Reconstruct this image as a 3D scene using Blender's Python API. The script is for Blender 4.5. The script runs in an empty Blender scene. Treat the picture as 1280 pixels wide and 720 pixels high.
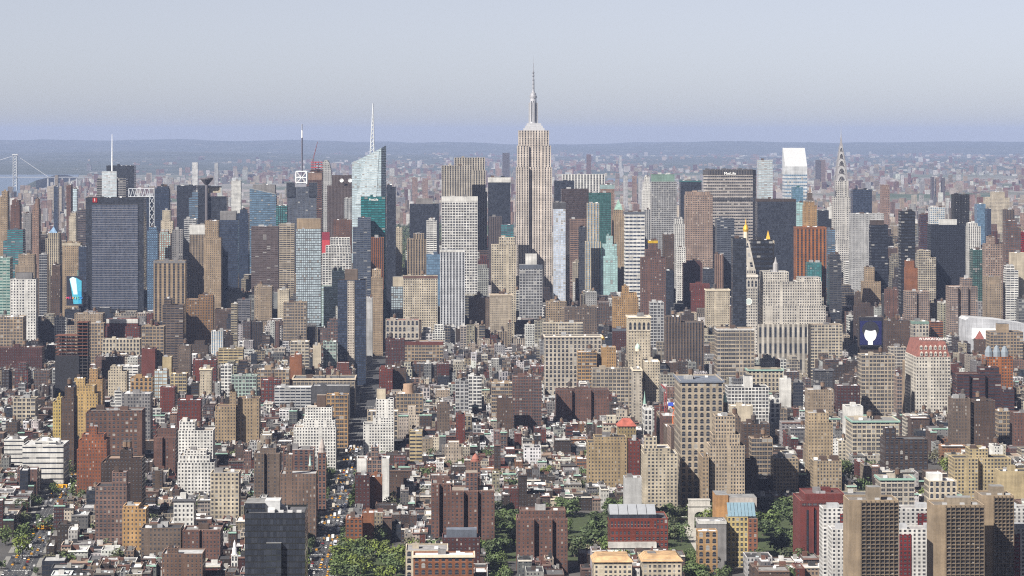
import bpy, math, random
import numpy as np
from mathutils import Vector

# ---------------------------------------------------------------- camera, sky, sun, exposure
sc = bpy.context.scene
COLL = sc.collection
EYE = 335.0                      # height of the observation floor
F = 3650.0                       # focal length in pixels of the 1280 px wide photograph
HY = 168.0                       # row of the eye level in that photograph
YAW = math.radians(1.35)         # the avenues run along +Y, the camera looks slightly east of them
cam_d = bpy.data.cameras.new("camera")
cam = bpy.data.objects.new("camera", cam_d)
COLL.objects.link(cam)
cam.location = (0, 0, EYE)
cam.rotation_euler = (math.radians(90), 0, -YAW)
cam_d.sensor_width = 36
cam_d.lens = 36 * F / 1280
cam_d.shift_y = -(360 - HY) / 1280
cam_d.clip_start = 5
cam_d.clip_end = 300000
sc.camera = cam

SUN_EL, SUN_AZ = math.radians(40), math.radians(225)
world = bpy.data.worlds.new("World")
sc.world = world
world.use_nodes = True
wn = world.node_tree
bg = wn.nodes["Background"]
sky = wn.nodes.new("ShaderNodeTexSky")
sky.sky_type = 'NISHITA'
sky.sun_disc = False
sky.sun_elevation = SUN_EL
sky.sun_rotation = SUN_AZ
sky.altitude = 300
sky.air_density = 0.45
sky.dust_density = 0.7
sky.ozone_density = 0.7
tint = wn.nodes.new("ShaderNodeMix")           # a slightly mauve summer sky
tint.data_type = 'RGBA'
tint.blend_type = 'MULTIPLY'
tint.inputs[0].default_value = 1
tint.inputs[7].default_value = (1.0, 0.95, 0.955, 1)
pale = wn.nodes.new("ShaderNodeHueSaturation")
pale.inputs["Saturation"].default_value = 0.5
wn.links.new(sky.outputs[0], pale.inputs["Color"])
wn.links.new(pale.outputs[0], tint.inputs[6])
wn.links.new(tint.outputs[2], bg.inputs[0])
bg.inputs[1].default_value = 0.058
sun_d = bpy.data.lights.new("sun", 'SUN')
sun_d.energy = 5.0
sun_d.angle = math.radians(0.5)
sun_d.color = (1.0, 0.945, 0.86)
sun = bpy.data.objects.new("sun", sun_d)
COLL.objects.link(sun)
sv = Vector((math.sin(SUN_AZ) * math.cos(SUN_EL), math.cos(SUN_AZ) * math.cos(SUN_EL), math.sin(SUN_EL)))
sun.rotation_euler = sv.to_track_quat('Z', 'Y').to_euler()
sun.location = (-800, -800, 900)
sc.view_settings.view_transform = 'Standard'
sc.view_settings.look = 'None'
sc.view_settings.exposure = 1.0
sc.view_settings.gamma = 1
sc.render.engine = 'CYCLES'
cy = sc.cycles
cy.max_bounces = 5
cy.diffuse_bounces = 2
cy.glossy_bounces = 2
cy.volume_bounces = 0
cy.use_denoising = False
cy.use_adaptive_sampling = False
cy.filter_width = 1.15
cy.caustics_reflective = False
cy.caustics_refractive = False
cy.sample_clamp_indirect = 6

HAZE_DENSITY = 2.15e-5
HAZE_COLOR = (0.435, 0.54, 0.84)

# ---------------------------------------------------------------- pixel columns and rows to places in the city
def WX(px, Y):
    return Y * math.tan(YAW + math.atan((px - 640) / F))
def DEP(x, Y):
    return x * math.sin(YAW) + Y * math.cos(YAW)
def WZ(py, px, Y):
    return EYE - (py - HY) * DEP(WX(px, Y), Y) / F
def PX(x, y):
    d = DEP(x, y)
    return 640 + F * (x * math.cos(YAW) - y * math.sin(YAW)) / d
def PY(x, y, z):
    return HY + F * (EYE - z) / DEP(x, y)
def GROUND(px, py):
    """the ground point seen at this pixel"""
    d = EYE * F / (py - HY)
    k = (px - 640) / F
    return (d * (math.sin(YAW) + k * math.cos(YAW)), d * (math.cos(YAW) - k * math.sin(YAW)))
VPX = 640 - F * math.tan(YAW)

# ---------------------------------------------------------------- materials
C = dict(white=(.74, .73, .70), cream=(.60, .53, .42), tan=(.44, .34, .24), beige=(.50, .43, .34), sand=(.40, .32, .24),
         brown=(.17, .115, .09), dkbrown=(.115, .08, .066), red=(.24, .075, .06), rust=(.36, .16, .09), orange=(.50, .25, .12),
         pink=(.38, .26, .21), grey=(.30, .29, .29), lgrey=(.50, .50, .50), dgrey=(.12, .12, .13), black=(.03, .03, .035),
         navy=(.028, .034, .055), blue=(.14, .20, .30), teal=(.07, .22, .23), yellow=(.56, .46, .29), maroon=(.14, .06, .055),
         limestone=(.55, .50, .43), pgreen=(.42, .52, .47), mauve=(.20, .165, .165), pinkbrick=(.235, .135, .11), slate=(.16, .18, .22),
         crimson=(.45, .04, .05), gold=(.75, .5, .08), copper=(.25, .37, .32), silver=(.62, .63, .65), taupe=(.235, .18, .145),
         sandpink=(.44, .33, .27), otan=(.50, .33, .18), cyan=(.38, .50, .50), gravel=(.30, .26, .22), tar=(.06, .06, .065), mid=(.2, .2, .2))

def new_mat(name):
    m = bpy.data.materials.new(name)
    m.use_nodes = True
    return m, m.node_tree, m.node_tree.nodes["Principled BSDF"]

class NT:
    def __init__(s, nt): s.nt = nt
    def n(s, t, **k):
        x = s.nt.nodes.new(t)
        for a, b in k.items(): setattr(x, a, b)
        return x
    def put(s, sock, v):
        if isinstance(v, bpy.types.NodeSocket): s.nt.links.new(v, sock)
        else: sock.default_value = v
    def math(s, op, a, b=None, c=None):
        x = s.n("ShaderNodeMath", operation=op)
        s.put(x.inputs[0], a)
        if b is not None: s.put(x.inputs[1], b)
        if c is not None: s.put(x.inputs[2], c)
        return x.outputs[0]
    def mix(s, f, a, b, blend='MIX'):
        x = s.n("ShaderNodeMix", data_type='RGBA', blend_type=blend)
        s.put(x.inputs[0], f); s.put(x.inputs[6], a); s.put(x.inputs[7], b)
        return x.outputs[2]
    def mixf(s, f, a, b):
        x = s.n("ShaderNodeMix", data_type='FLOAT')
        s.put(x.inputs[0], f); s.put(x.inputs[2], a); s.put(x.inputs[3], b)
        return x.outputs[0]
    def noise(s, scale, detail=2.0, vec=None):
        x = s.n("ShaderNodeTexNoise")
        x.inputs["Scale"].default_value = scale
        x.inputs["Detail"].default_value = detail
        if vec is None:
            vec = s.n("ShaderNodeNewGeometry").outputs["Position"]
        s.nt.links.new(vec, x.inputs["Vector"])
        return x.outputs[0]
    def ramp(s, v, a, b, c, d):
        x = s.n("ShaderNodeMapRange")
        s.put(x.inputs[0], v)
        for i, q in zip((1, 2, 3, 4), (a, b, c, d)): x.inputs[i].default_value = q
        return x.outputs[0]

def rgba(c): return (c[0], c[1], c[2], 1.0)

# window width and height as a share of the bay and storey; V piers keep dark spandrels between their windows
STYLES = dict(P=(.38, .48), PB=(.54, .54), R=(.90, .43), S=(1.01, .27), V=(.47, .62), W=(.38, .62), G=(.74, .66), C=(.90, .80), L=(.78, .62), A=(.56, .72), B=None)
GLASS = dict(k=(.022, .026, .036), n=(.026, .036, .06), t=(.02, .13, .14), b=(.09, .15, .22), s=(.34, .42, .46), g=(.03, .09, .085),
             w=(.05, .036, .034), p=(.36, .43, .54), c=(.28, .45, .45))
_FM = {}
def facade(spec):
    if spec in _FM: return _FM[spec]
    st, _, gl = spec.partition(':')
    gl = gl or 'k'
    m, nt, bs = new_mat("facade_" + spec.replace(':', '_'))
    N = NT(nt)
    wall = N.n("ShaderNodeAttribute", attribute_name="col").outputs[0]
    big = N.ramp(N.noise(.06, 3), .3, .7, .50, .77)
    fine = N.ramp(N.noise(.9, 2), .3, .7, .90, 1.08)
    bwn = N.n("ShaderNodeRGBToBW")
    nt.links.new(wall, bwn.inputs[0])
    depth = N.math('POWER', bwn.outputs[0], .27)
    mp = N.n("ShaderNodeVectorMath", operation='MULTIPLY')      # rain streaks and patched courses
    nt.links.new(N.n("ShaderNodeNewGeometry").outputs["Position"], mp.inputs[0])
    mp.inputs[1].default_value = (.45, .45, .035)
    streak = N.ramp(N.noise(1.0, 3, mp.outputs[0]), .34, .66, .82, 1.1)
    mp2 = N.n("ShaderNodeVectorMath", operation='MULTIPLY')
    nt.links.new(N.n("ShaderNodeNewGeometry").outputs["Position"], mp2.inputs[0])
    mp2.inputs[1].default_value = (.02, .02, .22)
    course = N.ramp(N.noise(1.0, 2, mp2.outputs[0]), .36, .64, .90, 1.08)
    depth = N.math('MULTIPLY', depth, N.math('MULTIPLY', streak, course))
    tint = N.math('MULTIPLY', N.math('MULTIPLY', big, fine), depth)
    hs = N.n("ShaderNodeHueSaturation")
    nt.links.new(wall, hs.inputs["Color"])
    nt.links.new(tint, hs.inputs["Value"])
    hs.inputs["Saturation"].default_value = 1.12
    wall = hs.outputs[0]
    if STYLES[st] is None:
        nt.links.new(wall, bs.inputs["Base Color"])
        bs.inputs["Roughness"].default_value = .85
        _FM[spec] = m
        return m
    w, h = STYLES[st]
    uv = N.n("ShaderNodeUVMap", uv_map="UVMap").outputs[0]
    sp = N.n("ShaderNodeSeparateXYZ")
    nt.links.new(uv, sp.inputs[0])
    u, v = sp.outputs[0], sp.outputs[1]
    fu, fv = N.math('FRACT', u), N.math('FRACT', v)
    cell = N.n("ShaderNodeCombineXYZ")
    nt.links.new(N.math('FLOOR', u), cell.inputs[0])
    nt.links.new(N.math('FLOOR', v), cell.inputs[1])
    wnz = N.n("ShaderNodeTexWhiteNoise", noise_dimensions='3D')
    nt.links.new(cell.outputs[0], wnz.inputs[0])
    rnd = wnz.outputs[0]
    au = N.math('ABSOLUTE', N.math('SUBTRACT', fu, .5))
    av = N.math('ABSOLUTE', N.math('SUBTRACT', fv, .5))
    colr = N.n("ShaderNodeTexWhiteNoise", noise_dimensions='1D')
    nt.links.new(N.math('FLOOR', u), colr.inputs["W"])
    if st in ('P', 'PB', 'L'):      # some bays are wider, some are blank
        wv = N.ramp(colr.outputs[0], 0, 1, w * .36, w * .62)
        if st != 'L': wv = N.math('MULTIPLY', wv, N.math('LESS_THAN', colr.outputs[0], .9))
        inu = N.math('LESS_THAN', au, wv)
    else:
        inu = N.math('LESS_THAN', au, w / 2)
    inv = N.math('LESS_THAN', av, h / 2)
    inside = N.math('MULTIPLY', inu, inv)
    if st == 'A':   # round-headed window: cut the top corners
        dy = N.math('MAXIMUM', N.math('SUBTRACT', fv, .62), 0.0)
        rr = N.math('ADD', N.math('MULTIPLY', N.math('DIVIDE', au, w / 2), N.math('DIVIDE', au, w / 2)),
                    N.math('MULTIPLY', N.math('DIVIDE', dy, .24), N.math('DIVIDE', dy, .24)))
        inside = N.math('MULTIPLY', inside, N.math('LESS_THAN', rr, 1.0))
    g = GLASS[gl]
    dark = st in 'CVW'
    lite = N.ramp(rnd, 0, 1, .7, 1.3) if max(g) > .2 else N.ramp(rnd, 0, 1, .8, 1.25) if dark else N.ramp(rnd, 0, 1, .6, 1.5)
    gc = N.n("ShaderNodeHueSaturation")
    gc.inputs["Color"].default_value = rgba(g)
    nt.links.new(lite, gc.inputs["Value"])
    blind = N.math('GREATER_THAN', rnd, 1.1 if dark else .95)
    bcol = (.12, .13, .15, 1) if dark else (.24, .235, .225, 1)
    glass = N.mix(blind, gc.outputs[0], bcol)
    if st in ('PB', 'G', 'L', 'A', 'P'):   # the meeting rail and a mullion
        rail = N.math('LESS_THAN', N.math('ABSOLUTE', N.math('SUBTRACT', fv, .5)), .03)
        if st in ('G', 'L'):
            rail = N.math('MAXIMUM', rail, N.math('LESS_THAN', au, .03))
        glass = N.mix(rail, glass, (.16, .15, .14, 1))
    base = wall
    if st in 'VW':
        hv = N.n("ShaderNodeHueSaturation")
        nt.links.new(wall, hv.inputs["Color"])
        hv.inputs["Value"].default_value = .40 if st == 'V' else .55
        base = N.mix(inu, wall, hv.outputs[0])
    if st in ('P', 'PB', 'L', 'A'):     # paler stone sill under each window
        sill = N.math('MULTIPLY', N.math('LESS_THAN', au, w / 2 + .05),
                      N.math('LESS_THAN', N.math('ABSOLUTE', N.math('SUBTRACT', fv, .5 - h / 2 - .05)), .045))
        hv = N.n("ShaderNodeHueSaturation")
        nt.links.new(wall, hv.inputs["Color"])
        hv.inputs["Value"].default_value = 1.25
        hv.inputs["Saturation"].default_value = .7
        base = N.mix(sill, wall, hv.outputs[0])
    nt.links.new(N.mix(inside, base, glass), bs.inputs["Base Color"])
    nt.links.new(N.mixf(inside, .85, .10 if st in 'CGR' else .2), bs.inputs["Roughness"])
    bs.inputs["Specular IOR Level"].default_value = .5 if st in 'CG' else .3
    if st in 'CGR':      # no pane hangs quite true: each mirrors another bit of the sky and the city
        vm = N.n("ShaderNodeVectorMath", operation='MULTIPLY_ADD')
        nt.links.new(wnz.outputs[1], vm.inputs[0])
        vm.inputs[1].default_value = (.10, .10, .16)
        vm.inputs[2].default_value = (-.05, -.05, -.08)
        va = N.n("ShaderNodeVectorMath", operation='ADD')
        nt.links.new(N.n("ShaderNodeNewGeometry").outputs["Normal"], va.inputs[0])
        nt.links.new(vm.outputs[0], va.inputs[1])
        vn = N.n("ShaderNodeVectorMath", operation='NORMALIZE')
        nt.links.new(va.outputs[0], vn.inputs[0])
        nt.links.new(vn.outputs[0], bs.inputs["Normal"])
    _FM[spec] = m
    return m

def attr_mat(name, rough=.9, lo=.75, hi=1.2, scale=.25, metal=0.0):
    m, nt, bs = new_mat(name)
    N = NT(nt)
    hs = N.n("ShaderNodeHueSaturation")
    gm = N.n("ShaderNodeGamma")
    gm.inputs[1].default_value = 1.15
    nt.links.new(N.n("ShaderNodeAttribute", attribute_name="col").outputs[0], gm.inputs[0])
    nt.links.new(gm.outputs[0], hs.inputs["Color"])
    nt.links.new(N.ramp(N.noise(scale, 4), .3, .7, lo, hi), hs.inputs["Value"])
    nt.links.new(hs.outputs[0], bs.inputs["Base Color"])
    bs.inputs["Roughness"].default_value = rough
    bs.inputs["Metallic"].default_value = metal
    return m
ROOF = attr_mat("roof_surface", .9, .65, 1.25, .22)
TRIM = attr_mat("stone_trim", .85, .88, 1.1, .5)
METAL = attr_mat("metal_panel", .35, .92, 1.06, .3, .55)
STEEL = attr_mat("painted_steel", .5, .9, 1.08, .5)
PLAIN = facade('B')
LEAF, _nt, _bs = new_mat("leaves")
_N = NT(_nt)
_hs = _N.n("ShaderNodeHueSaturation")
_nt.links.new(_N.n("ShaderNodeAttribute", attribute_name="col").outputs[0], _hs.inputs["Color"])
_nt.links.new(_N.ramp(_N.n("ShaderNodeObjectInfo").outputs["Random"], 0, 1, .7, 1.3), _hs.inputs["Value"])
_nt.links.new(_hs.outputs[0], _bs.inputs["Base Color"])
_bs.inputs["Roughness"].default_value = .7
GOLD, _nt, _bs = new_mat("gilded_metal")
_bs.inputs["Base Color"].default_value = (.85, .5, .07, 1)
_bs.inputs["Metallic"].default_value = .6
_bs.inputs["Roughness"].default_value = .4
CARPAINT = attr_mat("car_paint", .3, .98, 1.02, .5)
WINDGLASS, _nt, _bs = new_mat("car_glass")
_bs.inputs["Base Color"].default_value = (.02, .022, .025, 1)
_bs.inputs["Roughness"].default_value = .1

# ---------------------------------------------------------------- mesh builder
RND = random.Random(11)
class MB:
    """collects quads and polygons and links them as ONE mesh object"""
    def __init__(s):
        s.v, s.f, s.m, s.uv, s.c, s.mats = [], [], [], [], [], {}
    def mi(s, mat):
        return s.mats.setdefault(mat.name, len(s.mats))
    def poly(s, pts, mat, col=(.5, .5, .5), uv=None):
        b = len(s.v)
        s.v.extend(pts)
        s.f.append(tuple(range(b, b + len(pts))))
        s.m.append(s.mi(mat))
        s.uv.extend(uv if uv else [(0.0, 0.0)] * len(pts))
        s.c.append((col, len(pts)))
    def wall(s, a, b, z0, z1, mat, col, bay=3.2, st=3.6, z0b=None, z1b=None):
        """upright quad from plan point a to plan point b (outside on the right of a->b)"""
        L = math.hypot(b[0] - a[0], b[1] - a[1])
        nu = max(1, round(L / bay)); nv = max(1, round((z1 - z0) / st))
        o = RND.randrange(400); q = RND.randrange(400)
        z0b = z0 if z0b is None else z0b
        z1b = z1 if z1b is None else z1b
        s.poly([(a[0], a[1], z0), (b[0], b[1], z0b), (b[0], b[1], z1b), (a[0], a[1], z1)], mat, col,
               [(o, q), (o + nu, q), (o + nu, q + nv * (z1b - z0b) / (z1 - z0)), (o, q + nv)])
    def box(s, x0, x1, y0, y1, z0, z1, mat, col, bay=3.2, st=3.6, top=None, topcol=None, side=None, back=True, lid=True):
        side = side or mat
        s.wall((x0, y0), (x1, y0), z0, z1, mat, col, bay, st)
        s.wall((x1, y0), (x1, y1), z0, z1, side, col, bay, st)
        if back: s.wall((x1, y1), (x0, y1), z0, z1, mat, col, bay, st)
        s.wall((x0, y1), (x0, y0), z0, z1, side, col, bay, st)
        if lid:
            s.poly([(x0, y0, z1), (x1, y0, z1), (x1, y1, z1), (x0, y1, z1)], top or mat, topcol or col)
    def frustum(s, x0, x1, y0, y1, z0, X0, X1, Y0, Y1, z1, mat, col, lid=True):
        a = [(x0, y0, z0), (x1, y0, z0), (x1, y1, z0), (x0, y1, z0)]
        b = [(X0, Y0, z1), (X1, Y0, z1), (X1, Y1, z1), (X0, Y1, z1)]
        for i in range(4):
            j = (i + 1) % 4
            s.poly([a[i], a[j], b[j], b[i]], mat, col, [(0, 0), (3, 0), (3, 3), (0, 3)])
        if lid: s.poly(b, mat, col)
    def lathe(s, cx, cy, prof, mat, col, n=12, cols=None):
        for k in range(len(prof) - 1):
            (r0, z0), (r1, z1) = prof[k], prof[k + 1]
            cc = cols[k] if cols else col
            for i in range(n):
                a0, a1 = 2 * math.pi * i / n, 2 * math.pi * (i + 1) / n
                p = lambda r, a, z: (cx + r * math.cos(a), cy + r * math.sin(a), z)
                q = [p(r0, a0, z0), p(r0, a1, z0), p(r1, a1, z1), p(r1, a0, z1)]
                if r1 < 1e-4: q = q[:3]
                elif r0 < 1e-4: q = q[1:]
                s.poly(q, mat, cc)
    def bar(s, p, q, r, mat, col):
        p, q = Vector(p), Vector(q)
        d = (q - p).normalized()
        a = d.orthogonal().normalized(); b = d.cross(a)
        c = [a * r + b * r, b * r - a * r, -a * r - b * r, a * r - b * r]
        P = [tuple(p + t) for t in c]; Q = [tuple(q + t) for t in c]
        for i in range(4):
            j = (i + 1) % 4
            s.poly([P[i], P[j], Q[j], Q[i]], mat, col)
        s.poly(P[::-1], mat, col); s.poly(Q, mat, col)
    def mesh(s, name, off=(0, 0, 0)):
        me = bpy.data.meshes.new(name)
        v = np.array(s.v, dtype=np.float32).reshape(-1, 3) - np.array(off, dtype=np.float32)
        me.from_pydata(v.tolist(), [], s.f)
        for mn in s.mats: me.materials.append(bpy.data.materials[mn])
        me.polygons.foreach_set("material_index", np.array(s.m, dtype=np.int32))
        ul = me.uv_layers.new(name="UVMap")
        ul.data.foreach_set("uv", np.array(s.uv, dtype=np.float32).ravel())
        ca = me.color_attributes.new(name="col", type='FLOAT_COLOR', domain='CORNER')
        arr = np.empty((len(s.uv), 4), dtype=np.float32)
        i = 0
        for col, n in s.c:
            arr[i:i + n, :3] = col
            i += n
        arr[:, 3] = 1
        ca.data.foreach_set("color", arr.ravel())
        me.update()
        return me
    def build(s, name, parent=None, loc=(0, 0, 0)):
        """coordinates are world coordinates; the origin goes to loc (or the parent's place)"""
        if parent is not None:
            off = root_of(parent).location
            o = bpy.data.objects.new(name, s.mesh(name, off))
            o.parent = parent
        else:
            o = bpy.data.objects.new(name, s.mesh(name, loc))
            o.location = loc
        COLL.objects.link(o)
        return o
def root_of(o):
    while o.parent is not None: o = o.parent
    return o
def tag(o, label=None, cat=None, group=None, kind=None):
    if label: o['label'] = label
    if cat: o['category'] = cat
    if group: o['group'] = group
    if kind: o['kind'] = kind
    return o
def empty(name, loc):
    o = bpy.data.objects.new(name, None)
    o.location = loc
    o.empty_display_size = 2
    COLL.objects.link(o)
    return o
def text(name, s, x, y, z, size, mat, parent, align='CENTER'):
    """raised lettering facing the camera side (-Y), world coordinates"""
    cu = bpy.data.curves.new(name, 'FONT')
    cu.body = s
    cu.size = size
    cu.align_x = align
    cu.align_y = 'CENTER'
    cu.extrude = .25
    cu.materials.append(mat)
    f = bpy.data.objects.new(name, cu)
    COLL.objects.link(f)
    dg = bpy.context.evaluated_depsgraph_get()
    o = bpy.data.objects.new(name, bpy.data.meshes.new_from_object(f.evaluated_get(dg)))
    bpy.data.objects.remove(f)
    bpy.data.curves.remove(cu)
    r = root_of(parent).location
    o.location = (x - r.x, y - r.y, z - r.z)
    o.rotation_euler = (math.radians(90), 0, 0)
    o.parent = parent
    COLL.objects.link(o)
    return o
def flat_mat(name, c, rough=.6):
    m, nt, bs = new_mat(name)
    bs.inputs["Base Color"].default_value = rgba(c)
    bs.inputs["Roughness"].default_value = rough
    return m

# shared meshes for the things on roofs
_UNIT = {}
def unit_box(mat, col):
    k = (mat.name, col)
    if k not in _UNIT:
        b = MB()
        b.box(-.5, .5, -.5, .5, 0, 1, mat, col)
        _UNIT[k] = b.mesh("roof_box")
    return _UNIT[k]
def put_box(name, parent, x0, x1, y0, y1, z0, z1, mat, col):
    o = bpy.data.objects.new(name, unit_box(mat, col))
    r = root_of(parent).location
    o.location = ((x0 + x1) / 2 - r.x, (y0 + y1) / 2 - r.y, z0 - r.z)
    o.scale = (x1 - x0, y1 - y0, z1 - z0)
    o.parent = parent
    COLL.objects.link(o)
    return o
_TANK = []
def tank_geom(b, x, y, z, r=1.9, h=3.6, leg=3.0, col=(.12, .075, .05)):
    for dx, dy in ((-1, -1), (1, -1), (1, 1), (-1, 1)):
        b.bar((x + dx * r * .6, y + dy * r * .6, z), (x + dx * r * .6, y + dy * r * .6, z + leg), .14, STEEL, (.06, .055, .05))
    b.lathe(x, y, [(0, z + leg), (r, z + leg), (r, z + leg + h)], TRIM, col, 10)
    b.lathe(x, y, [(r * 1.08, z + leg + h), (0, z + leg + h + 1.5)], TRIM, (.09, .08, .075), 10)
def put_tank(parent, x, y, z, s=1.0):
    if not _TANK:
        for c in ((.12, .075, .05), (.19, .13, .09), (.075, .06, .055)):
            b = MB(); tank_geom(b, 0, 0, 0, col=c); _TANK.append(b.mesh("water_tank"))
    o = bpy.data.objects.new("water_tank", RND.choice(_TANK))
    r = root_of(parent).location
    o.location = (x - r.x, y - r.y, z - r.z)
    o.scale = (s, s, s)
    o.parent = parent
    COLL.objects.link(o)

# ---------------------------------------------------------------- a building of one or more tiers
ROOFC = [((.055, .055, .06), 'black'), ((.13, .13, .135), 'dark grey'), ((.25, .245, .24), 'grey'), ((.42, .42, .42), 'pale grey'),
         ((.60, .60, .61), 'silver'), ((.74, .74, .74), 'white'), ((.16, .11, .09), 'brown'), ((.30, .22, .17), 'gravel')]
ROOFW = [6, 7, 5, 4, 4, 4, 4, 2]
def rand_roof(r=RND): return r.choices(ROOFC, ROOFW)[0]
def block(bw, br, x0, x1, y0, y1, z0, z1, mat, col, bay, st, rc, par=1.1, side=None):
    """walls with a parapet into bw, the sunk roof into br"""
    t = .45
    side = side or mat
    bw.wall((x0, y0), (x1, y0), z0, z1, mat, col, bay, st)
    bw.wall((x1, y0), (x1, y1), z0, z1, side, col, bay, st)
    bw.wall((x1, y1), (x0, y1), z0, z1, mat, col, bay, st)
    bw.wall((x0, y1), (x0, y0), z0, z1, side, col, bay, st)
    a = [(x0, y0), (x1, y0), (x1, y1), (x0, y1)]
    b = [(x0 + t, y0 + t), (x1 - t, y0 + t), (x1 - t, y1 - t), (x0 + t, y1 - t)]
    tc = tuple(min(.8, c * 1.15 + .03) for c in col)
    for i in range(4):
        j = (i + 1) % 4
        bw.poly([(*a[i], z1), (*a[j], z1), (*b[j], z1), (*b[i], z1)], TRIM, tc)
        bw.poly([(*b[i], z1), (*b[j], z1), (*b[j], z1 - par), (*b[i], z1 - par)], PLAIN, col)
    br.poly([(*b[0], z1 - par), (*b[1], z1 - par), (*b[2], z1 - par), (*b[3], z1 - par)], ROOF, rc)

HAND = []     # (x0, x1, ytop, ybottom, Y) columns that must stay visible
FOOT = []     # occupied plan rectangles
BAYS = dict(W=4.4, S=6.0, P=3.0, PB=3.6, R=6.0, V=3.2, G=3.8, C=3.0, L=4.6, A=4.8, B=4.0)
STOR = dict(W=3.9, S=4.0, P=3.4, PB=3.6, R=3.5, V=3.8, G=3.7, C=3.9, L=4.2, A=5.2, B=4.0)
def front(x0, x1, Y, dep):
    w = x1 - x0
    if (x0 + x1) / 2 > VPX:
        x0 = min(VPX + (x0 - VPX) * (Y + dep) / Y, x0 + .55 * w)
    else:
        x1 = max(VPX + (x1 - VPX) * (Y + dep) / Y, x1 - .55 * w)
    return x0, x1
def from_foot(yb, Y):
    hn = lambda q: float(np.interp(q, [2300, 2900, 3500, 4000, 4500, 5000], [17, 14, 17, 26, 44, 50]))
    q = Y
    for _ in range(12): q = F * (EYE - hn(q)) / (yb - HY)
    return q
def clash(X0, X1, Y, dep):
    return any(X0 < b_ and X1 > a and Y < d and Y + dep > c for a, b_, c, d in FOOT)
AUTO = [False]
class Bld:
    pass
LAND = []
def bld(label, cat, x0, x1, yt, yb, Y, dep=26, style='P', col='tan', tiers=(), roof=None, bay=None, st=None, band=None, pent=None,
        bulk=None, tank=0, side=None, name=None, short=None, rot=0, cornice=None, par=1.1, wells=(), group=None, fix=False):
    R = random.Random(hash((x0, x1, yt, Y)) & 0xffff)
    col = C[col] if isinstance(col, str) else col
    sk = style.split(':')[0]
    bay = bay or BAYS[sk]; st = st or STOR[sk]
    mat = facade(style)
    smat = facade(side) if side else mat
    if AUTO[0] and not fix:
        if 2300 < Y < (4480 if yb < 375 else 4900) and yb < 690: 
            Y = min(max(Y, .985 * from_foot(yb, Y)), Y * 1.16)
            for a, b_, _t, yb2, Y2 in HAND:
                if a < x1 - .5 and b_ > x0 + .5 and yb2 < yb - 2: Y = min(Y, Y2 - dep - 3)
        for k in range(60):
            step = (k + 1) // 2 * 4 * (1 if k % 2 else -1)
            fx0, fx1 = front(x0, x1, Y + step, dep)
            if not clash(WX(fx0, Y + step), WX(fx1, Y + step), Y + step, dep): break
        else: step = 0
        Y += step
    fx0, fx1 = front(x0, x1, Y, dep)
    X0, X1 = WX(fx0, Y), WX(fx1, Y)
    Z = WZ(yt, (fx0 + fx1) / 2, Y)
    loc = ((X0 + X1) / 2, Y + dep / 2, 0)
    bw, br = MB(), MB()
    rc = C[roof] if isinstance(roof, str) else (roof or rand_roof(R)[0])
    block(bw, br, X0, X1, Y, Y + dep, 0, Z, mat, col, bay, st, rc, par, smat)
    if wells:      # light courts: wings stand forward between them
        e = [0.0] + [q for w in wells for q in w] + [1.0]
        for i in range(0, len(e), 2):
            block(bw, br, X0 + (X1 - X0) * e[i], X0 + (X1 - X0) * e[i + 1], Y - 7, Y + .3, 0, Z - .05, mat, col, bay, st, rc, par, smat)
    tops = [(X0, X1, Y, Y + dep, Z)]
    for t in tiers:
        tx0, tx1, ty = t[:3]
        ins = t[3] if len(t) > 3 else min(2.5, dep * .1)
        d = t[4] if len(t) > 4 else tops[-1][3] - tops[-1][2] - 2 * ins
        y0 = tops[-1][2] + ins
        a, b = WX(tx0, y0), WX(tx1, y0)
        a, b = max(a, X0 + .3), min(b, X1 - .3)
        z = WZ(ty, (tx0 + tx1) / 2, y0)
        block(bw, br, a, b, y0, y0 + d, tops[-1][4] - par - .4, z, mat, col, bay, st, rc, par, smat)
        tops.append((a, b, y0, y0 + d, z))
    o = bw.build(name or cat.replace(' ', '_'), None, loc)
    tag(o, label, cat, group)
    br.build('roof', o)
    B = Bld()
    B.o, B.X0, B.X1, B.Y, B.dep, B.Z, B.tops, B.short = o, X0, X1, Y, dep, Z, tops, short
    if band:      # a plain band round the top: (pixels deep, colour)
        bh = band[0] * Y / F
        bc = C[band[1]]
        a, b, c, d, z = tops[-1]
        q = MB()
        q.box(a - .25, b + .25, c - .25, d + .25, z - bh, z + .3, PLAIN, bc, lid=False)
        for (e, f, g, h) in ((a - .25, b + .25, c - .25, c + .5), (a - .25, b + .25, d - .5, d + .25)):
            q.poly([(e, g, z + .3), (f, g, z + .3), (f, h, z + .3), (e, h, z + .3)], PLAIN, bc)
        q.build('parapet_band', o)
    if cornice:
        a, b, c, d, z = tops[0]
        q = MB()
        q.box(a - 1.1, b + 1.1, c - 1.1, c - .03, z - 1.6, z + .2, TRIM, C[cornice])
        q.box(a - 1.1, a - .03, c - .02, d, z - 1.6, z + .2, TRIM, C[cornice])
        q.box(b + .03, b + 1.1, c - .02, d, z - 1.6, z + .2, TRIM, C[cornice])
        q.build('cornice', o)
    a, b, c, d, z = tops[-1]
    zz = z - par
    if pent:
        p0, p1, py = pent[:3]
        pc = C[pent[3]] if len(pent) > 3 else col
        pm = facade(pent[4]) if len(pent) > 4 else PLAIN
        y0 = c + (d - c) * .25
        q = MB()
        q.box(max(a + .6, WX(p0, y0)), min(b - .6, WX(p1, y0)), y0, c + (d - c) * .8, zz, WZ(py, (p0 + p1) / 2, y0), pm, pc, top=ROOF, topcol=rc)
        q.build('penthouse', o)
    nb = bulk if bulk is not None else (0 if pent else R.choice((1, 1, 2)))
    w, dd = b - a, d - c
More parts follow.
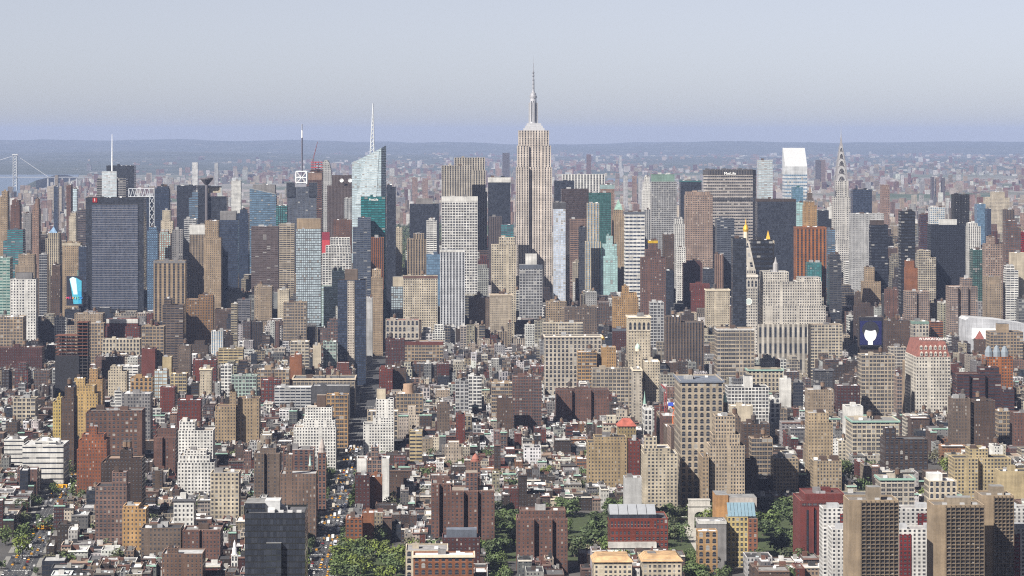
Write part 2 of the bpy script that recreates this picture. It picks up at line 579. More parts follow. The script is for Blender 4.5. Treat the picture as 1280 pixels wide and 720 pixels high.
    for k in range(nb):
        bx = a + w * (.1 + .8 * (k + R.random() * .5) / nb); bwid = min(w * .3, R.uniform(4, 9))
        by = c + dd * R.uniform(.3, .55)
        put_box('roof_bulkhead', o, max(a + .6, bx), min(b - .6, bx + bwid), by, by + min(dd * .35, 8), zz, zz + R.uniform(2.5, 5),
                PLAIN, R.choice([col, C['grey'], C['brown'], C['lgrey'], col]))
    for k in range(R.choice((1, 2, 3)) if w > 8 else 1):
        bx = a + w * R.uniform(.08, .8); by = c + dd * R.uniform(.1, .8); s = R.uniform(1.4, 3)
        put_box('air_conditioner', o, bx, bx + s * 1.3, by, by + s, zz, zz + s * .8, STEEL, R.choice([(.55, .56, .57), (.3, .3, .31), (.7, .7, .7)]))
    for k in range(tank):
        put_tank(o, a + w * R.uniform(.25, .75), c + dd * R.uniform(.3, .7), zz, 1.25)
    if rot: o.rotation_euler = (0, 0, math.radians(rot))
    HAND.append((x0, x1, yt, yb, Y))
    FOOT.append((X0 - 1, X1 + 1, Y - 1, Y + dep + 1))
    if short: LAND.append((short, (x0 + x1) / 2, yb, Y))
    return B
def claim(x0, x1, yt, yb, Y, X0, X1, dep, short=None):
    HAND.append((x0, x1, yt, yb, Y))
    FOOT.append((X0 - 1, X1 + 1, Y - 1, Y + dep + 1))
    if short: LAND.append((short, (x0 + x1) / 2, yb, Y))
# ---------------------------------------------------------------- the ground, water, hills, streets
def ground_mat():
    m, nt, bs = new_mat("city_ground")
    N = NT(nt)
    pos = N.n("ShaderNodeNewGeometry").outputs["Position"]
    sp = N.n("ShaderNodeSeparateXYZ"); nt.links.new(pos, sp.inputs[0])
    near = N.mix(N.ramp(N.noise(.02, 4), .35, .65, 0, 1), (.035, .035, .037, 1), (.09, .083, .076, 1))
    trees = N.mix(N.ramp(N.noise(.006, 5), .4, .6, 0, 1), (.022, .045, .018, 1), (.05, .07, .03, 1))
    roofs = N.mix(N.ramp(N.noise(.03, 3), .45, .6, 0, 1), (.16, .13, .12, 1), (.36, .33, .31, 1))
    far = N.mix(N.ramp(N.noise(.0009, 5), .42, .58, 0, 1), roofs, trees)
    vfar = N.mix(N.ramp(N.noise(.0005, 5), .36, .62, 0, 1), trees, (.14, .14, .12, 1))
    a = N.mix(N.ramp(sp.outputs[1], 6500, 9000, 0, 1), near, far)
    a = N.mix(N.ramp(sp.outputs[1], 17000, 24000, 0, 1), a, vfar)
    nt.links.new(a, bs.inputs["Base Color"])
    bs.inputs["Roughness"].default_value = .95
    return m
def sheet(name, pts, z, mat, kind='structure', col=(.5, .5, .5)):
    b = MB()
    b.poly([(x, y, z) for x, y in pts], mat, col)
    return tag(b.build(name), kind=kind)
b = MB()
gm = ground_mat()
ys = [-3000, -500, 1500, 2500, 3500, 4500, 5500, 7000, 9000, 12000, 16000, 22000, 30000, 42000, 62000]
for j in range(len(ys) - 1):
    for i in range(-8, 8):
        w0, w1 = 2500 + max(0, ys[j]) * .28, 2500 + max(0, ys[j + 1]) * .28
        b.poly([(i / 8 * w0, ys[j], 0), ((i + 1) / 8 * w0, ys[j], 0), ((i + 1) / 8 * w1, ys[j + 1], 0), (i / 8 * w1, ys[j + 1], 0)], gm)
tag(b.build("ground"), kind='structure')

def hill_mat():
    m, nt, bs = new_mat("wooded_hills")
    N = NT(nt)
    a = N.mix(N.ramp(N.noise(.0012, 5), .4, .62, 0, 1), (.02, .033, .02, 1), (.045, .055, .04, 1))
    a = N.mix(N.ramp(N.noise(.004, 3), .66, .72, 0, 1), a, (.28, .27, .25, 1))
    nt.links.new(a, bs.inputs["Base Color"])
    bs.inputs["Roughness"].default_value = .95
    return m
from mathutils import noise as mnoise
def hills(name, ya, yb, n, h0, h1, seed, zfun):
    b = MB()
    rows = []
    for r in range(9):
        t = r / 8
        Y = ya + (yb - ya) * t
        row = []
        for i in range(n + 1):
            px = -120 + 1520 * i / n
            nz = mnoise.fractal(Vector((px * .006 + seed, t * 2.2, seed)), 1.0, 2.0, 5)
            h = (h0 + h1 * zfun(px)) * (.86 + .3 * nz) * math.sin(min(1, t * 1.25) * math.pi / 2)
            row.append((WX(px, Y), Y, max(0.0, h) - 2))
        rows.append(row)
    hm = hill_mat() if 'wooded_hills' not in bpy.data.materials else bpy.data.materials['wooded_hills']
    for r in range(8):
        for i in range(n):
            b.poly([rows[r][i], rows[r][i + 1], rows[r + 1][i + 1], rows[r + 1][i]], hm)
    return tag(b.build(name), kind='structure')
hills("hills", 24000, 32000, 220, 8, 50, 3.1, lambda p: max(0, 1 - p / 500))
hills("hills", 33000, 42000, 220, 25, 80, 7.7, lambda p: max(0, 1 - abs(p - 200) / 500))
hills("hills", 46000, 60000, 220, 205, 40, 1.3, lambda p: max(0.0, 1 - abs(p - 100) / 500))

WATER, nt, bs = new_mat("river_water")
bs.inputs["Base Color"].default_value = (.10, .14, .19, 1)
bs.inputs["Roughness"].default_value = .35
river_px = [(-60, 250), (18, 249), (23, 244), (32, 240), (50, 237), (66, 233), (80, 227), (98, 221), (99, 216), (70, 212), (48, 208), (0, 206), (-60, 205)]
sheet("river", [GROUND(*p) for p in river_px], 1.6, WATER)
WATERPOLY = river_px
sheet("river_inlet", [GROUND(*p) for p in [(758, 226), (800, 229), (806, 225), (760, 223)]], 1.6, WATER)
# headland below the bridge
b = MB()
hm = bpy.data.materials['wooded_hills']
c0 = [GROUND(x, y) for x, y in [(24, 237), (31, 238.5), (45, 237.5), (58, 234), (70, 230), (84, 226.5), (95, 223.5)]]
c1 = [GROUND(x, y) for x, y in [(25, 236), (33, 234.5), (45, 233), (58, 230), (70, 227), (84, 224.5), (95, 223)]]
hh = [3, 22, 48, 50, 55, 40, 8]
for i in range(6):
    m0 = ((c0[i][0] + c1[i][0]) / 2, (c0[i][1] + c1[i][1]) / 2); m1 = ((c0[i + 1][0] + c1[i + 1][0]) / 2, (c0[i + 1][1] + c1[i + 1][1]) / 2)
    b.poly([(*c0[i], 1), (*c0[i + 1], 1), (*m1, hh[i + 1]), (*m0, hh[i])], hm)
    b.poly([(*m0, hh[i]), (*m1, hh[i + 1]), (*c1[i + 1], 1), (*c1[i], 1)], hm)
tag(b.build("headland_terrain"), kind='structure')

# avenues and side streets: carriageway, kerbed pavements, lines
def road_mat():
    m, nt, bs = new_mat("asphalt")
    N = NT(nt)
    a = N.mix(N.ramp(N.noise(.08, 5), .3, .7, 0, 1), (.03, .031, .034, 1), (.055, .055, .058, 1))
    nt.links.new(a, bs.inputs["Base Color"])
    bs.inputs["Roughness"].default_value = .85
    return m
ASPHALT = road_mat()
PAVE = attr_mat("pavement_concrete", .9, .8, 1.15, .2)
PAINT = flat_mat("road_paint", (.62, .62, .6), .7)
AVES = [(-1195, 30), (-920, 30), (-645, 30), (-370, 30), (-95, 31), (210, 30), (345, 24), (485, 34), (620, 24), (775, 30), (965, 30), (1170, 30), (1380, 30)]
def s7(y):      # the wide avenue at the bottom of the photo bends off the grid
    return -370 + 0.068 * max(0, 2900 - y)
def ribbon(name, fx, ya, yb, hw, off=0, z=.06, mat=None, col=(.5, .5, .5), step=200):
    b = MB()
    y = ya
    while y < yb - 1:
        y2 = min(yb, y + step)
        b.poly([(fx(y) + off - hw, y, z), (fx(y) + off + hw, y, z), (fx(y2) + off + hw, y2, z), (fx(y2) + off - hw, y2, z)], mat, col)
        y = y2
    return tag(b.build(name), kind='structure')
for nm, fx, ya, yb, hw in (("wide_avenue", s7, 1950, 4300, 11.5), ("central_avenue", lambda y: -95, 1950, 6600, 10.5),
                           ("tree_avenue", lambda y: 210, 2490, 6600, 8.5), ("university_street", lambda y: 392, 2150, 3500, 6)):
    ribbon(nm, fx, ya, yb, hw, 0, .06, ASPHALT)
    for sgn in (-1, 1):
        b = MB()
        y = ya
        while y < min(yb, 4300):
            x = fx(y); x2 = fx(y + 60)
            o1, o2 = sgn * hw, sgn * (hw + 4.2)
            P = [(x + o1, y), (x + o2, y), (x2 + o2, y + 60), (x2 + o1, y + 60)]
            b.poly([(a, c, .15) for a, c in P], PAVE, (.24, .235, .22))
            b.poly([(x + o1, y, .06), (x2 + o1, y + 60, .06), (x2 + o1, y + 60, .15), (x + o1, y, .15)], PAVE, (.24, .235, .22))
            y += 79
        tag(b.build("pavement"), kind='structure')
    b = MB()
    nl = max(1, round(hw / 3.3))
    y = ya
    while y < min(yb, 3600):
        x = fx(y)
        for l in range(-nl + 1, nl):
            b.poly([(x + l * 3.4 - .09, y, .1), (x + l * 3.4 + .09, y, .1), (fx(y + 3) + l * 3.4 + .09, y + 3, .1), (fx(y + 3) + l * 3.4 - .09, y + 3, .1)], PAINT)
        y += 9
    y = ya + 62
    while y < min(yb, 3600):
        k = -hw + .6
        while k < hw - .6:
            b.poly([(fx(y) + k, y, .1), (fx(y) + k + .5, y, .1), (fx(y) + k + .5, y + 3.4, .1), (fx(y) + k, y + 3.4, .1)], PAINT)
            k += 1.2
        y += 79
    tag(b.build("road_markings"), kind='structure')
# park lawn and paths
LAWN = attr_mat("lawn", .95, .7, 1.25, .1)
sheet("park_ground", [(20, 2290), (375, 2290), (375, 2580), (20, 2580)], .08, LAWN, col=(.055, .075, .025))
sheet("park_path", [(203, 2300), (217, 2300), (217, 2490), (203, 2490)], .14, PAVE, col=(.4, .38, .34))
sheet("playground_ground", [(-92 + 14, 2130), (-92 + 62, 2130), (-92 + 62, 2340), (-92 + 14, 2340)], .08, LAWN, col=(.055, .075, .025))
AT, OT, LB, GT, BB, HO = 'apartment tower', 'office tower', 'loft building', 'glass tower', 'brick building', 'hotel'
# ---------------------------------------------------------------- landmarks with shapes of their own
def prism(b, pts, Y, dep, mat, col, bay=3.2, st=3.6, side=None, top=None, topcol=None):
    """outline given in photo pixels on the plane y = Y (anticlockwise seen from the front), pushed back by dep"""
    side = side or mat
    P = [(WX(px, Y), WZ(py, px, Y)) for px, py in pts]
    b.poly([(x, Y, z) for x, z in P], mat, col, [(x / bay + 500, z / st + 500) for x, z in P])
    n = len(P)
    for i in range(n):
        (xa, za), (xb, zb) = P[i], P[(i + 1) % n]
        up = abs(zb - za) > abs(xb - xa)
        m = side if up else (top or ROOF)
        cc = col if up else (topcol or (.3, .3, .3))
        b.poly([(xb, Y, zb), (xa, Y, za), (xa, Y + dep, za), (xb, Y + dep, zb)], m, cc,
               [(0, zb / st + 500), (0, za / st + 500), (round(dep / bay), za / st + 500), (round(dep / bay), zb / st + 500)])
def gz(px, Y): return HY + EYE * F / DEP(WX(px, Y), Y)    # pixel row of the ground there
def start(b, name, label, cat, x0, x1, yt, yb, Y, dep, short=None, group=None):
    X0, X1 = WX(x0, Y), WX(x1, Y)
    o = b.build(name, None, ((X0 + X1) / 2, Y + dep / 2, 0))
    tag(o, label, cat, group)
    claim(x0, x1, yt, yb, Y, X0, X1, dep, short)
    return o
def pbox(b, x0, x1, yt, yb_, Y, dep, mat, col, bay=3.2, st=3.6, top=None, topcol=None):
    """box given by pixels: rows yt..yb_ (None: down to the ground)"""
    xm = (x0 + x1) / 2
    z0 = 0 if yb_ is None else WZ(yb_, xm, Y)
    b.box(WX(x0, Y), WX(x1, Y), Y, Y + dep, z0, WZ(yt, xm, Y), mat, col, bay, st, top=top or ROOF, topcol=topcol or (.25, .25, .25))
WHITE = flat_mat("white_paint", (.78, .78, .77))
WLET = flat_mat("white_letters", (.85, .85, .83))

# the great limestone tower with mast
Y = 4950
b = MB()
LS = (.68, .61, .55)
V = facade('W')
zt = lambda py, px=667: WZ(py, px, Y)
def xb(x0, x1, yt, y0, d, z0=0, bay=4.7, mat=V, rcol=(.3, .29, .28), bb=None):
    (bb or b).box(WX(x0, Y), WX(x1, Y), Y + y0, Y + y0 + d, z0, zt(yt), mat, LS, bay, 3.9, top=ROOF, topcol=rcol)
xb(639, 697, 345, 0, 60)                 # broad lower block
xb(646, 690, 209, 10, 42)                # shaft, and the three setbacks above it
xb(645, 661, 209, 4, 5.9)
xb(677, 690.3, 209, 4, 5.9)
xb(647, 661, 182, 9.2, 40, zt(209) - 1)
xb(677, 689, 182, 9.2, 40, zt(209) - 1)
xb(648.5, 686.5, 163, 13, 34, zt(209) - 1)
o = start(b, "limestone_skyscraper", "tallest limestone skyscraper with vertical window strips, setbacks and a silver mast", "skyscraper", 639, 697, 72, 345, Y, 60, "tallest limestone skyscraper")
q = MB()
for (x0, x1, yt, ya, d) in ((655, 681, 160, 17, 26), (657, 679, 157, 18, 24), (659, 677, 154, 19, 22)):
    q.box(WX(x0, Y), WX(x1, Y), Y + ya, Y + ya + d, zt(163) - 2, zt(yt), METAL, (.66, .66, .67), lid=True)
cx, cyy = WX(667.3, Y), Y + 30
q.build("crown_steps", o)
q = MB()
k = Y / F
q.lathe(cx, cyy, [(4.6 * k, zt(155)), (4.1 * k, zt(124)), (4.1 * k, zt(121))], METAL, (.60, .60, .62), 16)
for s_ in (-1, 1):
    q.box(cx + s_ * 4.7 * k - 1.6, cx + s_ * 4.7 * k + 1.6, cyy - 3, cyy + 3, zt(155), zt(128), METAL, (.55, .55, .56))
    q.box(cx - 2, cx + 2, cyy + s_ * 4.7 * k - 1.4, cyy + s_ * 4.7 * k + 1.4, zt(155), zt(128), METAL, (.5, .5, .52))
for j in (-2, 0, 2):
    q.box(cx + j * 1.6 - .5, cx + j * 1.6 + .5, cyy - 4.45 * k, cyy - 4 * k, zt(152), zt(126), METAL, (.12, .13, .15))
q.build("mooring_mast", o)
q = MB()
q.lathe(cx, cyy, [(4.8 * k, zt(122)), (4.8 * k, zt(119.5)), (3.9 * k, zt(119)), (3.6 * k, zt(116.5)), (1.9 * k, zt(115)), (1.6 * k, zt(113))], METAL, (.5, .5, .52), 16)
q.build("mast_dome", o)
q = MB()
q.lathe(cx, cyy, [(1.5 * k, zt(113.5)), (1.3 * k, zt(100)), (1.0 * k, zt(99.8)), (1.0 * k, zt(88)), (.45 * k, zt(87.8)), (.4 * k, zt(78)), (.12 * k, zt(77.8)), (.1 * k, zt(69))], STEEL, (.3, .31, .34), 8)
for py in (110, 105, 100, 95, 91):
    q.lathe(cx, cyy, [(1.6 * k, zt(py)), (1.6 * k, zt(py - .9))], STEEL, (.22, .23, .26), 8)
q.build("antenna", o)

# stepped steel spire tower
Y = 5250
k = Y / F
b = MB()
WB = (.62, .60, .57)
zt = lambda py: WZ(py, 1053, Y)
X = lambda p: WX(p, Y)
PBm = facade('PB')
b.box(X(1038), X(1068), Y, Y + 50, 0, zt(318), PBm, WB, 3.4, 3.8, top=ROOF, topcol=(.3, .3, .3))
b.box(X(1041), X(1066), Y + 4, Y + 44, 0, zt(300), PBm, WB, 3.4, 3.8, top=ROOF, topcol=(.3, .3, .3))
b.box(X(1043), X(1063.7), Y + 8, Y + 38, 0, zt(246), PBm, WB, 3.4, 3.8, top=ROOF, topcol=(.3, .3, .3))
b.box(X(1045.5), X(1061.5), Y + 9, Y + 36, 0, zt(226), PBm, WB, 3.4, 3.8, top=ROOF, topcol=(.3, .3, .3))
for s_ in (1044, 1062.7):
    b.box(X(s_) - 1.4, X(s_) + 1.4, Y + 7.8, Y + 11, zt(246), zt(238), METAL, (.3, .3, .32))
o = start(b, "spire_skyscraper", "white brick skyscraper with stepped arches of steel ending in a needle", "skyscraper", 1038, 1068, 160, 345, Y, 50, "steel needle skyscraper")
cx, cyy = X(1053.4), Y + 22
prof = [(8.2, 243), (8.0, 228), (7.0, 218), (5.9, 208), (4.6, 199), (3.2, 190), (2.0, 183), (1.1, 177), (.55, 171)]
SC = (.42, .40, .40)
for i in range(len(prof) - 1):
    (r0, p0), (r1, p1) = prof[i], prof[i + 1]
    q = MB()
    a, c = r0 * k, r1 * k
    q.frustum(cx - a, cx + a, cyy - a * .85, cyy + a * .85, zt(p0), cx - c, cx + c, cyy - c * .85, cyy + c * .85, zt(p1), METAL, SC)
    if 0 < i < 6:        # a round arch on the front and the side of every step, with dark triangular lights
        hw = a * .72
        hgt = (zt(p1) - zt(p0)) * 1.05
        yy = cyy - a * .85 - .5
        ring = [(cx + hw * math.cos(t * math.pi / 10), zt(p0) + hgt * math.sin(t * math.pi / 10)) for t in range(11)]
        for t in range(10):
            (xa, za), (xb_, zb) = ring[t], ring[t + 1]
            q.poly([(xa, yy, za), (xa * .7 + cx * .3, yy, zt(p0) + (za - zt(p0)) * .7), (xb_ * .7 + cx * .3, yy, zt(p0) + (zb - zt(p0)) * .7), (xb_, yy, zb)], METAL, (.6, .59, .58))
            q.poly([(xa, yy, za), (xb_, yy, zb), (xb_, yy + 2.5, zb), (xa, yy + 2.5, za)], METAL, (.5, .5, .5))
            if t % 2 == 0:
                q.poly([(xa * .66 + cx * .34, yy + .1, zt(p0) + (za - zt(p0)) * .66), (cx, yy + .1, zt(p0)), (xb_ * .66 + cx * .34, yy + .1, zt(p0) + (zb - zt(p0)) * .66)], STEEL, (.06, .06, .07))
        xs = cx - a - .4
        ring = [(cyy + hw * .85 * math.cos(t * math.pi / 8), zt(p0) + hgt * math.sin(t * math.pi / 8)) for t in range(9)]
        for t in range(8):
            (ya, za), (yb_, zb) = ring[t], ring[t + 1]
            q.poly([(xs, ya, za), (xs, yb_, zb), (xs, cyy + (yb_ - cyy) * .7, zt(p0) + (zb - zt(p0)) * .7), (xs, cyy + (ya - cyy) * .7, zt(p0) + (za - zt(p0)) * .7)], METAL, (.6, .59, .58))
    q.build("crown_tier", o)
q = MB()
q.box(cx - 3.6 * k, cx + 3.6 * k, cyy - 8.6 * k * .85, cyy - 8.0 * k * .85, zt(246), zt(226), PBm, WB, 3.4, 3.8)
q.build("arched_bay", o)
q = MB()
q.lathe(cx, cyy, [(.7 * k, zt(172)), (.35 * k, zt(167)), (.1 * k, zt(157))], METAL, (.5, .5, .5), 8)
q.build("needle", o)

# crystal glass tower with lattice spire
Y = 5300
b = MB()
RS = facade('R:s')
GC = (.52, .60, .63)
zt = lambda py, px=461: WZ(py, px, Y)
X = lambda p: WX(p, Y)
pl = [(440, 0, 203), (449, 0, 204.5), (449, 0, 199), (467, 0, 190), (476.5, 0, 185), (482, 26, 182), (482, 52, 186), (442, 52, 202)]
pts = [(X(a), Y + d, zt(c)) for a, d, c in pl]
for i, j in ((0, 1), (2, 3), (3, 4), (4, 5), (5, 6), (6, 7), (7, 0)):
    A, B_ = pts[i], pts[j]
    L = math.hypot(A[0] - B_[0], A[1] - B_[1])
    b.poly([(A[0], A[1], 0), (B_[0], B_[1], 0), B_, A], RS, GC, [(0, 0), (round(L / 4), 0), (round(L / 4), B_[2] / 4.4), (0, A[2] / 4.4)])
b.poly([pts[0], pts[1], (pts[1][0], Y + 52, pts[1][2]), pts[7]], ROOF, (.4, .42, .44))
b.poly([pts[2], pts[3], pts[4], pts[5], pts[6], (pts[2][0], Y + 52, pts[2][2])], METAL, (.5, .54, .56))
o = start(b, "crystal_tower", "pale crystal glass skyscraper with slanted facets and a white spire", "skyscraper", 440, 482, 130, 250, Y, 52, "crystal glass skyscraper")
q = MB()
q.poly([(X(444), Y - .6, zt(255)), (X(470), Y - .6, zt(255)), (X(474), Y - .6, zt(188)), (X(458), Y - .6, zt(196))], facade('R:s'), (.66, .73, .75), [(0, 0), (9, 0), (10, 23), (5, 20)])
q.build("slanted_facet", o)
q = MB()
for dx, dy in ((-1, -1), (1, -1), (1, 1), (-1, 1)):
    q.bar((X(464.6) + dx * 4, Y + 30 + dy * 4, zt(200)), (X(465.9), Y + 30, zt(129)), .7, METAL, (.75, .77, .78))
for i in range(14):
    t, t2 = i / 14, (i + 1) / 14
    for dx, dy, ex, ey in ((-1, -1, 1, -1), (1, -1, 1, 1), (1, 1, -1, 1), (-1, 1, -1, -1)):
        f = lambda t, d: 4 * (1 - t) * d
        xa = X(464.6 + 1.3 * t)
        q.bar((xa + f(t, dx), Y + 30 + f(t, dy), zt(200 - 71 * t)), (X(464.6 + 1.3 * t2) + f(t2, ex), Y + 30 + f(t2, ey), zt(200 - 71 * t2)), .4, METAL, (.75, .77, .78))
q.build("spire", o)

# teal glass block with rooftop lettering
B = bld("bright teal glass office block with white lettering near its roof", OT, 451, 482, 246, 348, 5000, 34, 'R:t', (.035, .16, .165), st=4.4, tiers=(), roof='dgrey', short='bright teal glass block')
text("sign_lettering", "MetLife", WX(467, 5000), 4999.4, WZ(249.6, 467, 5000), 5.2, WLET, B.o)

# wide banded tower with roof lettering
Y = 5400
b = MB()
X = lambda p: WX(p, Y)
zt = lambda py: WZ(py, 912, Y)
Rm = facade('R')
pl = [(885, 0), (941, 0), (946, 14), (946, 34), (940, 48), (886, 48), (880.5, 34), (880.5, 14)]
BE = (.50, .46, .43)
for i in range(8):
    (pa, da), (pb, db) = pl[i], pl[(i + 1) % 8]
    b.wall((X(pa), Y + da), (X(pb), Y + db), 0, zt(219), Rm, BE, 4, 5.6)
    b.wall((X(pa), Y + da), (X(pb), Y + db), zt(219), zt(212.5), facade('V'), (.20, .185, .185), 3, 12)
b.poly([(X(p), Y + d, zt(212.5)) for p, d in pl], ROOF, (.12, .12, .12))
o = start(b, "banded_tower", "great wide banded office slab with bold white lettering under a dark roof edge", "office tower", 880, 946, 211, 275, Y, 48, "great wide banded slab")
q = MB()
q.box(X(885), X(942), Y - .5, Y + 1, zt(250.5), zt(247.5), facade('G'), (.16, .15, .15), 6, 4.4)
q.build("machine_floor", o)
q = MB()
for i in range(9):
    p = 883 + i * 6.8
    q.box(X(p), X(p + 4.5), Y + 6, Y + 30, zt(212.6), zt(210.6 + (i % 3) * .5), STEEL, (.09, .09, .1))
q.build("roof_plant", o)
text("sign_lettering", "MetLife", X(912.5), Y - .8, zt(217), 7.4, WLET, o)

# white wedge topped tower
Y = 5850
b = MB()
X = lambda p: WX(p, Y)
zt = lambda py: WZ(py, 993, Y)
x0, x1 = front(978, 1009, Y, 48)
x0, x1 = X(x0), X(x1)
AL = (.66, .68, .70)
b.box(x0, x1, Y, Y + 48, 0, zt(217), facade('R:b'), AL, 4, 7, lid=False)
b.box(x0, x1, Y, Y + 48, zt(217), zt(208), PLAIN, AL, lid=False)
zr, ze = zt(185), zt(208)
b.poly([(x0, Y, ze), (x1, Y, ze), (x1, Y + 40, zr), (x0, Y + 40, zr)], METAL, (.80, .81, .82))
b.poly([(x1, Y, ze), (x1, Y + 48, ze), (x1, Y + 48, zr), (x1, Y + 40, zr)], PLAIN, AL)
b.poly([(x0, Y + 48, ze), (x0, Y, ze), (x0, Y + 40, zr), (x0, Y + 48, zr)], PLAIN, AL)
b.poly([(x0, Y + 40, zr), (x1, Y + 40, zr), (x1, Y + 48, zr), (x0, Y + 48, zr)], PLAIN, AL)
start(b, "wedge_tower", "white banded tower whose bright roof slopes down like a wedge", "office tower", 978, 1009, 185, 252, Y, 48, "white wedge topped tower")

# huge dark slab with pale grid front
B = bld("huge dark office slab with a pale grid over its front and a red number", OT, 107, 183, 247, 388, 4850, 44, 'C', 'black', roof='tar', bulk=1, short='huge dark grid slab')
Y = 4850
q = MB()
q.box(WX(115, Y), WX(172.5, Y), Y - .8, Y - .05, WZ(386, 145, Y), WZ(256, 145, Y), facade('C:n'), (.34, .33, .36), 2.1, 3.8)
q.build("facade_grid", B.o)
RED = flat_mat("red_sign_paint", (.6, .03, .03))
q = MB()
q.box(WX(115.8, Y), WX(121.6, Y), Y - .9, Y - .1, WZ(253, 118, Y), WZ(247.3, 118, Y), PLAIN, (.62, .05, .05))
sg = q.build("number_sign", B.o)
text("sign_numeral", "1", WX(118.6, Y), Y - 1.3, WZ(250.1, 118.6, Y), 7, WLET, B.o)

# grey screened tower with a tall thin white mast
B = bld("pale grey screened office tower carrying a tall thin white mast", OT, 121, 160, 223, 250, 5200, 34, 'R', 'grey', st=4, bulk=0, roof='dgrey')
Y = 5200
q = MB()
q.box(WX(127.5, Y), WX(146, Y), Y - 2, Y - .1, WZ(250, 137, Y), WZ(214, 137, Y), facade('R:s'), (.62, .62, .64), 4, 2.4)
q.build("facade_screen", B.o)
q = MB()
q.lathe(WX(139, Y), Y + 14, [(1.5, WZ(226, 139, Y)), (1.0, WZ(196, 139, Y)), (.5, WZ(168, 139, Y))], STEEL, (.78, .79, .8), 8)
q.build("mast", B.o)
# dark tower wearing a white truss
B = bld("dark office tower wrapped at its top in a white steel truss", OT, 160, 193, 247, 292, 5150, 36, 'C:n', 'navy', bulk=1)
Y = 5150
q = MB()
W_ = (.5, .52, .55)
P3 = lambda px, py, d=-1.2: (WX(px, Y), Y + d, WZ(py, px, Y))
for py in (236, 246):
    q.bar(P3(161, py), P3(193, py), .45, STEEL, W_)
for i in range(5):
    p = 161 + i * 5
    q.bar(P3(p, 236), P3(p + 2.5, 246), .38, STEEL, W_); q.bar(P3(p + 2.5, 246), P3(p + 5, 236), .38, STEEL, W_)
for p in (161, 187, 193):
    q.bar(P3(p, 285), P3(p, 236), .45, STEEL, W_)
for i in range(4):
    q.bar(P3(187, 246 + i * 10), P3(193, 256 + i * 10), .36, STEEL, W_); q.bar(P3(193, 246 + i * 10), P3(187, 256 + i * 10), .36, STEEL, W_)
for p in (161, 193):
    q.bar(P3(p, 236), P3(p, 236, 34), .45, STEEL, W_)
q.build("roof_truss", B.o)

# dark slab with beige crown and funnel shaped mast top
B = bld("black grid tower with beige stepped crown and a dark funnel on a mast", OT, 246, 285, 246, 283, 5500, 36, 'C', 'black', tiers=[(247, 262, 232, 3), (258, 276, 234, .5)], bulk=0)
Y = 5500
q = MB()
q.lathe(WX(258.5, Y), Y - 4, [(3, 0), (3, WZ(231, 258, Y)), (12, WZ(224, 258, Y)), (12, WZ(222, 258, Y)), (0, WZ(222, 258, Y))], STEEL, (.13, .12, .13), 14)
q.build("funnel_mast", B.o)
q = MB()
q.box(WX(257, Y), WX(275.5, Y), Y + 2.9, Y + 3.4, WZ(241, 266, Y), WZ(234.3, 266, Y), PLAIN, C['cream'])
q.build("crown_panel", B.o)

# blue glass with slanted roof
Y = 5200
b = MB()
prism(b, [(312, gz(312, Y)), (345, gz(345, Y)), (345, 243), (314, 236), (312, 236)], Y, 32, facade('R:b'), (.16, .22, .29), 4, 4)
start(b, "slanted_glass_tower", "blue glass office tower with a slanting roofline", "glass tower", 312, 345, 236, 285, Y, 32, "slanted roof glass tower")
# curved silver tower
Y = 5700
b = MB()
prism(b, [(402, gz(402, Y)), (415, gz(415, Y)), (415, 226), (413.5, 212), (411.5, 203), (409, 200), (406, 200), (403.5, 203), (402, 209)], Y, 34, facade('P'), C['lgrey'], 3, 4)
start(b, "rounded_silver_tower", "slim pale silver tower with a rounded top", "office tower", 402, 416, 200, 262, Y, 34)

# dark blue tower with white sign frame and tall mast
B = bld("blue grey glass tower with a square white roof frame and tall striped mast", OT, 359, 396, 234, 325, 5330, 40, 'G:n', 'slate', bulk=0, bay=4.6, roof='dgrey', short='striped mast tower')
Y = 5330
q = MB()
for x0, x1 in ((358, 368.5), (386, 396.5)):
    pbox(q, x0, x1, 228, 246, Y - 1.5, 10, facade('C'), (.08, .085, .1), 2.4, 3)
q.build("corner_drum", B.o)
q = MB()
z0, z1 = WZ(230, 377, Y), WZ(214.5, 377, Y)
xs = [WX(370, Y), WX(383.5, Y)]
yy = [Y + 8, Y + 26]
for x in xs:
    for y in yy: q.bar((x, y, z0), (x, y, z1), .8, STEEL, (.78, .78, .78))
for z in (z0 + 2, (z0 + z1) / 2, z1):
    for x in xs: q.bar((x, yy[0], z), (x, yy[1], z), .7, STEEL, (.78, .78, .78))
    for y in yy: q.bar((xs[0], y, z), (xs[1], y, z), .7, STEEL, (.78, .78, .78))
q.bar((xs[0], yy[0], z0), (xs[1], yy[0], z1), .5, STEEL, (.7, .7, .7)); q.bar((xs[1], yy[0], z0), (xs[0], yy[0], z1), .5, STEEL, (.7, .7, .7))
q.build("sign_frame", B.o)
q = MB()
zc = lambda py: WZ(py, 377, Y)
q.lathe(WX(377, Y), Y + 17, [(2.0, zc(230)), (1.7, zc(214)), (1.5, zc(172)), (1.4, zc(171.9)), (1.2, zc(163)), (1.0, zc(162.9)), (.8, zc(155))], STEEL, (.2, .2, .24), 8,
        cols=[(.16, .16, .2), (.13, .13, .17), (.75, .76, .78), (.78, .78, .8), (.3, .3, .32), (.3, .3, .32)])
q.build("mast", B.o)
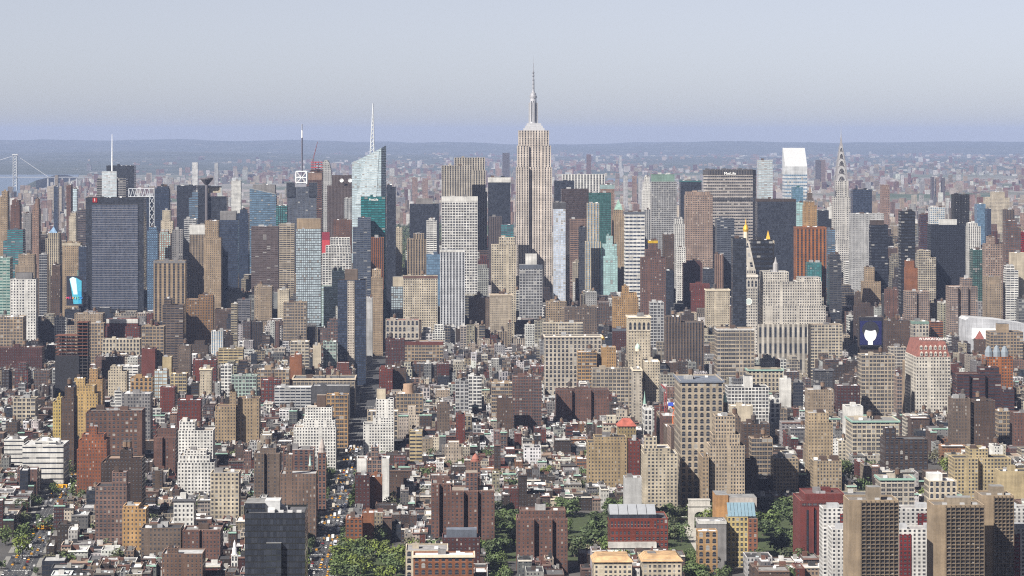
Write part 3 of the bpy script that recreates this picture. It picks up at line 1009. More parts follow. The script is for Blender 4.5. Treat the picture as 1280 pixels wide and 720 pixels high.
# unfinished red steel floors and a crane
B = bld("unfinished tower with red steel floors open to the sky", OT, 388, 404, 212, 218, 5600, 26, 'R', 'pinkbrick', bulk=0)
Y = 5600
q = MB()
for i in range(3):
    pbox(q, 388.5, 403, 209 - i * 3.4, 210 - i * 3.4, Y + 1, 24, STEEL, (.45, .08, .08), top=STEEL, topcol=(.3, .1, .1))
for px in (389.5, 394, 398, 402):
    pbox(q, px, px + .7, 202, 213, Y + 3, 2, STEEL, (.25, .07, .07))
q.build("steel_frame", B.o)
def crane(label, px, Y, yb_, ytop, jx, jy, col, r=.7):
    t = empty("tower_crane", (WX(px, Y), Y, WZ(yb_, px, Y)))
    tag(t, label, "crane")
    q = MB()
    x, z0, z1 = WX(px, Y), WZ(yb_, px, Y), WZ(ytop, px, Y)
    for dx in (-1, 1):
        for dy in (-1, 1): q.bar((x + dx, Y + dy, z0), (x + dx, Y + dy, z1), r * .35, STEEL, col)
    n = max(3, int((z1 - z0) / 3))
    for i in range(n):
        za, zb = z0 + (z1 - z0) * i / n, z0 + (z1 - z0) * (i + 1) / n
        s_ = 1 if i % 2 else -1
        q.bar((x - s_, Y - 1, za), (x + s_, Y - 1, zb), r * .25, STEEL, col); q.bar((x - 1, Y - s_, za), (x - 1, Y + s_, zb), r * .25, STEEL, col)
    q.build("mast", t)
    q = MB()
    a = Vector((x, Y, z1)); e = Vector((WX(jx, Y), Y + 2, WZ(jy, jx, Y)))
    for dx in (-.8, .8): q.bar(a + Vector((dx, 0, 0)), e, r * .4, STEEL, col)
    q.bar(a + Vector((0, 0, 2)), e, r * .4, STEEL, col)
    q.build("jib", t)
    q = MB()
    q.box(x - 4, x - 1, Y - 1.5, Y + 1.5, z1 - 2, z1 + 1, STEEL, (.2, .2, .2))
    q.build("counterweight", t)
    return t
crane("dark red crane leaning up from the unfinished tower", 391.5, 5590, 212, 199, 397, 177, (.22, .1, .12))
crane("red lattice hoist crane rising by the avenue of trees", 832, 3010, 560, 487, 826, 480, (.28, .08, .08))
t = crane("orange crane boom with a blue head standing in the avenue of trees", 842.5, 2930, 565, 512, 838, 505, (.7, .2, .05))
q = MB()
x, z = WX(838.5, 2930), WZ(505, 838.5, 2930)
q.box(x - 2.5, x + 2.5, 2929, 2933, z - 2, z + 1.4, STEEL, (.05, .1, .45))
q.build("crane_head", t)
# red and white wall panel
Y = 4690
q = MB()
pbox(q, 402.5, 412, 300, 317, Y, 3, STEEL, (.42, .06, .07), top=STEEL)
pbox(q, 402.5, 412, 290, 299.9, Y, 3, STEEL, (.22, .03, .05), top=STEEL)
start(q, "billboard", "tall red wall panel, darker at the top, beside white stepped offices", "billboard", 402, 412, 290, 317, Y, 3)
# pair of dark glass slabs with a pale stripe between
B = bld("black glass tower split by one pale stripe of windows", GT, 422, 458, 350, 458, 3900, 28, 'C:n', 'black', pent=(431, 447, 337, 'taupe'), bulk=0, st=3.2, short='black pale striped tower')
Y = 3900
q = MB()
q.box(WX(434.5, Y), WX(443, Y), Y - 1.2, Y - .05, 0, WZ(351, 438, Y), facade('PB:w'), (.62, .56, .48), 3, 3.4)
q.build("window_stripe", B.o)
# roofs with points
def pointed(label_start, px0, px1, y0, y1, col, mat=ROOF, part='pointed_roof', dy=2):
    o_ = [o for o in bpy.data.objects if str(o.get('label', '')).startswith(label_start)][0]
    Y = o_.location.y
    r = (px1 - px0) / 2 * Y / F
    x = WX((px0 + px1) / 2, Y)
    q = MB()
    q.frustum(x - r, x + r, Y - r, Y + r, WZ(y0, (px0 + px1) / 2, Y), x - .1, x + .1, Y - .1, Y + .1, WZ(y1, (px0 + px1) / 2, Y), mat, col)
    q.build(part, o_)
bld("beige hotel tower under a green copper pyramid roof", HO, 765, 781, 270, 325, 5000, 26, 'P', 'tan', tiers=[(767, 779, 262)], bulk=0, short='green pyramid roofed hotel')
pointed("beige hotel tower", 767.5, 778.5, 263, 249, C['copper'])
bld("cream tower topped by a gold pyramid behind the dark floor lined block", OT, 951, 968, 301, 330, 4400, 30, 'P', 'cream', bulk=0)
pointed("cream tower topped by a gold", 956.8, 963.2, 302, 288, C['gold'], GOLD)
bld("brown ornate tower with a tapering stone crown beside the wedge tower", OT, 1008, 1017, 248, 262, 5800, 22, 'P', 'taupe', tiers=[(1009.5, 1015.5, 241)], bulk=0)
pointed("brown ornate tower with", 1010.5, 1014.5, 242, 231, C['taupe'], TRIM, 'stone_crown')
bld("small brown brick tower under a red pointed roof by the white hall", BB, 1217, 1232, 424, 440, 4160, 22, 'P', 'brown', bulk=0)
pointed("small brown brick tower under a red", 1219, 1230, 424, 413, (.24, .09, .075))
q = MB()
Y = 4900
x = WX(709.5, Y)
q.box(x - 3.5, x + 3.5, Y, Y + 7, 0, WZ(318, 709, Y), facade('P'), C['limestone'])
q.frustum(x - 3.5, x + 3.5, Y, Y + 7, WZ(318, 709, Y), x - .1, x + .1, Y + 3.4, Y + 3.6, WZ(288, 709, Y), TRIM, C['limestone'])
start(q, "church_spire", "slender pale stone church spire east of the slim blue glass tower", "church", 707, 712, 288, 345, Y, 8)
B = bld("yellow tan tower house under a red hipped roof with green creepers", AT, 771, 795, 533, 556, 2770, 22, 'P', (.44, .35, .2), bulk=0)
Y = 2770
q = MB()
q.frustum(B.X0 - 1, B.X1 + 1, Y - 1, Y + 23, B.Z + .1, B.X0 + 5, B.X1 - 5, Y + 8, Y + 14, WZ(524, 783, Y), ROOF, (.34, .11, .08))
q.build("hipped_roof", B.o)
# black glass tower in front of the white clock tower
bld("black glass slab tower hiding half of the white clock tower", GT, 914, 933, 298, 415, 3880, 22, 'C', (.012, .012, .016), st=3.2, roof='tar', bulk=1, short='black slab beside clock tower')
Y = 4092
k = Y / F
b = MB()
WM = (.62, .58, .52)
zt = lambda py: WZ(py, 933.5, Y)
cx = WX(933.5, Y)
h = 13.5 * k
b.box(cx - h, cx + h, Y, Y + 26, 0, zt(343), PBm, WM, 3.2, 3.9, top=ROOF)
b.box(cx - h - .8, cx + h + .8, Y - .8, Y + 26.8, zt(346), zt(344), TRIM, WM)
b.box(cx - h - .4, cx + h + .4, Y - .4, Y + 26.4, zt(360), zt(349), facade('A'), WM, 4.8, 10)
b.box(cx - 11.5 * k, cx + 11.5 * k, Y + 2, Y + 24, zt(343), zt(337), PBm, WM, 3.2, 6)
o = start(b, "clock_tower", "white stone clock tower with steep roof and gold lantern", "clock tower", 920, 947, 274, 420, Y, 26, "white clock tower")
q = MB()
q.frustum(cx - 11 * k, cx + 11 * k, Y + 2.5, Y + 23.5, zt(337), cx - 3.6 * k, cx + 3.6 * k, Y + 10, Y + 16, zt(301), facade('P'), WM)
q.build("steep_roof", o)
q = MB()
q.lathe(cx, Y + 13, [(2.9 * k, zt(301)), (2.9 * k, zt(290))], TRIM, C['cream'], 10)
ln = q.build("lantern", o)
q = MB()
q.lathe(cx, Y + 13, [(2.9 * k, zt(290)), (3.6 * k, zt(287)), (2.7 * k, zt(283)), (.8 * k, zt(281)), (.6 * k, zt(277)), (0, zt(273))], GOLD, (1, 1, 1), 12)
q.build("gilded_dome", ln)
q = MB()
zc = zt(377); xc = cx + 2.5 * k
for t in range(20):
    a0, a1 = t * math.pi / 10, (t + 1) * math.pi / 10
    for r0, r1, cc in ((0.01, 3.6, (.45, .5, .48)), (3.6, 4.3, (.75, .74, .7))):
        q.poly([(xc + r0 * k * math.cos(a0), Y - .5, zc + r0 * k * math.sin(a0)), (xc + r1 * k * math.cos(a0), Y - .5, zc + r1 * k * math.sin(a0)),
                (xc + r1 * k * math.cos(a1), Y - .5, zc + r1 * k * math.sin(a1)), (xc + r0 * k * math.cos(a1), Y - .5, zc + r0 * k * math.sin(a1))], TRIM, cc)
q.build("clock_face", o)
# broad white stepped block with arcade
Y = 4096
B = bld("huge white stone block stepping up in terraces over a giant arcade", OT, 948, 1032, 382, 446, Y, 60, 'PB', (.64, .60, .54), tiers=[(949, 1027, 352, 4), (954, 986, 340, 3)], bay=3.4, st=3.9, bulk=0, roof='lgrey', short='huge white terraced block')
q = MB()
pbox(q, 999, 1026, 346.5, 356, Y + 8, 34, PBm, (.64, .60, .54), 3.4, 3.9)
q.build("terrace_block", B.o)
q = MB()
q.box(WX(947, Y), WX(1010, Y), Y - 3, Y - .05, 0, WZ(405, 980, Y), facade('V'), (.60, .56, .5), 7, 24, top=TRIM, topcol=(.6, .56, .5))
q.build("arcade", B.o)
q = MB()
cx = WX(972, Y); k = Y / F
q.lathe(cx, Y + 24, [(3.6 * k, WZ(342, 972, Y)), (3.4 * k, WZ(331, 972, Y)), (1.6 * k, WZ(328, 972, Y)), (.4 * k, WZ(322, 972, Y))], TRIM, C['grey'], 10)
q.build("cupola", B.o)
# narrow wedge building at the crossing
B = bld("tall pale stone building with rich cornice at the crossing of two streets", LB, 783, 813, 396, 448, 3500, 40, 'P', 'cream', cornice='cream', bay=3.2, roof='white', short='tall pale corniced building')
Y = 3500
q = MB()
q.box(B.X0 - .4, B.X1 + .4, Y - .5, Y - .05, WZ(414, 798, Y), WZ(401, 798, Y), facade('A'), C['cream'], 5, 12.5)
q.build("arched_storey", B.o)
# gold and green domes
def domed(label, px, w, y0, yd, yt, Y, col, dcol, mat):
    b = MB(); k = Y / F; x = WX(px, Y)
    b.box(x - w * k, x + w * k, Y, Y + 2 * w * k, 0, WZ(y0, px, Y), facade('P'), col)
    b.lathe(x, Y + w * k, [(w * k * .8, WZ(y0, px, Y)), (w * k * .8, WZ(yd, px, Y))], TRIM, col, 10)
    o = start(b, "domed_tower", label, "domed tower", px - w, px + w, yt, y0 + 8, Y, 2 * w * k)
    q = MB()
    z0, z1 = WZ(yd, px, Y), WZ(yt, px, Y)
    q.lathe(x, Y + w * k, [(w * k * .85, z0), (w * k * .8, z0 + (z1 - z0) * .3), (w * k * .5, z0 + (z1 - z0) * .6), (.4, z0 + (z1 - z0) * .75), (0, z1)], mat, dcol, 12)
    q.build("dome", o)
domed("little white corner tower with a gold dome among low roofs", 753.5, 3.2, 429, 425, 419, 3560, C['white'], (1, 1, 1), GOLD)
domed("cream corner tower with a pale green dome at the narrow street", 797.5, 4, 439, 436, 428, 3420, C['cream'], C['pgreen'], TRIM)
# red mansard with roof lettering
B = bld("white stone building with tall red mansard roof and roof lettering", HO, 1131, 1188, 446, 512, 3350, 82, 'PB', (.66, .62, .55), bay=3.4, st=4, bulk=0, roof='tar', short='red mansard roofed building')
Y = 3350
q = MB()
zm = WZ(427, 1166, Y)
q.frustum(B.X0 + .3, B.X1 - .3, Y + .3, Y + 81, B.Z - 1.2, B.X0 + 5, B.X1 - 5, Y + 6, Y + 76, zm, ROOF, (.23, .10, .08))
mr = q.build("mansard_roof", B.o)
for row in range(2):
    for i in range(6):
        x = B.X0 + 3.5 + (B.X1 - B.X0 - 7) * (i + .5) / 6
        z = B.Z + 1 + row * 7
        d = MB()
        yy = Y + .3 + 1.6 + row * 2.6
        d.box(x - 1.5, x + 1.5, yy - 2, yy + 3, z, z + 3.6, facade('PB'), (.6, .56, .5), 3, 3.6)
        d.poly([(x - 1.8, yy - 2.2, z + 3.6), (x + 1.8, yy - 2.2, z + 3.6), (x, yy - 2.2, z + 5.4)], TRIM, (.6, .56, .5))
        d.build("dormer", mr)
text("roof_lettering", "W UNION SQUARE", WX(1168, Y), Y + 6, zm + 2.6, 3.9, WLET, B.o)
q = MB()
q.box(WX(1153, Y), WX(1184, Y), Y + 6.6, Y + 7, zm - 1, zm + .6, STEEL, (.1, .1, .1))
q.build("sign_rail", B.o)
# white hall with sweeping grey roof
Y = 4260
b = MB()
prism(b, [(1207, gz(1207, Y)), (1292, gz(1292, Y)), (1292, 409), (1282, 405), (1250, 400), (1211, 397), (1207, 400)], Y, 60, facade('B'), (.58, .59, .62), top=PLAIN, topcol=(.74, .75, .77))
o = start(b, "white_hall", "wide hall with a sweeping pale grey roof and white ends", "hall", 1207, 1290, 397, 425, Y, 60, "sweeping pale roofed hall")
q = MB()
pbox(q, 1216, 1256, 411, 424, Y - 6, 5.9, STEEL, (.78, .78, .78), top=STEEL, topcol=(.78, .78, .78))
q.build("white_canopy", o)
# posters
BLUE = (.009, .012, .09)
Y = 3996
b = MB()
pbox(b, 1073.5, 1103.5, 396.5, 433, Y, 1.6, STEEL, (.02, .02, .03), top=STEEL)
o = start(b, "billboard", "tall dark blue poster with a pale oval figure, on a dark block", "billboard", 1073, 1104, 396, 433, Y, 1.6, "tall blue poster")
q = MB()
pbox(q, 1075, 1102, 401, 431, Y - .3, .25, STEEL, BLUE)
q.build("poster_sheet", o)
q = MB()
def blob(q, cx, cyp, rx, ry, d, col, n=24, a0=0, a1=2 * math.pi):
    for t in range(n):
        t0, t1 = a0 + (a1 - a0) * t / n, a0 + (a1 - a0) * (t + 1) / n
        f = lambda t: (WX(cx + rx * math.cos(t), Y), Y - d, WZ(cyp - ry * math.sin(t), cx, Y))
        q.poly([(WX(cx, Y), Y - d, WZ(cyp, cx, Y)), f(t0), f(t1)], STEEL, col)
blob(q, 1088, 412, 10.5, 10.5, .5, (.03, .03, .04))
blob(q, 1088, 418, 7.6, 9, .7, (.78, .78, .80))
pbox(q, 1085, 1091, 424, 431, Y - .8, .05, STEEL, (.78, .78, .80))
blob(q, 1088, 409, 7.5, 4.5, .9, (.03, .03, .04))
q.build("printed_figure", o)
Y = 4140
b = MB()
pbox(b, 83, 104, 345, 382, Y, 1.6, STEEL, (.015, .018, .035), top=STEEL)
o = start(b, "billboard", "dark poster with a turquoise light beam and multicoloured lettering", "billboard", 83, 104, 345, 382, Y, 1.6, "poster with turquoise beam")
q = MB()
for pp, cc in (([(92, 380), (102, 380), (102, 351), (95, 347), (87, 349)], (.07, .36, .48)), ([(92, 368), (97, 368), (95, 348), (91, 346), (87, 348.5)], (.55, .78, .85)), ([(98, 379), (102, 379), (102, 364), (98, 364)], (.03, .30, .50))):
    d = .3 if cc[0] > .05 and cc[0] < .1 else .6 if cc[0] < .05 else .45
    q.poly([(WX(x, Y), Y - d, WZ(y, x, Y)) for x, y in pp], STEEL, cc)
q.build("poster_beam", o)
for i, (ch, cc) in enumerate(zip("MEXICO", ((.8, .05, .15), (.5, .08, .4), (.85, .3, .03), (.75, .55, .05), (.2, .5, .1), (.05, .25, .7)))):
    text("poster_letter", ch, WX(84.6 + i * 3.4, Y), Y - 1, WZ(372.5, 92, Y), 4.6, flat_mat("letter_paint", cc), o)
# unfinished frame on the wide avenue
Y = 3650
b = MB()
X = lambda p: WX(p, Y)
zt = lambda py: WZ(py, 89, Y)
DK = (.03, .026, .028)
z = 6.0
lev = 0
while z < zt(402):
    xa = 69 if z < zt(419) else 96
    cc = (.34, .14, .09) if z > zt(447) else (.12, .10, .09)
    b.box(X(xa), X(110), Y, Y + 26, z, z + .7, PLAIN, cc)
    z += 4.1
for i in range(7):
    for j in range(3):
        px = 69.5 + i * 6.6
        top = zt(419) if px < 95 else zt(402)
        b.box(X(px), X(px) + .9, Y + .4 + j * 12, Y + 1.3 + j * 12, 0, top, PLAIN, (.09, .08, .08))
b.box(X(97), X(108), Y + 6, Y + 22, 0, zt(404), PLAIN, DK)
o = start(b, "unfinished_building", "unfinished dark building with bare reddish floors and black netting", "construction site", 68, 110, 402, 498, Y, 27, "unfinished dark building")
q = MB()
q.box(X(69), X(99), Y - .8, Y - .2, 4, zt(444), PLAIN, (.035, .034, .045))
q.build("safety_net", o)
# green roofed orange row etc. on the near side: brick hall with silver roof
Y = 2270
B = bld("red brick hall with tall paired windows under a sloping silver roof", 'college hall', 759.5, 835, 648, 684, Y, 42, 'PB', (.30, .085, .06), bay=3.2, st=4.4, bulk=0, roof='dgrey', short='silver roofed brick hall')
q = MB()
q.box(B.X0 - .25, WX(821, Y), Y - .3, Y - .05, WZ(662, 790, Y), WZ(648.5, 790, Y), facade('PB'), (.30, .085, .06), 2.5, 9)
q.build("tall_window_storey", B.o)
q = MB()
x0, x1 = WX(762, Y), WX(820.5, Y)
z0, z1, z2 = B.Z - 1.2, WZ(643, 790, Y + 2), WZ(630, 790, Y + 16)
q.box(x0, x1, Y + 2, Y + 30, z0, z1, facade('C'), (.1, .1, .11), 3, 4, lid=False)
for i in range(5):
    a, c = x0 + (x1 - x0) * i / 5 + .2, x0 + (x1 - x0) * (i + 1) / 5 - .2
    q.poly([(a, Y + 1.4, z1), (c, Y + 1.4, z1), (c, Y + 16, z2), (a, Y + 16, z2)], METAL, (.60, .62, .65))
    q.poly([(a, Y + 16, z2), (c, Y + 16, z2), (c, Y + 30, z1), (a, Y + 30, z1)], METAL, (.60, .62, .65))
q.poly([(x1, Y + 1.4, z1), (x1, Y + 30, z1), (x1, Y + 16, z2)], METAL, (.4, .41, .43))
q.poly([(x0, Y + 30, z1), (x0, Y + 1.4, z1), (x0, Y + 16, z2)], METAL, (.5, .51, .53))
q.build("silver_roof", B.o)
q = MB()
q.box(WX(760, Y), WX(820, Y), Y - 6, Y - .3, WZ(679, 790, Y) - 3, WZ(677, 790, Y), PLAIN, (.6, .58, .55))
q.build("entrance_ledge", B.o)
# yellow centre with glass slope
Y = 2255
b = MB()
pbox(b, 909, 935, 646, None, Y, 30, facade('PB'), (.62, .5, .26), 3.4, 4)
pbox(b, 935, 947, 648, None, Y, 30, facade('PB'), (.36, .17, .11), 3.2, 3.8)
o = start(b, "student_centre", "yellow fronted building with glass sloping roof and orange side wall", "college hall", 895, 947, 616, 682, Y, 46, "yellow glass roofed building")
q = MB()
pbox(q, 895, 910.5, 619, None, Y + 14, 30, PLAIN, (.55, .32, .16))
q.build("orange_wall", o)
q = MB()
xs = [WX(910, Y), WX(945, Y)]
za, zb = WZ(645.6, 928, Y), WZ(628, 928, Y + 12)
for i in range(8):
    a, c = xs[0] + (xs[1] - xs[0]) * i / 8 + .12, xs[0] + (xs[1] - xs[0]) * (i + 1) / 8 - .12
    q.poly([(a, Y + 1, za), (c, Y + 1, za), (c, Y + 12, zb), (a, Y + 12, zb)], METAL, (.34, .48, .56))
q.build("glass_slope", o)
q = MB()
pbox(q, 912, 946, 622, 640, Y + 12.2, 24, PLAIN, (.55, .5, .46))
q.build("roof_block", o)
B = bld("low grey block with white roof edge before the white arch", 'hall', 870, 908, 652, 672, 2245, 24, 'B', 'grey', band=(3, 'white'), roof='lgrey', bulk=0)
B = bld("small orange brick pavilion with tall openings under the grey block", 'hall', 870, 897, 664, 684, 2205, 16, 'A', 'otan', bulk=0)
# triumphal arch
Y = 2480
k = Y / F
b = MB()
MA = (.70, .67, .62)
x0, x1, xa, xb_ = WX(861, Y), WX(888, Y), WX(868, Y), WX(881, Y)
ztop = 23.5; zs = 9.5; d = 9
rr = (xb_ - xa) / 2; xc = (xa + xb_) / 2
for (p, q_) in ((x0, xa), (xb_, x1)):
    b.box(p, q_, Y, Y + d, 0, zs, PLAIN, MA, lid=False)
arc = [(xc - rr * math.cos(t * math.pi / 16), zs + rr * math.sin(t * math.pi / 16)) for t in range(17)]
for yy, rev in ((Y, False), (Y + d, True)):
    for t in range(16):
        (p, zp), (r, zr_) = arc[t], arc[t + 1]
        Q = [(p, yy, zp), (r, yy, zr_), (r, yy, ztop - 5), (p, yy, ztop - 5)]
        b.poly(Q[::-1] if rev else Q, PLAIN, MA)
    for (p, r) in ((x0, xa), (xb_, x1)):
        Q = [(p, yy, zs), (r, yy, zs), (r, yy, ztop - 5), (p, yy, ztop - 5)]
        b.poly(Q[::-1] if rev else Q, PLAIN, MA)
for t in range(16):
    (p, zp), (r, zr_) = arc[t], arc[t + 1]
    b.poly([(p, Y, zp), (p, Y + d, zp), (r, Y + d, zr_), (r, Y, zr_)], PLAIN, MA)
for xx in (x0, x1):
    b.poly([(xx, Y, zs), (xx, Y + d, zs), (xx, Y + d, ztop - 5), (xx, Y, ztop - 5)], PLAIN, MA)
o = start(b, "triumphal_arch", "white marble triumphal arch at the end of the avenue of trees", "arch", 861, 888, 626, 664, Y, d, "white marble arch")
q = MB()
q.box(x0 - .8, x1 + .8, Y - .8, Y + d + .8, ztop - 5, ztop - 4.2, PLAIN, MA)
q.build("cornice", o)
q = MB()
q.box(x0 + .3, x1 - .3, Y + .3, Y + d - .3, ztop - 4.2, ztop, PLAIN, MA)
q.box(x0 - .2, x1 + .2, Y - .2, Y + d + .2, ztop, ztop + .6, PLAIN, MA)
q.build("attic", o)
# three concrete towers with deep window grids
CN = (.42, .33, .235)
for lab, x0, xm, x1, yt, Y, pb in (("tan concrete tower with deep window grid, beside the red hall of piers", 1061, 1076, 1123, 625, 1960, (1085, 1101, 609)),
                               ("tan concrete tower with deep window grid, middle one of three alike", 1167, 1182, 1230, 631, 1985, (1184, 1214, 622)),
                               ("tan concrete tower with deep window grid, partly shaded by its twin", 1227, 1242, 1267, 619, 2030, (1239, 1255, 608))):
    dep = 28
    b, r = MB(), MB()
    X0, XM, X1 = WX(x0, Y), WX(xm, Y), WX(x1, Y)
    Z = WZ(yt, (x0 + x1) / 2, Y)
    block(b, r, X0, X1, Y, Y + dep, 0, Z, PLAIN, CN, 4, 2.6, (.2, .18, .16), 1.2)
    o = start(b, "concrete_tower", lab, "apartment tower", x0, x1, yt, 730, Y, dep, lab[:22] if False else None, "three concrete towers")
    r.build("roof", o)
    g = MB()
    ns = int(Z / 2.55)
    g.wall((XM + .1, Y - .12), (X1, Y - .12), Z - ns * 2.55, Z - 1.4, facade('G'), (.20, .165, .13), 1.6, 2.55)
    g.build("window_glass", o)
    g = MB()
    for i in range(ns):
        z = Z - 1.4 - i * 2.55
        g.box(XM, X1 + .2, Y - 1.3, Y - .13, z - .55, z, PLAIN, (.30, .235, .17))
    nb = round((X1 - XM) / 3.1)
    for i in range(nb + 1):
        x = XM + (X1 - XM - .3) * i / nb
        g.box(x, x + .36, Y - 1.55, Y - .14, 0, Z - .3, PLAIN, (.30, .235, .17))
    g.build("concrete_grid", o)
    g = MB()
    pbox(g, pb[0], pb[1], pb[2], yt + 2, Y + 8, 12, PLAIN, (.36, .30, .23))
    g.build("penthouse", o)
    for kx in (.2, .55, .8):
        put_box("air_conditioner", o, X0 + (X1 - X0) * kx, X0 + (X1 - X0) * kx + 3, Y + 4, Y + 6.5, Z - 1.2, Z + .8, STEEL, (.4, .4, .4))
# long white slabs behind them
WS = (.70, .69, .67)
for lab, x0, yt, Y, reds in (("long white apartment slab with coloured balconies, the taller rear one", 1024, 635, 2120, ((1050, 1061), (1147, 1167))),
                             ("long white apartment slab with red panels, the lower front one", 1035, 661, 2075, ((1124, 1139), (1268, 1275)))):
    B = bld(lab, 'apartment slab', x0, 1300, yt, 730, Y, 20, 'PB', WS, bay=3.4, st=2.9, roof='grey', bulk=0)
    for (ra, rb) in reds:
        q = MB()
        q.box(WX(ra, Y), WX(rb, Y), Y - .5, Y - .05, 0, B.Z - 4, facade('PB'), (.30, .06, .06), 3.4, 2.9)
        q.build("coloured_panel", B.o)
    for i in range(7):
        px = x0 + 12 + i * 37
        q = MB()
        q.box(WX(px, Y), WX(px + 14, Y), Y + 4, Y + 14, B.Z - 1.1, B.Z + 2.6, PLAIN, (.55, .56, .58))
        q.build("roof_bulkhead", B.o)
# black glass hotel, nearest
B = bld("black glass hotel tower closest to us with stepped roofs", HO, 306, 385, 641, 730, 1540, 34, 'C', (.012, .016, .018), bay=1.7, st=3.2, bulk=0, roof='dgrey', short='black glass hotel tower')
Y = 1540
q = MB()
pbox(q, 306, 331, 629, 642.5, Y + 12, 21, facade('C'), (.012, .016, .018), 1.7, 3.2)
q.build("upper_block", B.o)
q = MB()
pbox(q, 331, 350, 626, 641.5, Y + 14, 14, PLAIN, (.66, .67, .68), topcol=(.6, .6, .6))
q.build("plant_room", B.o)
q = MB()
q.box(WX(333, Y), WX(352, Y), Y - 3, Y - .05, 0, WZ(678, 342, Y), facade('C'), (.03, .04, .038), 2.4, 3.2, top=ROOF, topcol=(.3, .3, .3))
q.build("front_bay", B.o)
for kx in (.4, .55, .7, .85):
    put_box("air_conditioner", B.o, B.X0 + (B.X1 - B.X0) * kx, B.X0 + (B.X1 - B.X0) * kx + 2.6, Y + 6, Y + 9, B.Z - 1.1, B.Z + .4, STEEL, (.5, .5, .5))
# clock tower of the old courthouse, steeples
def steeple(label, px, w, yb_, ysh, ytop, Y, col, rcol, n=8, cat="church tower", rings=()):
    b = MB(); k = Y / F; x = WX(px, Y); r = w * k
    b.box(x - r, x + r, Y, Y + 2 * r, 0, WZ(ysh, px, Y), facade('A'), col, 3, 5)
    o = start(b, "steeple", label, cat, px - w, px + w, ytop, yb_, Y, 2 * r)
    q = MB()
    z0, z1 = WZ(ysh, px, Y), WZ(ytop, px, Y)
    q.lathe(x, Y + r, [(r * 1.1, z0), (r * 1.1, z0 + .6), (r * .8, z0 + .7)] + [(r * a, z0 + (z1 - z0) * t) for t, a in rings] + [(0, z1)], TRIM, rcol, n)
    q.build("spire", o)
steeple("round brick clock tower with grey conical roof beside the central avenue", 402.5, 5, 600, 566, 547, 2600, (.30, .17, .13), (.34, .30, .28), 10, "clock tower", rings=((.15, .75), (.3, .8)))
steeple("thin pale green church steeple west of the brick clock tower", 387.5, 1.8, 588, 582, 566, 2680, C['beige'], (.42, .6, .55), 8)
steeple("white church tower with small dome above low tan roofs", 293, 4, 708, 694, 675, 2160, C['white'], C['silver'], 8, rings=((.02, .75), (.45, .7), (.46, .5), (.7, .45), (.85, .25)))
steeple("brown bell tower with a red dome behind the big brick apartments", 594.5, 6, 592, 577, 567, 2520, (.28, .17, .13), (.30, .13, .10), 12, rings=((.3, .85), (.6, .6), (.85, .25)))
steeple("small stone church tower by the narrow street canyon", 806, 2.2, 512, 505, 488, 3020, C['white'], C['copper'], 8)
steeple("tan spired turret on the tall tan tower's roof", 906.5, 3.4, 521, 503, 488, 2662, (.47, .38, .29), (.35, .52, .47), 8, "turret")
# far bridge
Y = 17500
t = empty("suspension_bridge", (WX(18, Y), Y, 0))
tag(t, "pale suspension bridge tower and cable over the far river", "bridge")
q = MB()
zt = lambda py, px=18: WZ(py, px, Y)
for dx in (-11, 11):
    for dy in (-9, 9):
        q.bar((WX(19, Y) + dx, Y + dy, 0), (WX(19, Y) + dx * .9, Y + dy * .9, zt(194)), 2.0, STEEL, (.42, .43, .43))
for i in range(12):
    za, zb = zt(234) + (zt(194) - zt(234)) * i / 12, zt(234) + (zt(194) - zt(234)) * (i + 1) / 12
    for s_ in (-1, 1):
        q.bar((WX(19, Y) - 11 * s_, Y - 9, za), (WX(19, Y) + 11 * s_, Y - 9, zb), 1.0, STEEL, (.42, .43, .43))
q.box(WX(19, Y) - 16, WX(19, Y) + 16, Y - 14, Y + 14, zt(194), zt(192.8), STEEL, (.55, .55, .54))
q.build("bridge_tower", t)
q = MB()
q.box(WX(-60, Y), WX(115, Y), Y - 14, Y + 14, zt(222), zt(221), STEEL, (.30, .31, .33))
for p in range(60, 112, 9):
    q.box(WX(p, Y) - 4, WX(p, Y) + 4, Y - 10, Y + 10, 0, zt(222), STEEL, (.35, .35, .36))
q.build("bridge_deck", t)
q = MB()
prev = None
for i in range(13):
    s_ = i / 12
    p = (WX(18 - 60 * s_, Y), Y, zt(194 + 12 * (1 - (1 - s_) ** 2)))
    if prev: q.bar(prev, p, 1.1, STEEL, (.42, .42, .43))
    prev = p
prev = None
for i in range(9):
    s_ = i / 8
    p = (WX(20 + 40 * s_, Y), Y, zt(194 + 27 * s_))
    if prev: q.bar(prev, p, .8, STEEL, (.6, .6, .6))
    prev = p
q.build("main_cable", t)
# far riverside church
Y = 11800
b = MB()
pbox(b, 59, 77, 233, None, Y, 60, facade('P'), (.55, .48, .40), 5, 6)
pbox(b, 68.5, 72.2, 219, None, Y + 20, 24, facade('V'), (.52, .45, .38), 4, 6)
start(b, "tall_church", "distant tan church block with a tall square tower by the river", "church", 59, 77, 217, 240, Y, 60)
AUTO[0] = True
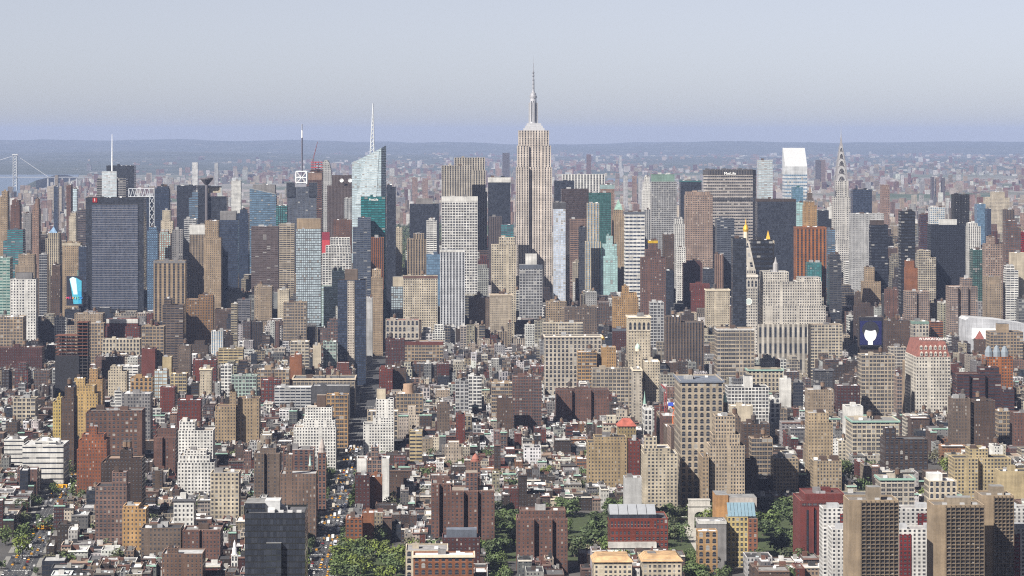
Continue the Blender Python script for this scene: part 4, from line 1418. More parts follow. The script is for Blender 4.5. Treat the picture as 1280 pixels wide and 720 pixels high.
# ---------------------------------------------------------------- the buildings one can pick out, from the far skyline to the near streets
# far west side
bld("pale tan apartment tower with stepped crown where the skyline meets the river", AT, -6, 12, 246, 318, 5200, 26, 'P', 'tan', tiers=[(2, 10, 239)])
bld("dark red brick twin apartment tower beside the pale tan stepped one", AT, 13, 27, 256, 318, 5350, 26, 'P', 'pinkbrick', tiers=[(15, 24, 250)])
bld("grey slab with small windows behind the salmon brick tower", AT, 29, 41, 267, 298, 5600, 24, 'P', 'grey')
bld("tall slim salmon pink brick tower tapering at its top", AT, 40, 51, 262, 318, 5000, 26, 'P', 'pink', tiers=[(42, 50, 255), (44, 48, 249)])
bld("cream apartment tower under a small pointed blue roof", AT, 57, 77, 298, 338, 4700, 30, 'V', 'cream', tiers=[(60, 74, 291)], short='pointed blue roofed tower')
bld("slim red brown brick tower joined to a grey glass strip", AT, 83, 91, 231, 300, 6500, 30, 'P', 'pinkbrick')
bld("thin grey glass tower strip joined to a red brown brick tower", GT, 91, 98, 236, 300, 6500, 30, 'C:s', 'grey')
bld("mauve grey slab tower standing just behind the huge dark grid slab", AT, 97, 109, 262, 312, 5600, 24, 'R', 'mauve')
bld("small dark blue glass tower rising over far low roofs near the river", GT, 67, 74, 233, 250, 7800, 30, 'C:n', 'navy')
bld("cream stone tower with a stepped top among west side apartments", AT, 86, 97, 270, 296, 5900, 24, 'P', 'cream', tiers=[(88, 95, 266)])
bld("dull green glass office block with ribbon windows and a narrower top", OT, 4, 32, 301, 325, 4750, 30, 'R:t', 'slate', tiers=[(9, 31, 287)])
bld("green and white banded slab at the photo's edge", OT, -10, 16, 322, 395, 4250, 30, 'R:g', 'pgreen', st=4.5)
bld("white concrete apartment block with square windows and a shaded side", AT, 13, 48, 349, 412, 4000, 26, 'PB', 'white', pent=(20, 40, 341, 'grey'), st=4.2, bay=4.2, roof='tar', short='white square windowed block')
bld("tan stepped loft tower behind the white block with square windows", LB, 19, 46, 331, 352, 4400, 26, 'P', 'sand', tiers=[(23, 43, 318)])
bld("brown brick tower in shade between the white block and the billboard", AT, 48, 62, 338, 395, 4200, 24, 'P', 'taupe', tiers=[(50, 60, 332)])
bld("brown grey masonry tower with sunlit edge left of the billboard", LB, 63, 78, 345, 392, 4250, 24, 'P', 'brown', tiers=[(65, 75, 331)])
bld("tan office block with ornate corner and white upper terrace", LB, 78, 103, 304, 345, 4600, 28, 'P', 'tan', band=(3, 'cream'))
bld("tan block under a pale green copper roof beside the dark grid slab", LB, 97, 109, 338, 382, 4350, 24, 'P', 'tan', band=(7, 'copper'), roof='copper')
bld("small dark blue glass box in front of the dark grid slab's edge", GT, 98, 110, 308, 332, 4560, 20, 'C:n', 'navy')
bld("low dark glass block with a pale frame round its front", OT, 49, 61, 318, 342, 4480, 20, 'C:k', 'lgrey')
bld("tan warehouse block with big gridded windows at the photo's edge", LB, -8, 33, 396, 434, 3700, 34, 'L', 'tan', tank=1, short='tan gridded warehouse')
bld("long dark red brick warehouse below the tan gridded block", LB, -5, 56, 434, 458, 3480, 26, 'P', 'maroon', tank=2)
bld("sand coloured loft behind the unfinished dark frame", LB, 93, 131, 392, 425, 3980, 28, 'P', 'sand', tank=1)
bld("narrow tan loft with paired windows beside the long red one", LB, 110, 132, 404, 428, 3860, 24, 'L', 'tan')
bld("long red brick loft with two white setback floors on top", LB, 132, 177, 408, 425, 3850, 30, 'PB', 'red', band=(5, 'white'), roof='white', tiers=[(133, 172, 399)])
bld("cream building with a row of wide arches below the long red loft", LB, 128, 177, 424, 442, 3700, 26, 'A', 'cream')
bld("tan corner loft with tall window bays and blank shaded side", LB, 177, 207, 408, 462, 3760, 26, 'L', 'tan', tank=1, side='B', short='tan corner loft')
bld("plain red brick house wall with no windows by the tan corner loft", BB, 177, 196, 436, 464, 3500, 22, 'B', 'red')
bld("brown loft with three rows of windows and a rooftop tank", LB, 127, 156, 446, 472, 3450, 24, 'P', 'brown', tank=2)
bld("dark tower striped by cream vertical piers", OT, 192, 234, 326, 402, 4350, 34, 'V', 'tan', bay=7, band=(3, 'grey'), short='cream piered dark tower')
bld("grey brown brick slab with blank front in front of the striped dark tower", AT, 203, 231, 381, 432, 4050, 26, 'R', 'taupe', tiers=[(205, 214, 373)])
bld("orange brown brick loft with regular window rows and stepped roof", LB, 233, 268, 374, 428, 3950, 26, 'PB', (.34, .21, .12), tiers=[(248, 267, 369)], short='orange brown brick loft')
bld("slender white metal clad block with narrow window strips", AT, 264, 280, 414, 442, 3800, 20, 'V:b', 'white')
bld("tan tower with white louvred crown on a banded podium", OT, 235, 261, 345, 380, 4600, 30, 'V', 'sand', tiers=[(237, 256, 281)], bay=2.6, band=(12, 'white'))
bld("beige brick tower with art deco setbacks", OT, 255, 278, 297, 352, 4700, 30, 'P', 'tan', tiers=[(256, 273, 276)], short='beige art deco tower')
bld("narrow slab with horizontal white strips behind the louvred crown tower", OT, 230, 247, 274, 346, 4950, 26, 'R', 'lgrey')
bld("old cream hotel tower with open stepped top among dark glass slabs", HO, 201, 218, 276, 290, 5100, 24, 'P', 'cream', tiers=[(203, 213, 263)])
bld("hotel with pink upper floors and pale green lower windows", HO, 199, 215, 292, 324, 4800, 24, 'PB:c', 'pink', tiers=[(200, 210, 289)])
bld("grey gridded apartment block beside the pink and green hotel", AT, 215, 230, 287, 326, 4880, 24, 'PB', 'grey')
bld("pale blue glass slab with two bright vertical fins", GT, 184, 199, 289, 350, 4750, 26, 'V:b', 'blue', tiers=[(186, 196, 284)])
bld("dark navy tower with rounded shoulders behind the white truss crown", GT, 192, 213, 242, 290, 5450, 30, 'C:n', 'navy', tiers=[(193, 212, 236, .5, 28), (196, 210, 233, .5, 26)])
bld("plain flat topped navy slab among the western office towers", OT, 221, 247, 232, 285, 5650, 34, 'C:k', 'navy')
bld("light blue banded glass tower squeezed between two dark slabs", GT, 236, 249, 247, 275, 5350, 24, 'R:b', 'slate', tiers=[(240, 248, 240)])
bld("navy glass office tower with sloping grey plant roof", GT, 270, 299, 275, 330, 5000, 34, 'C:n', 'navy', pent=(275, 295, 264, 'grey'))
bld("blue black glass tower next to the slanted roof tower", GT, 296, 312, 267, 330, 5250, 30, 'C:n', 'navy', tiers=[(300, 309, 262)])
bld("broad dark navy tower rising behind the white mast", OT, 133, 170, 207, 255, 6300, 40, 'C:k', 'navy')
bld("thin white residential tower behind the broad dark navy tower's east corner", AT, 289, 302, 226, 250, 7600, 30, 'P', 'white')
# times square side
bld("flat grey concrete block behind the slanted blue glass tower", OT, 316, 345, 231, 250, 6050, 34, 'B', 'grey')
bld("wide purple brown slab office block under the blue glass tower", OT, 314, 349, 283, 338, 4850, 28, 'R:w', 'mauve', st=3.2)
bld("beige striped stone office block beside the wide purple brown slab", OT, 349, 369, 280, 342, 4700, 28, 'R', 'beige')
bld("dark green glass block in the shadow behind the beige striped offices", OT, 345, 360, 257, 284, 5150, 24, 'G:t', 'black')
bld("red brown striped tower still in building, cream panels at its top", OT, 383, 403, 216, 280, 5550, 30, 'R', 'pinkbrick', band=(9, 'pink'))
bld("wide mauve brown office slab with two white dishes above it", OT, 409, 440, 232, 280, 5450, 34, 'V:w', 'mauve', bay=2.6, tiers=[(415, 440, 219)], bulk=0)
bld("grey ribbed slab between the mauve slab and the crystal tower", OT, 430, 441, 248, 282, 5320, 26, 'V', 'lgrey', bay=2.6)
bld("narrow navy slab close beside the crystal glass tower", OT, 483, 495, 234, 332, 5150, 34, 'C:k', 'navy', tiers=[(483, 490, 231)])
bld("white stepped office block below the mauve brown slab", OT, 403, 440, 317, 352, 4550, 30, 'G', 'white', tiers=[(407, 438, 307), (413, 437, 297)], bay=4.4, short='white stepped office block')
bld("plain rust brick slab behind the white stepped office block", OT, 416, 440, 275, 302, 4820, 26, 'P', 'pinkbrick')
bld("patterned pale and dark glass apartment tower with a tan plant crown", AT, 370, 402, 286, 405, 4450, 30, 'G:s', 'dgrey', pent=(371, 401, 273, 'tan'), bay=3.0, short='patterned glass apartment tower')
bld("grey blue glass tower in two slabs on the avenue's west side", GT, 441, 464, 284, 372, 4350, 30, 'R:n', 'slate', tiers=[(447, 464, 272)])
bld("rust orange office tower with vertical window bays by the avenue canyon", OT, 464, 480, 297, 345, 4600, 30, 'V', 'rust')
bld("old tan tower with classical setbacks facing the avenue canyon", LB, 464, 479, 347, 405, 4250, 28, 'P', 'tan', tiers=[(465, 476, 337)])
bld("pale windowless party wall tower behind the dark pair with light stripe", AT, 456, 466, 372, 422, 4020, 20, 'B', 'lgrey')
bld("pale green banded glass block with higher east half", GT, 402, 431, 358, 378, 4200, 28, 'R:s', 'pgreen', tiers=[(415, 430, 338)])
bld("sand brown loft with plain window rows west of the patterned tower", LB, 318, 341, 358, 398, 4150, 28, 'P', 'sand', tank=1)
bld("narrow cream loft with a blue green rooftop drum", LB, 347, 362, 362, 398, 4120, 24, 'P', 'cream', tank=1)
bld("tan loft at the foot of the patterned glass apartment tower", LB, 354, 384, 378, 410, 3980, 24, 'L', 'sand')
bld("plain cream windowless block standing among low dark roofs", LB, 391, 402, 432, 458, 3500, 18, 'B', 'cream')
bld("cream old tower rising in the gap beside the green park", OT, 494, 503, 285, 335, 5450, 28, 'P', 'cream')
bld("wide navy glass slab with a short grey plant box on top", OT, 512, 549, 255, 302, 5500, 36, 'C:k', 'navy', pent=(520, 541, 248, 'grey'))
bld("slim white banded tower in front of the wide navy glass slab", AT, 533, 546, 276, 320, 4950, 24, 'R', 'white', tiers=[(536, 543, 273)])
bld("broad white office tower with a regular grid of dark windows", OT, 552, 597, 246, 328, 4800, 34, 'G', 'white', bay=4.6, band=(6, 'white'), st=4.4, short='broad white grid office tower')
bld("very tall ribbed grey limestone slab with stepped shoulders", OT, 552, 609, 240, 250, 5750, 40, 'V', 'limestone', tiers=[(556, 607, 213, 2, 34), (568, 606, 197, 4, 26)], bay=5, roof='tar')
bld("lower ribbed limestone wing in front of the tall ribbed slab's shoulder", OT, 552, 590, 207, 250, 5690, 30, 'V', 'limestone', bay=5, roof='tar')
bld("dark glass tower with a plain white band round its top", OT, 610, 638, 222, 275, 5600, 34, 'C:k', 'navy', band=(6, 'white'), roof='white')
bld("grey brown ribbed office block below the dark tower with white band", OT, 611, 627, 271, 312, 5050, 26, 'V', 'mauve', bay=3)
bld("small teal glass block under the limestone spire tower", OT, 626, 642, 281, 304, 4900, 24, 'R:t', 'slate')
bld("tan apartment tower with balconied bays and small crown", AT, 509, 533, 299, 342, 4500, 28, 'V', 'sand', tiers=[(517, 530, 292)], bay=4)
bld("low blue glass block beside the tan apartment tower", OT, 533, 551, 318, 336, 4600, 24, 'C:b', 'blue')
bld("dark office tower striped by slim white vertical piers", OT, 550, 581, 313, 404, 4150, 32, 'V', 'silver', bay=5, band=(2, 'white'), short='white piered dark tower')
bld("cream loft tower with broad setbacks west of the limestone spire tower", LB, 614, 645, 306, 355, 4500, 34, 'PB', 'cream', tiers=[(624, 644, 297)])
bld("orange brown narrow brick tower beside the black glass block", LB, 507, 519, 350, 398, 4100, 24, 'V', 'otan', bay=4)
bld("dark glass block with white panes and cream plant room", GT, 489, 506, 358, 394, 4150, 26, 'G:s', 'dgrey', pent=(491, 505, 346, 'cream'))
bld("long pale building fronted by tall arched windows beside the avenue", LB, 482, 524, 400, 428, 3950, 32, 'A', 'limestone', roof='red', tank=1, bay=5.6, st=9, short='pale arcaded avenue building')
bld("maroon brick block in front of the arcaded building", BB, 482, 506, 424, 456, 3850, 26, 'PB', 'maroon', tank=1)
bld("long low tan loft with a red strip along its roof", LB, 505, 554, 427, 450, 3800, 28, 'L', 'tan', band=(4, 'red'))
bld("cream block with a red painted top storey by the avenue", LB, 504, 547, 345, 368, 4380, 28, 'PB', 'cream', band=(3, 'pinkbrick'), tank=1)
bld("brown loft with ranked windows beside the striped dark tower's foot", LB, 586, 612, 372, 402, 4180, 28, 'P', 'taupe', tank=1)
bld("limestone loft with cornice west of the pale blue crowned block", LB, 612, 640, 368, 398, 4120, 28, 'P', 'beige', cornice='beige', tank=1)
# behind and beside the limestone spire tower
bld("slim pale blue glass tower with dark louvres round the top", GT, 691, 707, 253, 378, 4520, 28, 'G:p', 'silver', band=(8, 'dgrey'), short='slim pale blue glass tower')
bld("wide slab with bright white vertical fins far behind", OT, 702, 756, 218, 245, 6600, 40, 'V', 'white', bay=7)
bld("plain navy tower box beside the limestone spire tower", OT, 692, 718, 226, 255, 6050, 36, 'C:k', 'navy')
bld("dark brown glass slab in front of the white finned one", OT, 701, 736, 236, 285, 5700, 34, 'C:w', 'black')
bld("dark green glass slab beside the dark brown glass slab", OT, 735, 764, 241, 292, 5500, 34, 'C:g', 'black')
bld("pink stone tower with a pale turquoise top panel", OT, 750, 768, 231, 252, 6250, 34, 'P', 'pink', band=(5, 'cyan'))
bld("mauve block with horizontal brown stripes beside slender spire", OT, 712, 735, 274, 325, 5200, 28, 'R', 'pink')
bld("dark grey glass block in front of the mauve striped one", OT, 723, 736, 284, 335, 5000, 26, 'C:k', 'dgrey')
bld("white and blue striped tower flanked by yellow corner bays", AT, 731, 751, 302, 362, 4450, 26, 'V:b', 'cream', tiers=[(734, 749, 254)], bay=4.6, short='white and blue striped tower')
bld("white blue banded office block with dark top storey", OT, 780, 806, 265, 328, 4850, 30, 'R:n', 'white', st=6, band=(3, 'slate'))
bld("ornate white tower tapering at its top, far behind", OT, 802, 814, 238, 266, 5950, 26, 'P', 'white', tiers=[(804, 813, 228), (806, 812, 221)])
bld("slender grey ribbed slab between banded and glass crowned towers", OT, 805, 813, 262, 330, 5050, 24, 'V', 'lgrey')
bld("pale gridded office tower under a green glass crown", OT, 813, 846, 227, 305, 5300, 32, 'G', 'lgrey', tiers=[(815, 843, 218)], bay=3, band=(9, 'copper'), short='green glass crowned tower')
bld("black slab with a thin teal line below its roof", OT, 849, 877, 226, 278, 5900, 34, 'C:k', 'navy', band=(1.5, 'teal'))
bld("broad pinkish brown masonry office block beside the black slab", OT, 855, 891, 244, 328, 5050, 36, 'PB', 'sandpink', tiers=[(858, 888, 240)], bay=3, short='broad pinkish brown office block')
bld("white narrow tower with jagged top and vertical strips", OT, 842, 856, 280, 355, 4800, 26, 'V', 'white', tiers=[(844, 854, 274)])
bld("white block with large square openings below the jagged white tower", AT, 845, 857, 309, 358, 4450, 22, 'PB', 'white')
bld("purple grey flat slab in front of the great banded slab", OT, 894, 918, 273, 350, 4700, 30, 'R', 'slate', st=3.2)
bld("pale glass tower with mint green top box", OT, 946, 966, 210, 250, 6300, 34, 'R:s', 'lgrey', tiers=[(946.5, 965.5, 200, .3, 33)])
bld("wide navy glass slab east of the great banded slab", OT, 944, 995, 249, 325, 5100, 36, 'C:k', 'navy', band=(3, 'dkbrown'), short='wide navy glass slab')
bld("dark block with thin floor lines behind the white clock tower", OT, 938, 966, 300, 345, 4250, 30, 'R', 'black', st=7)
bld("pale cyan glass apartment tower with stepped roof boxes", AT, 750, 772, 320, 365, 4350, 26, 'G:c', 'cyan', tiers=[(753, 771, 305), (758, 766, 295)], short='pale cyan apartment tower')
bld("pinkish brick apartment tower topped by a small gold box", AT, 800, 832, 322, 398, 4250, 30, 'PB', 'pinkbrick', tiers=[(807, 826, 312), (811, 822, 301)], band=(3, 'gold'), short='gold topped brick tower')
bld("brown brick block behind the gold topped brick tower", AT, 828, 843, 293, 345, 4700, 26, 'P', 'brown')
bld("black narrow glass block shading the gold topped tower's side", OT, 831, 842, 338, 382, 4200, 20, 'C:k', 'black')  # shade on the brick tower's side, built as a separate black block
bld("plain maroon windowless block with a short stack", BB, 853, 878, 329, 368, 4350, 26, 'B', 'maroon', tiers=[(859, 876, 326)])
bld("dark grey glass block beside the plain maroon one", OT, 877, 893, 336, 362, 4450, 24, 'C:k', 'dgrey')
bld("slim pink and white tower left of the black slab", AT, 893, 904, 318, 365, 4400, 22, 'V:w', 'pink')
bld("white gridded apartment tower with dark glass crown below the spire tower", AT, 649, 678, 331, 396, 4740, 26, 'G', 'lgrey', pent=(657, 671, 317, 'white'), band=(5, 'slate'), bay=4.4, st=4.6, short='dark crowned white tower', fix=True)
bld("orange brown brick block with plain walls and rooftop boxes", LB, 765, 798, 372, 415, 4000, 28, 'P', 'otan', tiers=[(777, 796, 366), (778, 786, 358)], short='orange brown boxy block')
bld("dark loft with gothic vertical piers and flanking towers", LB, 830, 880, 403, 448, 3750, 30, 'V', 'taupe', tiers=[(832, 851, 396)], tank=2, bay=4)
bld("light grey loft with big windows beside the dark gothic one", LB, 811, 830, 378, 432, 3900, 24, 'L', 'lgrey')
bld("cream palazzo loft with cornice beside the maroon block", LB, 881, 912, 362, 405, 4050, 28, 'P', 'cream', cornice='cream', tank=1)
bld("red brick block with parapet behind the cream palazzo", BB, 862, 887, 355, 388, 4180, 26, 'P', 'red')
bld("beige corner building with broad glazed bays and white bands", LB, 893, 943, 411, 468, 3450, 36, 'L', 'beige', band=(2, 'white'), st=5, short='beige glazed corner building')
bld("long pale stone building with round arched top windows", LB, 680, 752, 420, 444, 3700, 30, 'A', 'limestone', cornice='limestone', roof='tar')
bld("cream low loft with wide windows behind the long arched one", LB, 678, 729, 404, 422, 3860, 26, 'L', 'cream')
bld("grey brown loft with many small windows and a white sign panel", LB, 705, 746, 384, 414, 4020, 28, 'PB', 'taupe', tank=2)
bld("tan loft with rows of paired windows beside the slim blue tower's foot", LB, 682, 708, 377, 404, 4120, 26, 'PB', 'tan', tank=1)
bld("dark red loft with steep slate mansard top", LB, 765, 785, 411, 436, 3750, 22, 'P', 'maroon', band=(3, 'slate'))
bld("tan loft with yellow brick pier and tall windows", LB, 721, 746, 440, 474, 3300, 24, 'L', 'otan', tank=1)
bld("orange tan loft with blank side wall beside a tall pier", LB, 751, 770, 434, 474, 3320, 24, 'P', 'otan')
bld("beige low loft with wide shopfront bays below the tan pair", LB, 739, 791, 461, 488, 3200, 26, 'L', 'beige', tank=1)
bld("red brick apartment tower with balcony grid west of the long brown block", AT, 640, 677, 471, 530, 3150, 26, 'L', 'pinkbrick', st=3.2, bay=3.6, tank=1, short='balcony gridded brick tower')
bld("long brown red brick apartment block with green roof terrace", AT, 694, 761, 487, 524, 3050, 24, 'P', 'pinkbrick', roof='tar', tank=1, wells=[(.3, .36), (.66, .72)])
bld("white roofed cream loft at the mouth of the narrow street canyon", LB, 803, 825, 452, 505, 3220, 40, 'P', 'cream', roof='white')
bld("cream stone loft with deep cornices beside the narrow street canyon", LB, 789, 802, 462, 500, 3240, 40, 'P', 'limestone', cornice='cream')
bld("white church front with slim green spire base near the narrow street", 'church', 803, 815, 512, 530, 2980, 30, 'A', 'white', bulk=0)
bld("huge beige building with arched top windows lining the avenue of trees", LB, 843, 904, 476, 530, 3050, 70, 'A', 'beige', cornice='slate', roof='slate', st=5.6, bay=5.4, tank=1, short='huge beige arched building')
bld("long white loft with a tight grid of windows", LB, 906, 961, 484, 524, 3170, 34, 'G', 'white', pent=(931, 941, 470, 'white'), short='long white loft', fix=True)
bld("plain cream wall in front of the long white loft", LB, 911, 941, 507, 530, 3120, 20, 'B', 'cream', fix=True)
bld("cream classical loft with green copper cornice", LB, 932, 979, 462, 486, 3450, 30, 'A', 'cream', cornice='copper')
bld("pale grey loft with gridded front amid dark low roofs", LB, 569, 586, 476, 512, 3150, 22, 'L', 'lgrey', tank=1)
bld("white loft with big dark windows beside the pale grey one", LB, 585, 602, 470, 504, 3250, 22, 'L', 'white', tank=1)
bld("tan loft with wide window bays and white roof", LB, 614, 641, 479, 520, 3100, 26, 'L', 'tan', roof='white')
bld("plain brown brick block below the tan white roofed loft", BB, 621, 641, 497, 535, 3000, 22, 'P', 'brown')
bld("red painted brick block standing close to the avenue", BB, 474, 491, 461, 490, 3260, 24, 'P', 'red')
bld("brown brick block joined to the red painted one by the avenue", BB, 491, 508, 460, 488, 3270, 24, 'P', 'brown', tank=1)
bld("tan loft carrying a large round brick drum on its roof", LB, 495, 529, 492, 514, 3100, 26, 'L', 'tan', tank=1)
bld("orange tan loft with dark window rows beside the white stepped apartments", LB, 408, 436, 494, 536, 3080, 26, 'L', 'otan', short='orange tan loft')
bld("charcoal windowless block behind the orange tan loft", LB, 390, 438, 482, 500, 3170, 26, 'B', 'dgrey')
bld("long beige loft with heavy cornice reaching the avenue", LB, 366, 445, 473, 498, 3280, 50, 'L', 'beige', cornice='beige', tank=2)
bld("tan gridded loft with wide panes behind red topped block", LB, 321, 363, 462, 482, 3330, 26, 'L', 'tan', tank=1)
bld("bright red brick loft with paired square windows", LB, 326, 352, 475, 500, 3150, 22, 'L', 'red', tank=1)
bld("pale grey banded loft west of the charcoal block", LB, 343, 390, 484, 508, 3080, 24, 'R', 'lgrey')
bld("rust brick block with tall chimney stack", BB, 362, 378, 446, 478, 3420, 20, 'B', 'rust', tiers=[(368, 377, 443)])
bld("cream factory loft with rows of windows and roof sheds", LB, 363, 387, 427, 458, 3560, 24, 'L', 'cream', tank=1)
bld("pale green loft west of the dark pair with light stripe", LB, 404, 421, 427, 456, 3540, 22, 'L', 'pgreen')
bld("yellow painted house with banded windows near the brick rows", BB, 512, 528, 539, 570, 2800, 20, 'R', 'yellow')
bld("ornate tan brown apartment house with bay fronts", AT, 546, 562, 505, 540, 2950, 22, 'P', 'taupe', tiers=[(549, 559, 502)])
bld("narrow bright red brick house beside the ornate tan brown one", BB, 570, 581, 518, 552, 2900, 20, 'P', 'red')
# central west village
bld("stepped white brick apartment house with brown roof tower", AT, 367, 421, 534, 566, 2920, 28, 'PB', 'white', tiers=[(379, 419, 525, 1.5), (381, 415, 509, 2.5)], pent=(396, 407, 494, 'brown'), bay=2.8, st=3.0, roof='gravel', short='white brown topped apartments')
bld("white brick apartment house with terraces close to the avenue", AT, 454, 493, 530, 562, 2960, 26, 'PB', 'white', tiers=[(466, 493, 522, 1.5), (470, 492, 499, 3)], pent=(470, 482, 486, 'cream'), bay=2.8, st=3.0, short='white avenue terrace apartments')
bld("old grey stone building behind the white terraced apartments", LB, 459, 498, 514, 545, 3010, 24, 'A', 'beige')
bld("white clinic block with blank end walls, pink windowed middle", 'clinic', 459, 478, 575, 606, 2500, 26, 'G', 'pink', tiers=[(464, 473, 559)], roof='lgrey')
bld("blank white end wing of the clinic nearest the avenue", 'clinic', 446, 459, 573, 596, 2480, 24, 'B', 'white', bulk=0)
bld("blank white stair tower at the clinic's far end", 'clinic', 477, 487, 573, 606, 2470, 22, 'B', 'white', bulk=0)
bld("maroon house carrying a pale wall sign, below the white clinic", BB, 444, 463, 594, 622, 2400, 22, 'P', 'maroon')
bld("tan brick house beside the maroon one with wall sign", BB, 463, 478, 596, 620, 2400, 22, 'B', 'rust')
bld("orange brick building with white bands by the leafy square", BB, 432, 454, 649, 676, 2350, 24, 'PB', 'rust', tiers=[(433, 452, 647)], short='white banded orange building')
bld("plain orange brick gable behind the white banded orange one", BB, 453, 468, 641, 662, 2380, 20, 'B', 'rust')
bld("big red brown brick apartment house with stone quoins and roof tower", AT, 563, 618, 613, 668, 2330, 34, 'P', 'pinkbrick', pent=(582, 597, 591, 'pinkbrick', 'A'), bay=3.2, st=3.3, tank=1, roof='gravel', short='big red brown apartment house', wells=[(.30, .40), (.62, .70)])
bld("red brown brick wing with dark light well beside the big apartment house", AT, 539, 563, 604, 660, 2350, 30, 'P', 'pinkbrick', bay=3.2, st=3.3, wells=[(.42, .62)])
bld("low maroon building under a blue grey metal roof", BB, 553, 600, 672, 700, 2190, 24, 'P', 'maroon', roof='slate', pent=(558, 596, 662, 'slate'))
bld("cream hall with arched windows and a flat grey roof", 'hall', 507, 560, 688, 712, 2140, 36, 'A', 'cream', roof='grey')
bld("orange red row of brick houses with pale cornices", BB, 517, 592, 694, 722, 2090, 20, 'A', 'rust', cornice='cream')
bld("brown brick tower block with plain shaded side by the avenue", AT, 350, 397, 592, 645, 2430, 28, 'P', (.27, .19, .15), tiers=[(357, 365, 568, 3, 7)], side='B', tank=1, short='brown avenue tower block')
bld("pink brown ornate old building at the corner near the clock tower", BB, 354, 394, 562, 590, 2640, 26, 'A', 'pinkbrick')
bld("dark brown tall apartment house at the west of the clock tower", AT, 318, 352, 566, 612, 2560, 26, 'P', 'taupe', tiers=[(325, 345, 560)], tank=1, wells=[(.4, .52)])
bld("wide brick apartment house with roof terraces west of the silver roof", AT, 645, 709, 648, 692, 2230, 26, 'P', 'pinkbrick', tiers=[(650, 707, 638, 2)], bay=3.0, st=3.2, tank=1, short='wide terraced brick apartments', wells=[(.34, .44), (.70, .78)])
bld("white house block under a broad orange cornice, darker chimney at its middle", BB, 740, 790, 700, 722, 2110, 30, 'PB', 'cream', roof='tar', bulk=2)
bld("white house block under a broad orange cornice, facing the park lane", BB, 800, 852, 699, 722, 2110, 30, 'PB', 'cream', roof='tar', bulk=2)
bld("tan stepped apartment house below the red hipped roof", AT, 733, 784, 553, 600, 2700, 28, 'P', (.46, .36, .23), tiers=[(743, 783, 546, 1.5)], tank=1, short='red hipped roofed apartments')
bld("red brick apartment block between the tan and white grey ones", AT, 784, 800, 551, 600, 2690, 26, 'P', 'red')
bld("white grey modern apartment block with balconies and stepped top", AT, 801, 847, 567, 634, 2580, 34, 'PB', 'cream', tiers=[(802, 838, 560, 1), (806, 821, 546, 6, 12)], bay=3.4, st=3.1, roof='lgrey', short='white grey balcony block')
bld("pair of pale windowless slabs in front of the white grey block", 'pump house', 779, 802, 597, 632, 2470, 18, 'B', 'lgrey', bulk=1)
bld("tall tan apartment hotel with slim tower and setbacks by the arch", AT, 883, 931, 557, 634, 2650, 34, 'PB', (.52, .43, .33), tiers=[(891, 925, 543, 2), (894, 919, 520, 3)], bay=2.5, st=3.2, short='tall tan setback tower')
bld("lower tan wing attached before the tall tan tower", AT, 873, 886, 571, 630, 2640, 40, 'P', 'tan')
bld("brown apartment house right behind the tall tan tower's low wing", AT, 929, 948, 583, 615, 2700, 24, 'P', 'taupe', tiers=[(934, 946, 575)])
# east village side
bld("tan brick apartment tower rising from lower wings", AT, 1006, 1041, 528, 612, 2720, 26, 'P', (.5, .40, .28), tiers=[(1009, 1036, 516, 1.5)], bay=2.9, st=3.2, short='tan brick winged tower')
bld("lower tan wing with corner bays west of the tan brick tower", AT, 963, 998, 573, 612, 2700, 26, 'PB', (.47, .38, .27), bay=2.9, st=3.2)
bld("lower tan wing east of the tan brick tower", AT, 1013, 1052, 576, 612, 2685, 24, 'PB', (.47, .38, .27), bay=2.9, st=3.2)
bld("red hall of vertical brick piers at the park's corner", 'library', 991, 1057, 626, 692, 2240, 48, 'B', (.27, .07, .06), tiers=[(1006, 1056, 617, 6)], roof='maroon', short='red hall of vertical piers')
bld("dark brown gothic church with square tower among low roofs", 'church', 1100, 1160, 549, 584, 2760, 30, 'A', 'dkbrown', tiers=[(1105, 1120, 535, 2, 12)], bulk=0)
bld("long tan loft with green cornice and deep street wall", LB, 1057, 1124, 526, 562, 2850, 50, 'L', 'cream', cornice='copper', tank=2)
bld("white angled wall block beside the street of trees", LB, 1053, 1079, 508, 545, 2960, 26, 'B', 'white')
bld("long pale yellow apartment house with projecting balconies", AT, 1185, 1262, 572, 604, 2620, 26, 'PB', 'yellow', tiers=[(1212, 1235, 561, 2)], bay=3.0, st=3.1, short='long pale yellow apartment house', wells=[(.42, .52)])
bld("low pale yellow workshop with plain walls", 'workshop', 1244, 1290, 589, 612, 2450, 24, 'B', 'yellow')
bld("cream building with two rows of arched windows", LB, 1155, 1196, 601, 626, 2380, 26, 'A', 'cream', pent=(1158, 1178, 592, 'white'))
bld("stone loft with green cornice under white roof machinery", LB, 1094, 1143, 598, 622, 2420, 30, 'L', 'limestone', cornice='copper', tank=1)
bld("brown brick apartment house with stepped plan by yellow apartments", AT, 1185, 1213, 498, 552, 3000, 26, 'P', 'taupe', tank=1)
bld("plain dark brown apartment house half in shade", AT, 1213, 1244, 501, 552, 2990, 26, 'P', 'brown', tank=1)
bld("ornate tan loft east of the plain dark brown house", LB, 1243, 1263, 514, 552, 3060, 24, 'L', 'tan')
bld("brown brick loft at the photo's far edge below the maroon apartments", LB, 1262, 1290, 516, 555, 3010, 24, 'P', 'pinkbrick')
bld("long maroon apartment block with white window lines", AT, 1190, 1250, 467, 512, 3200, 26, 'R', 'maroon', tiers=[(1225, 1249, 459)], tank=1, short='long maroon apartment block', wells=[(.28, .36), (.64, .72)])
bld("maroon rear wing east of the long maroon block", AT, 1250, 1268, 487, 515, 3180, 22, 'R', 'maroon')
bld("white blank wall block beside dark glass hall", LB, 974, 989, 474, 506, 3150, 18, 'B', 'white')
bld("charcoal glazed hall beside the white blank wall", LB, 989, 1004, 478, 506, 3160, 20, 'C', 'dgrey')
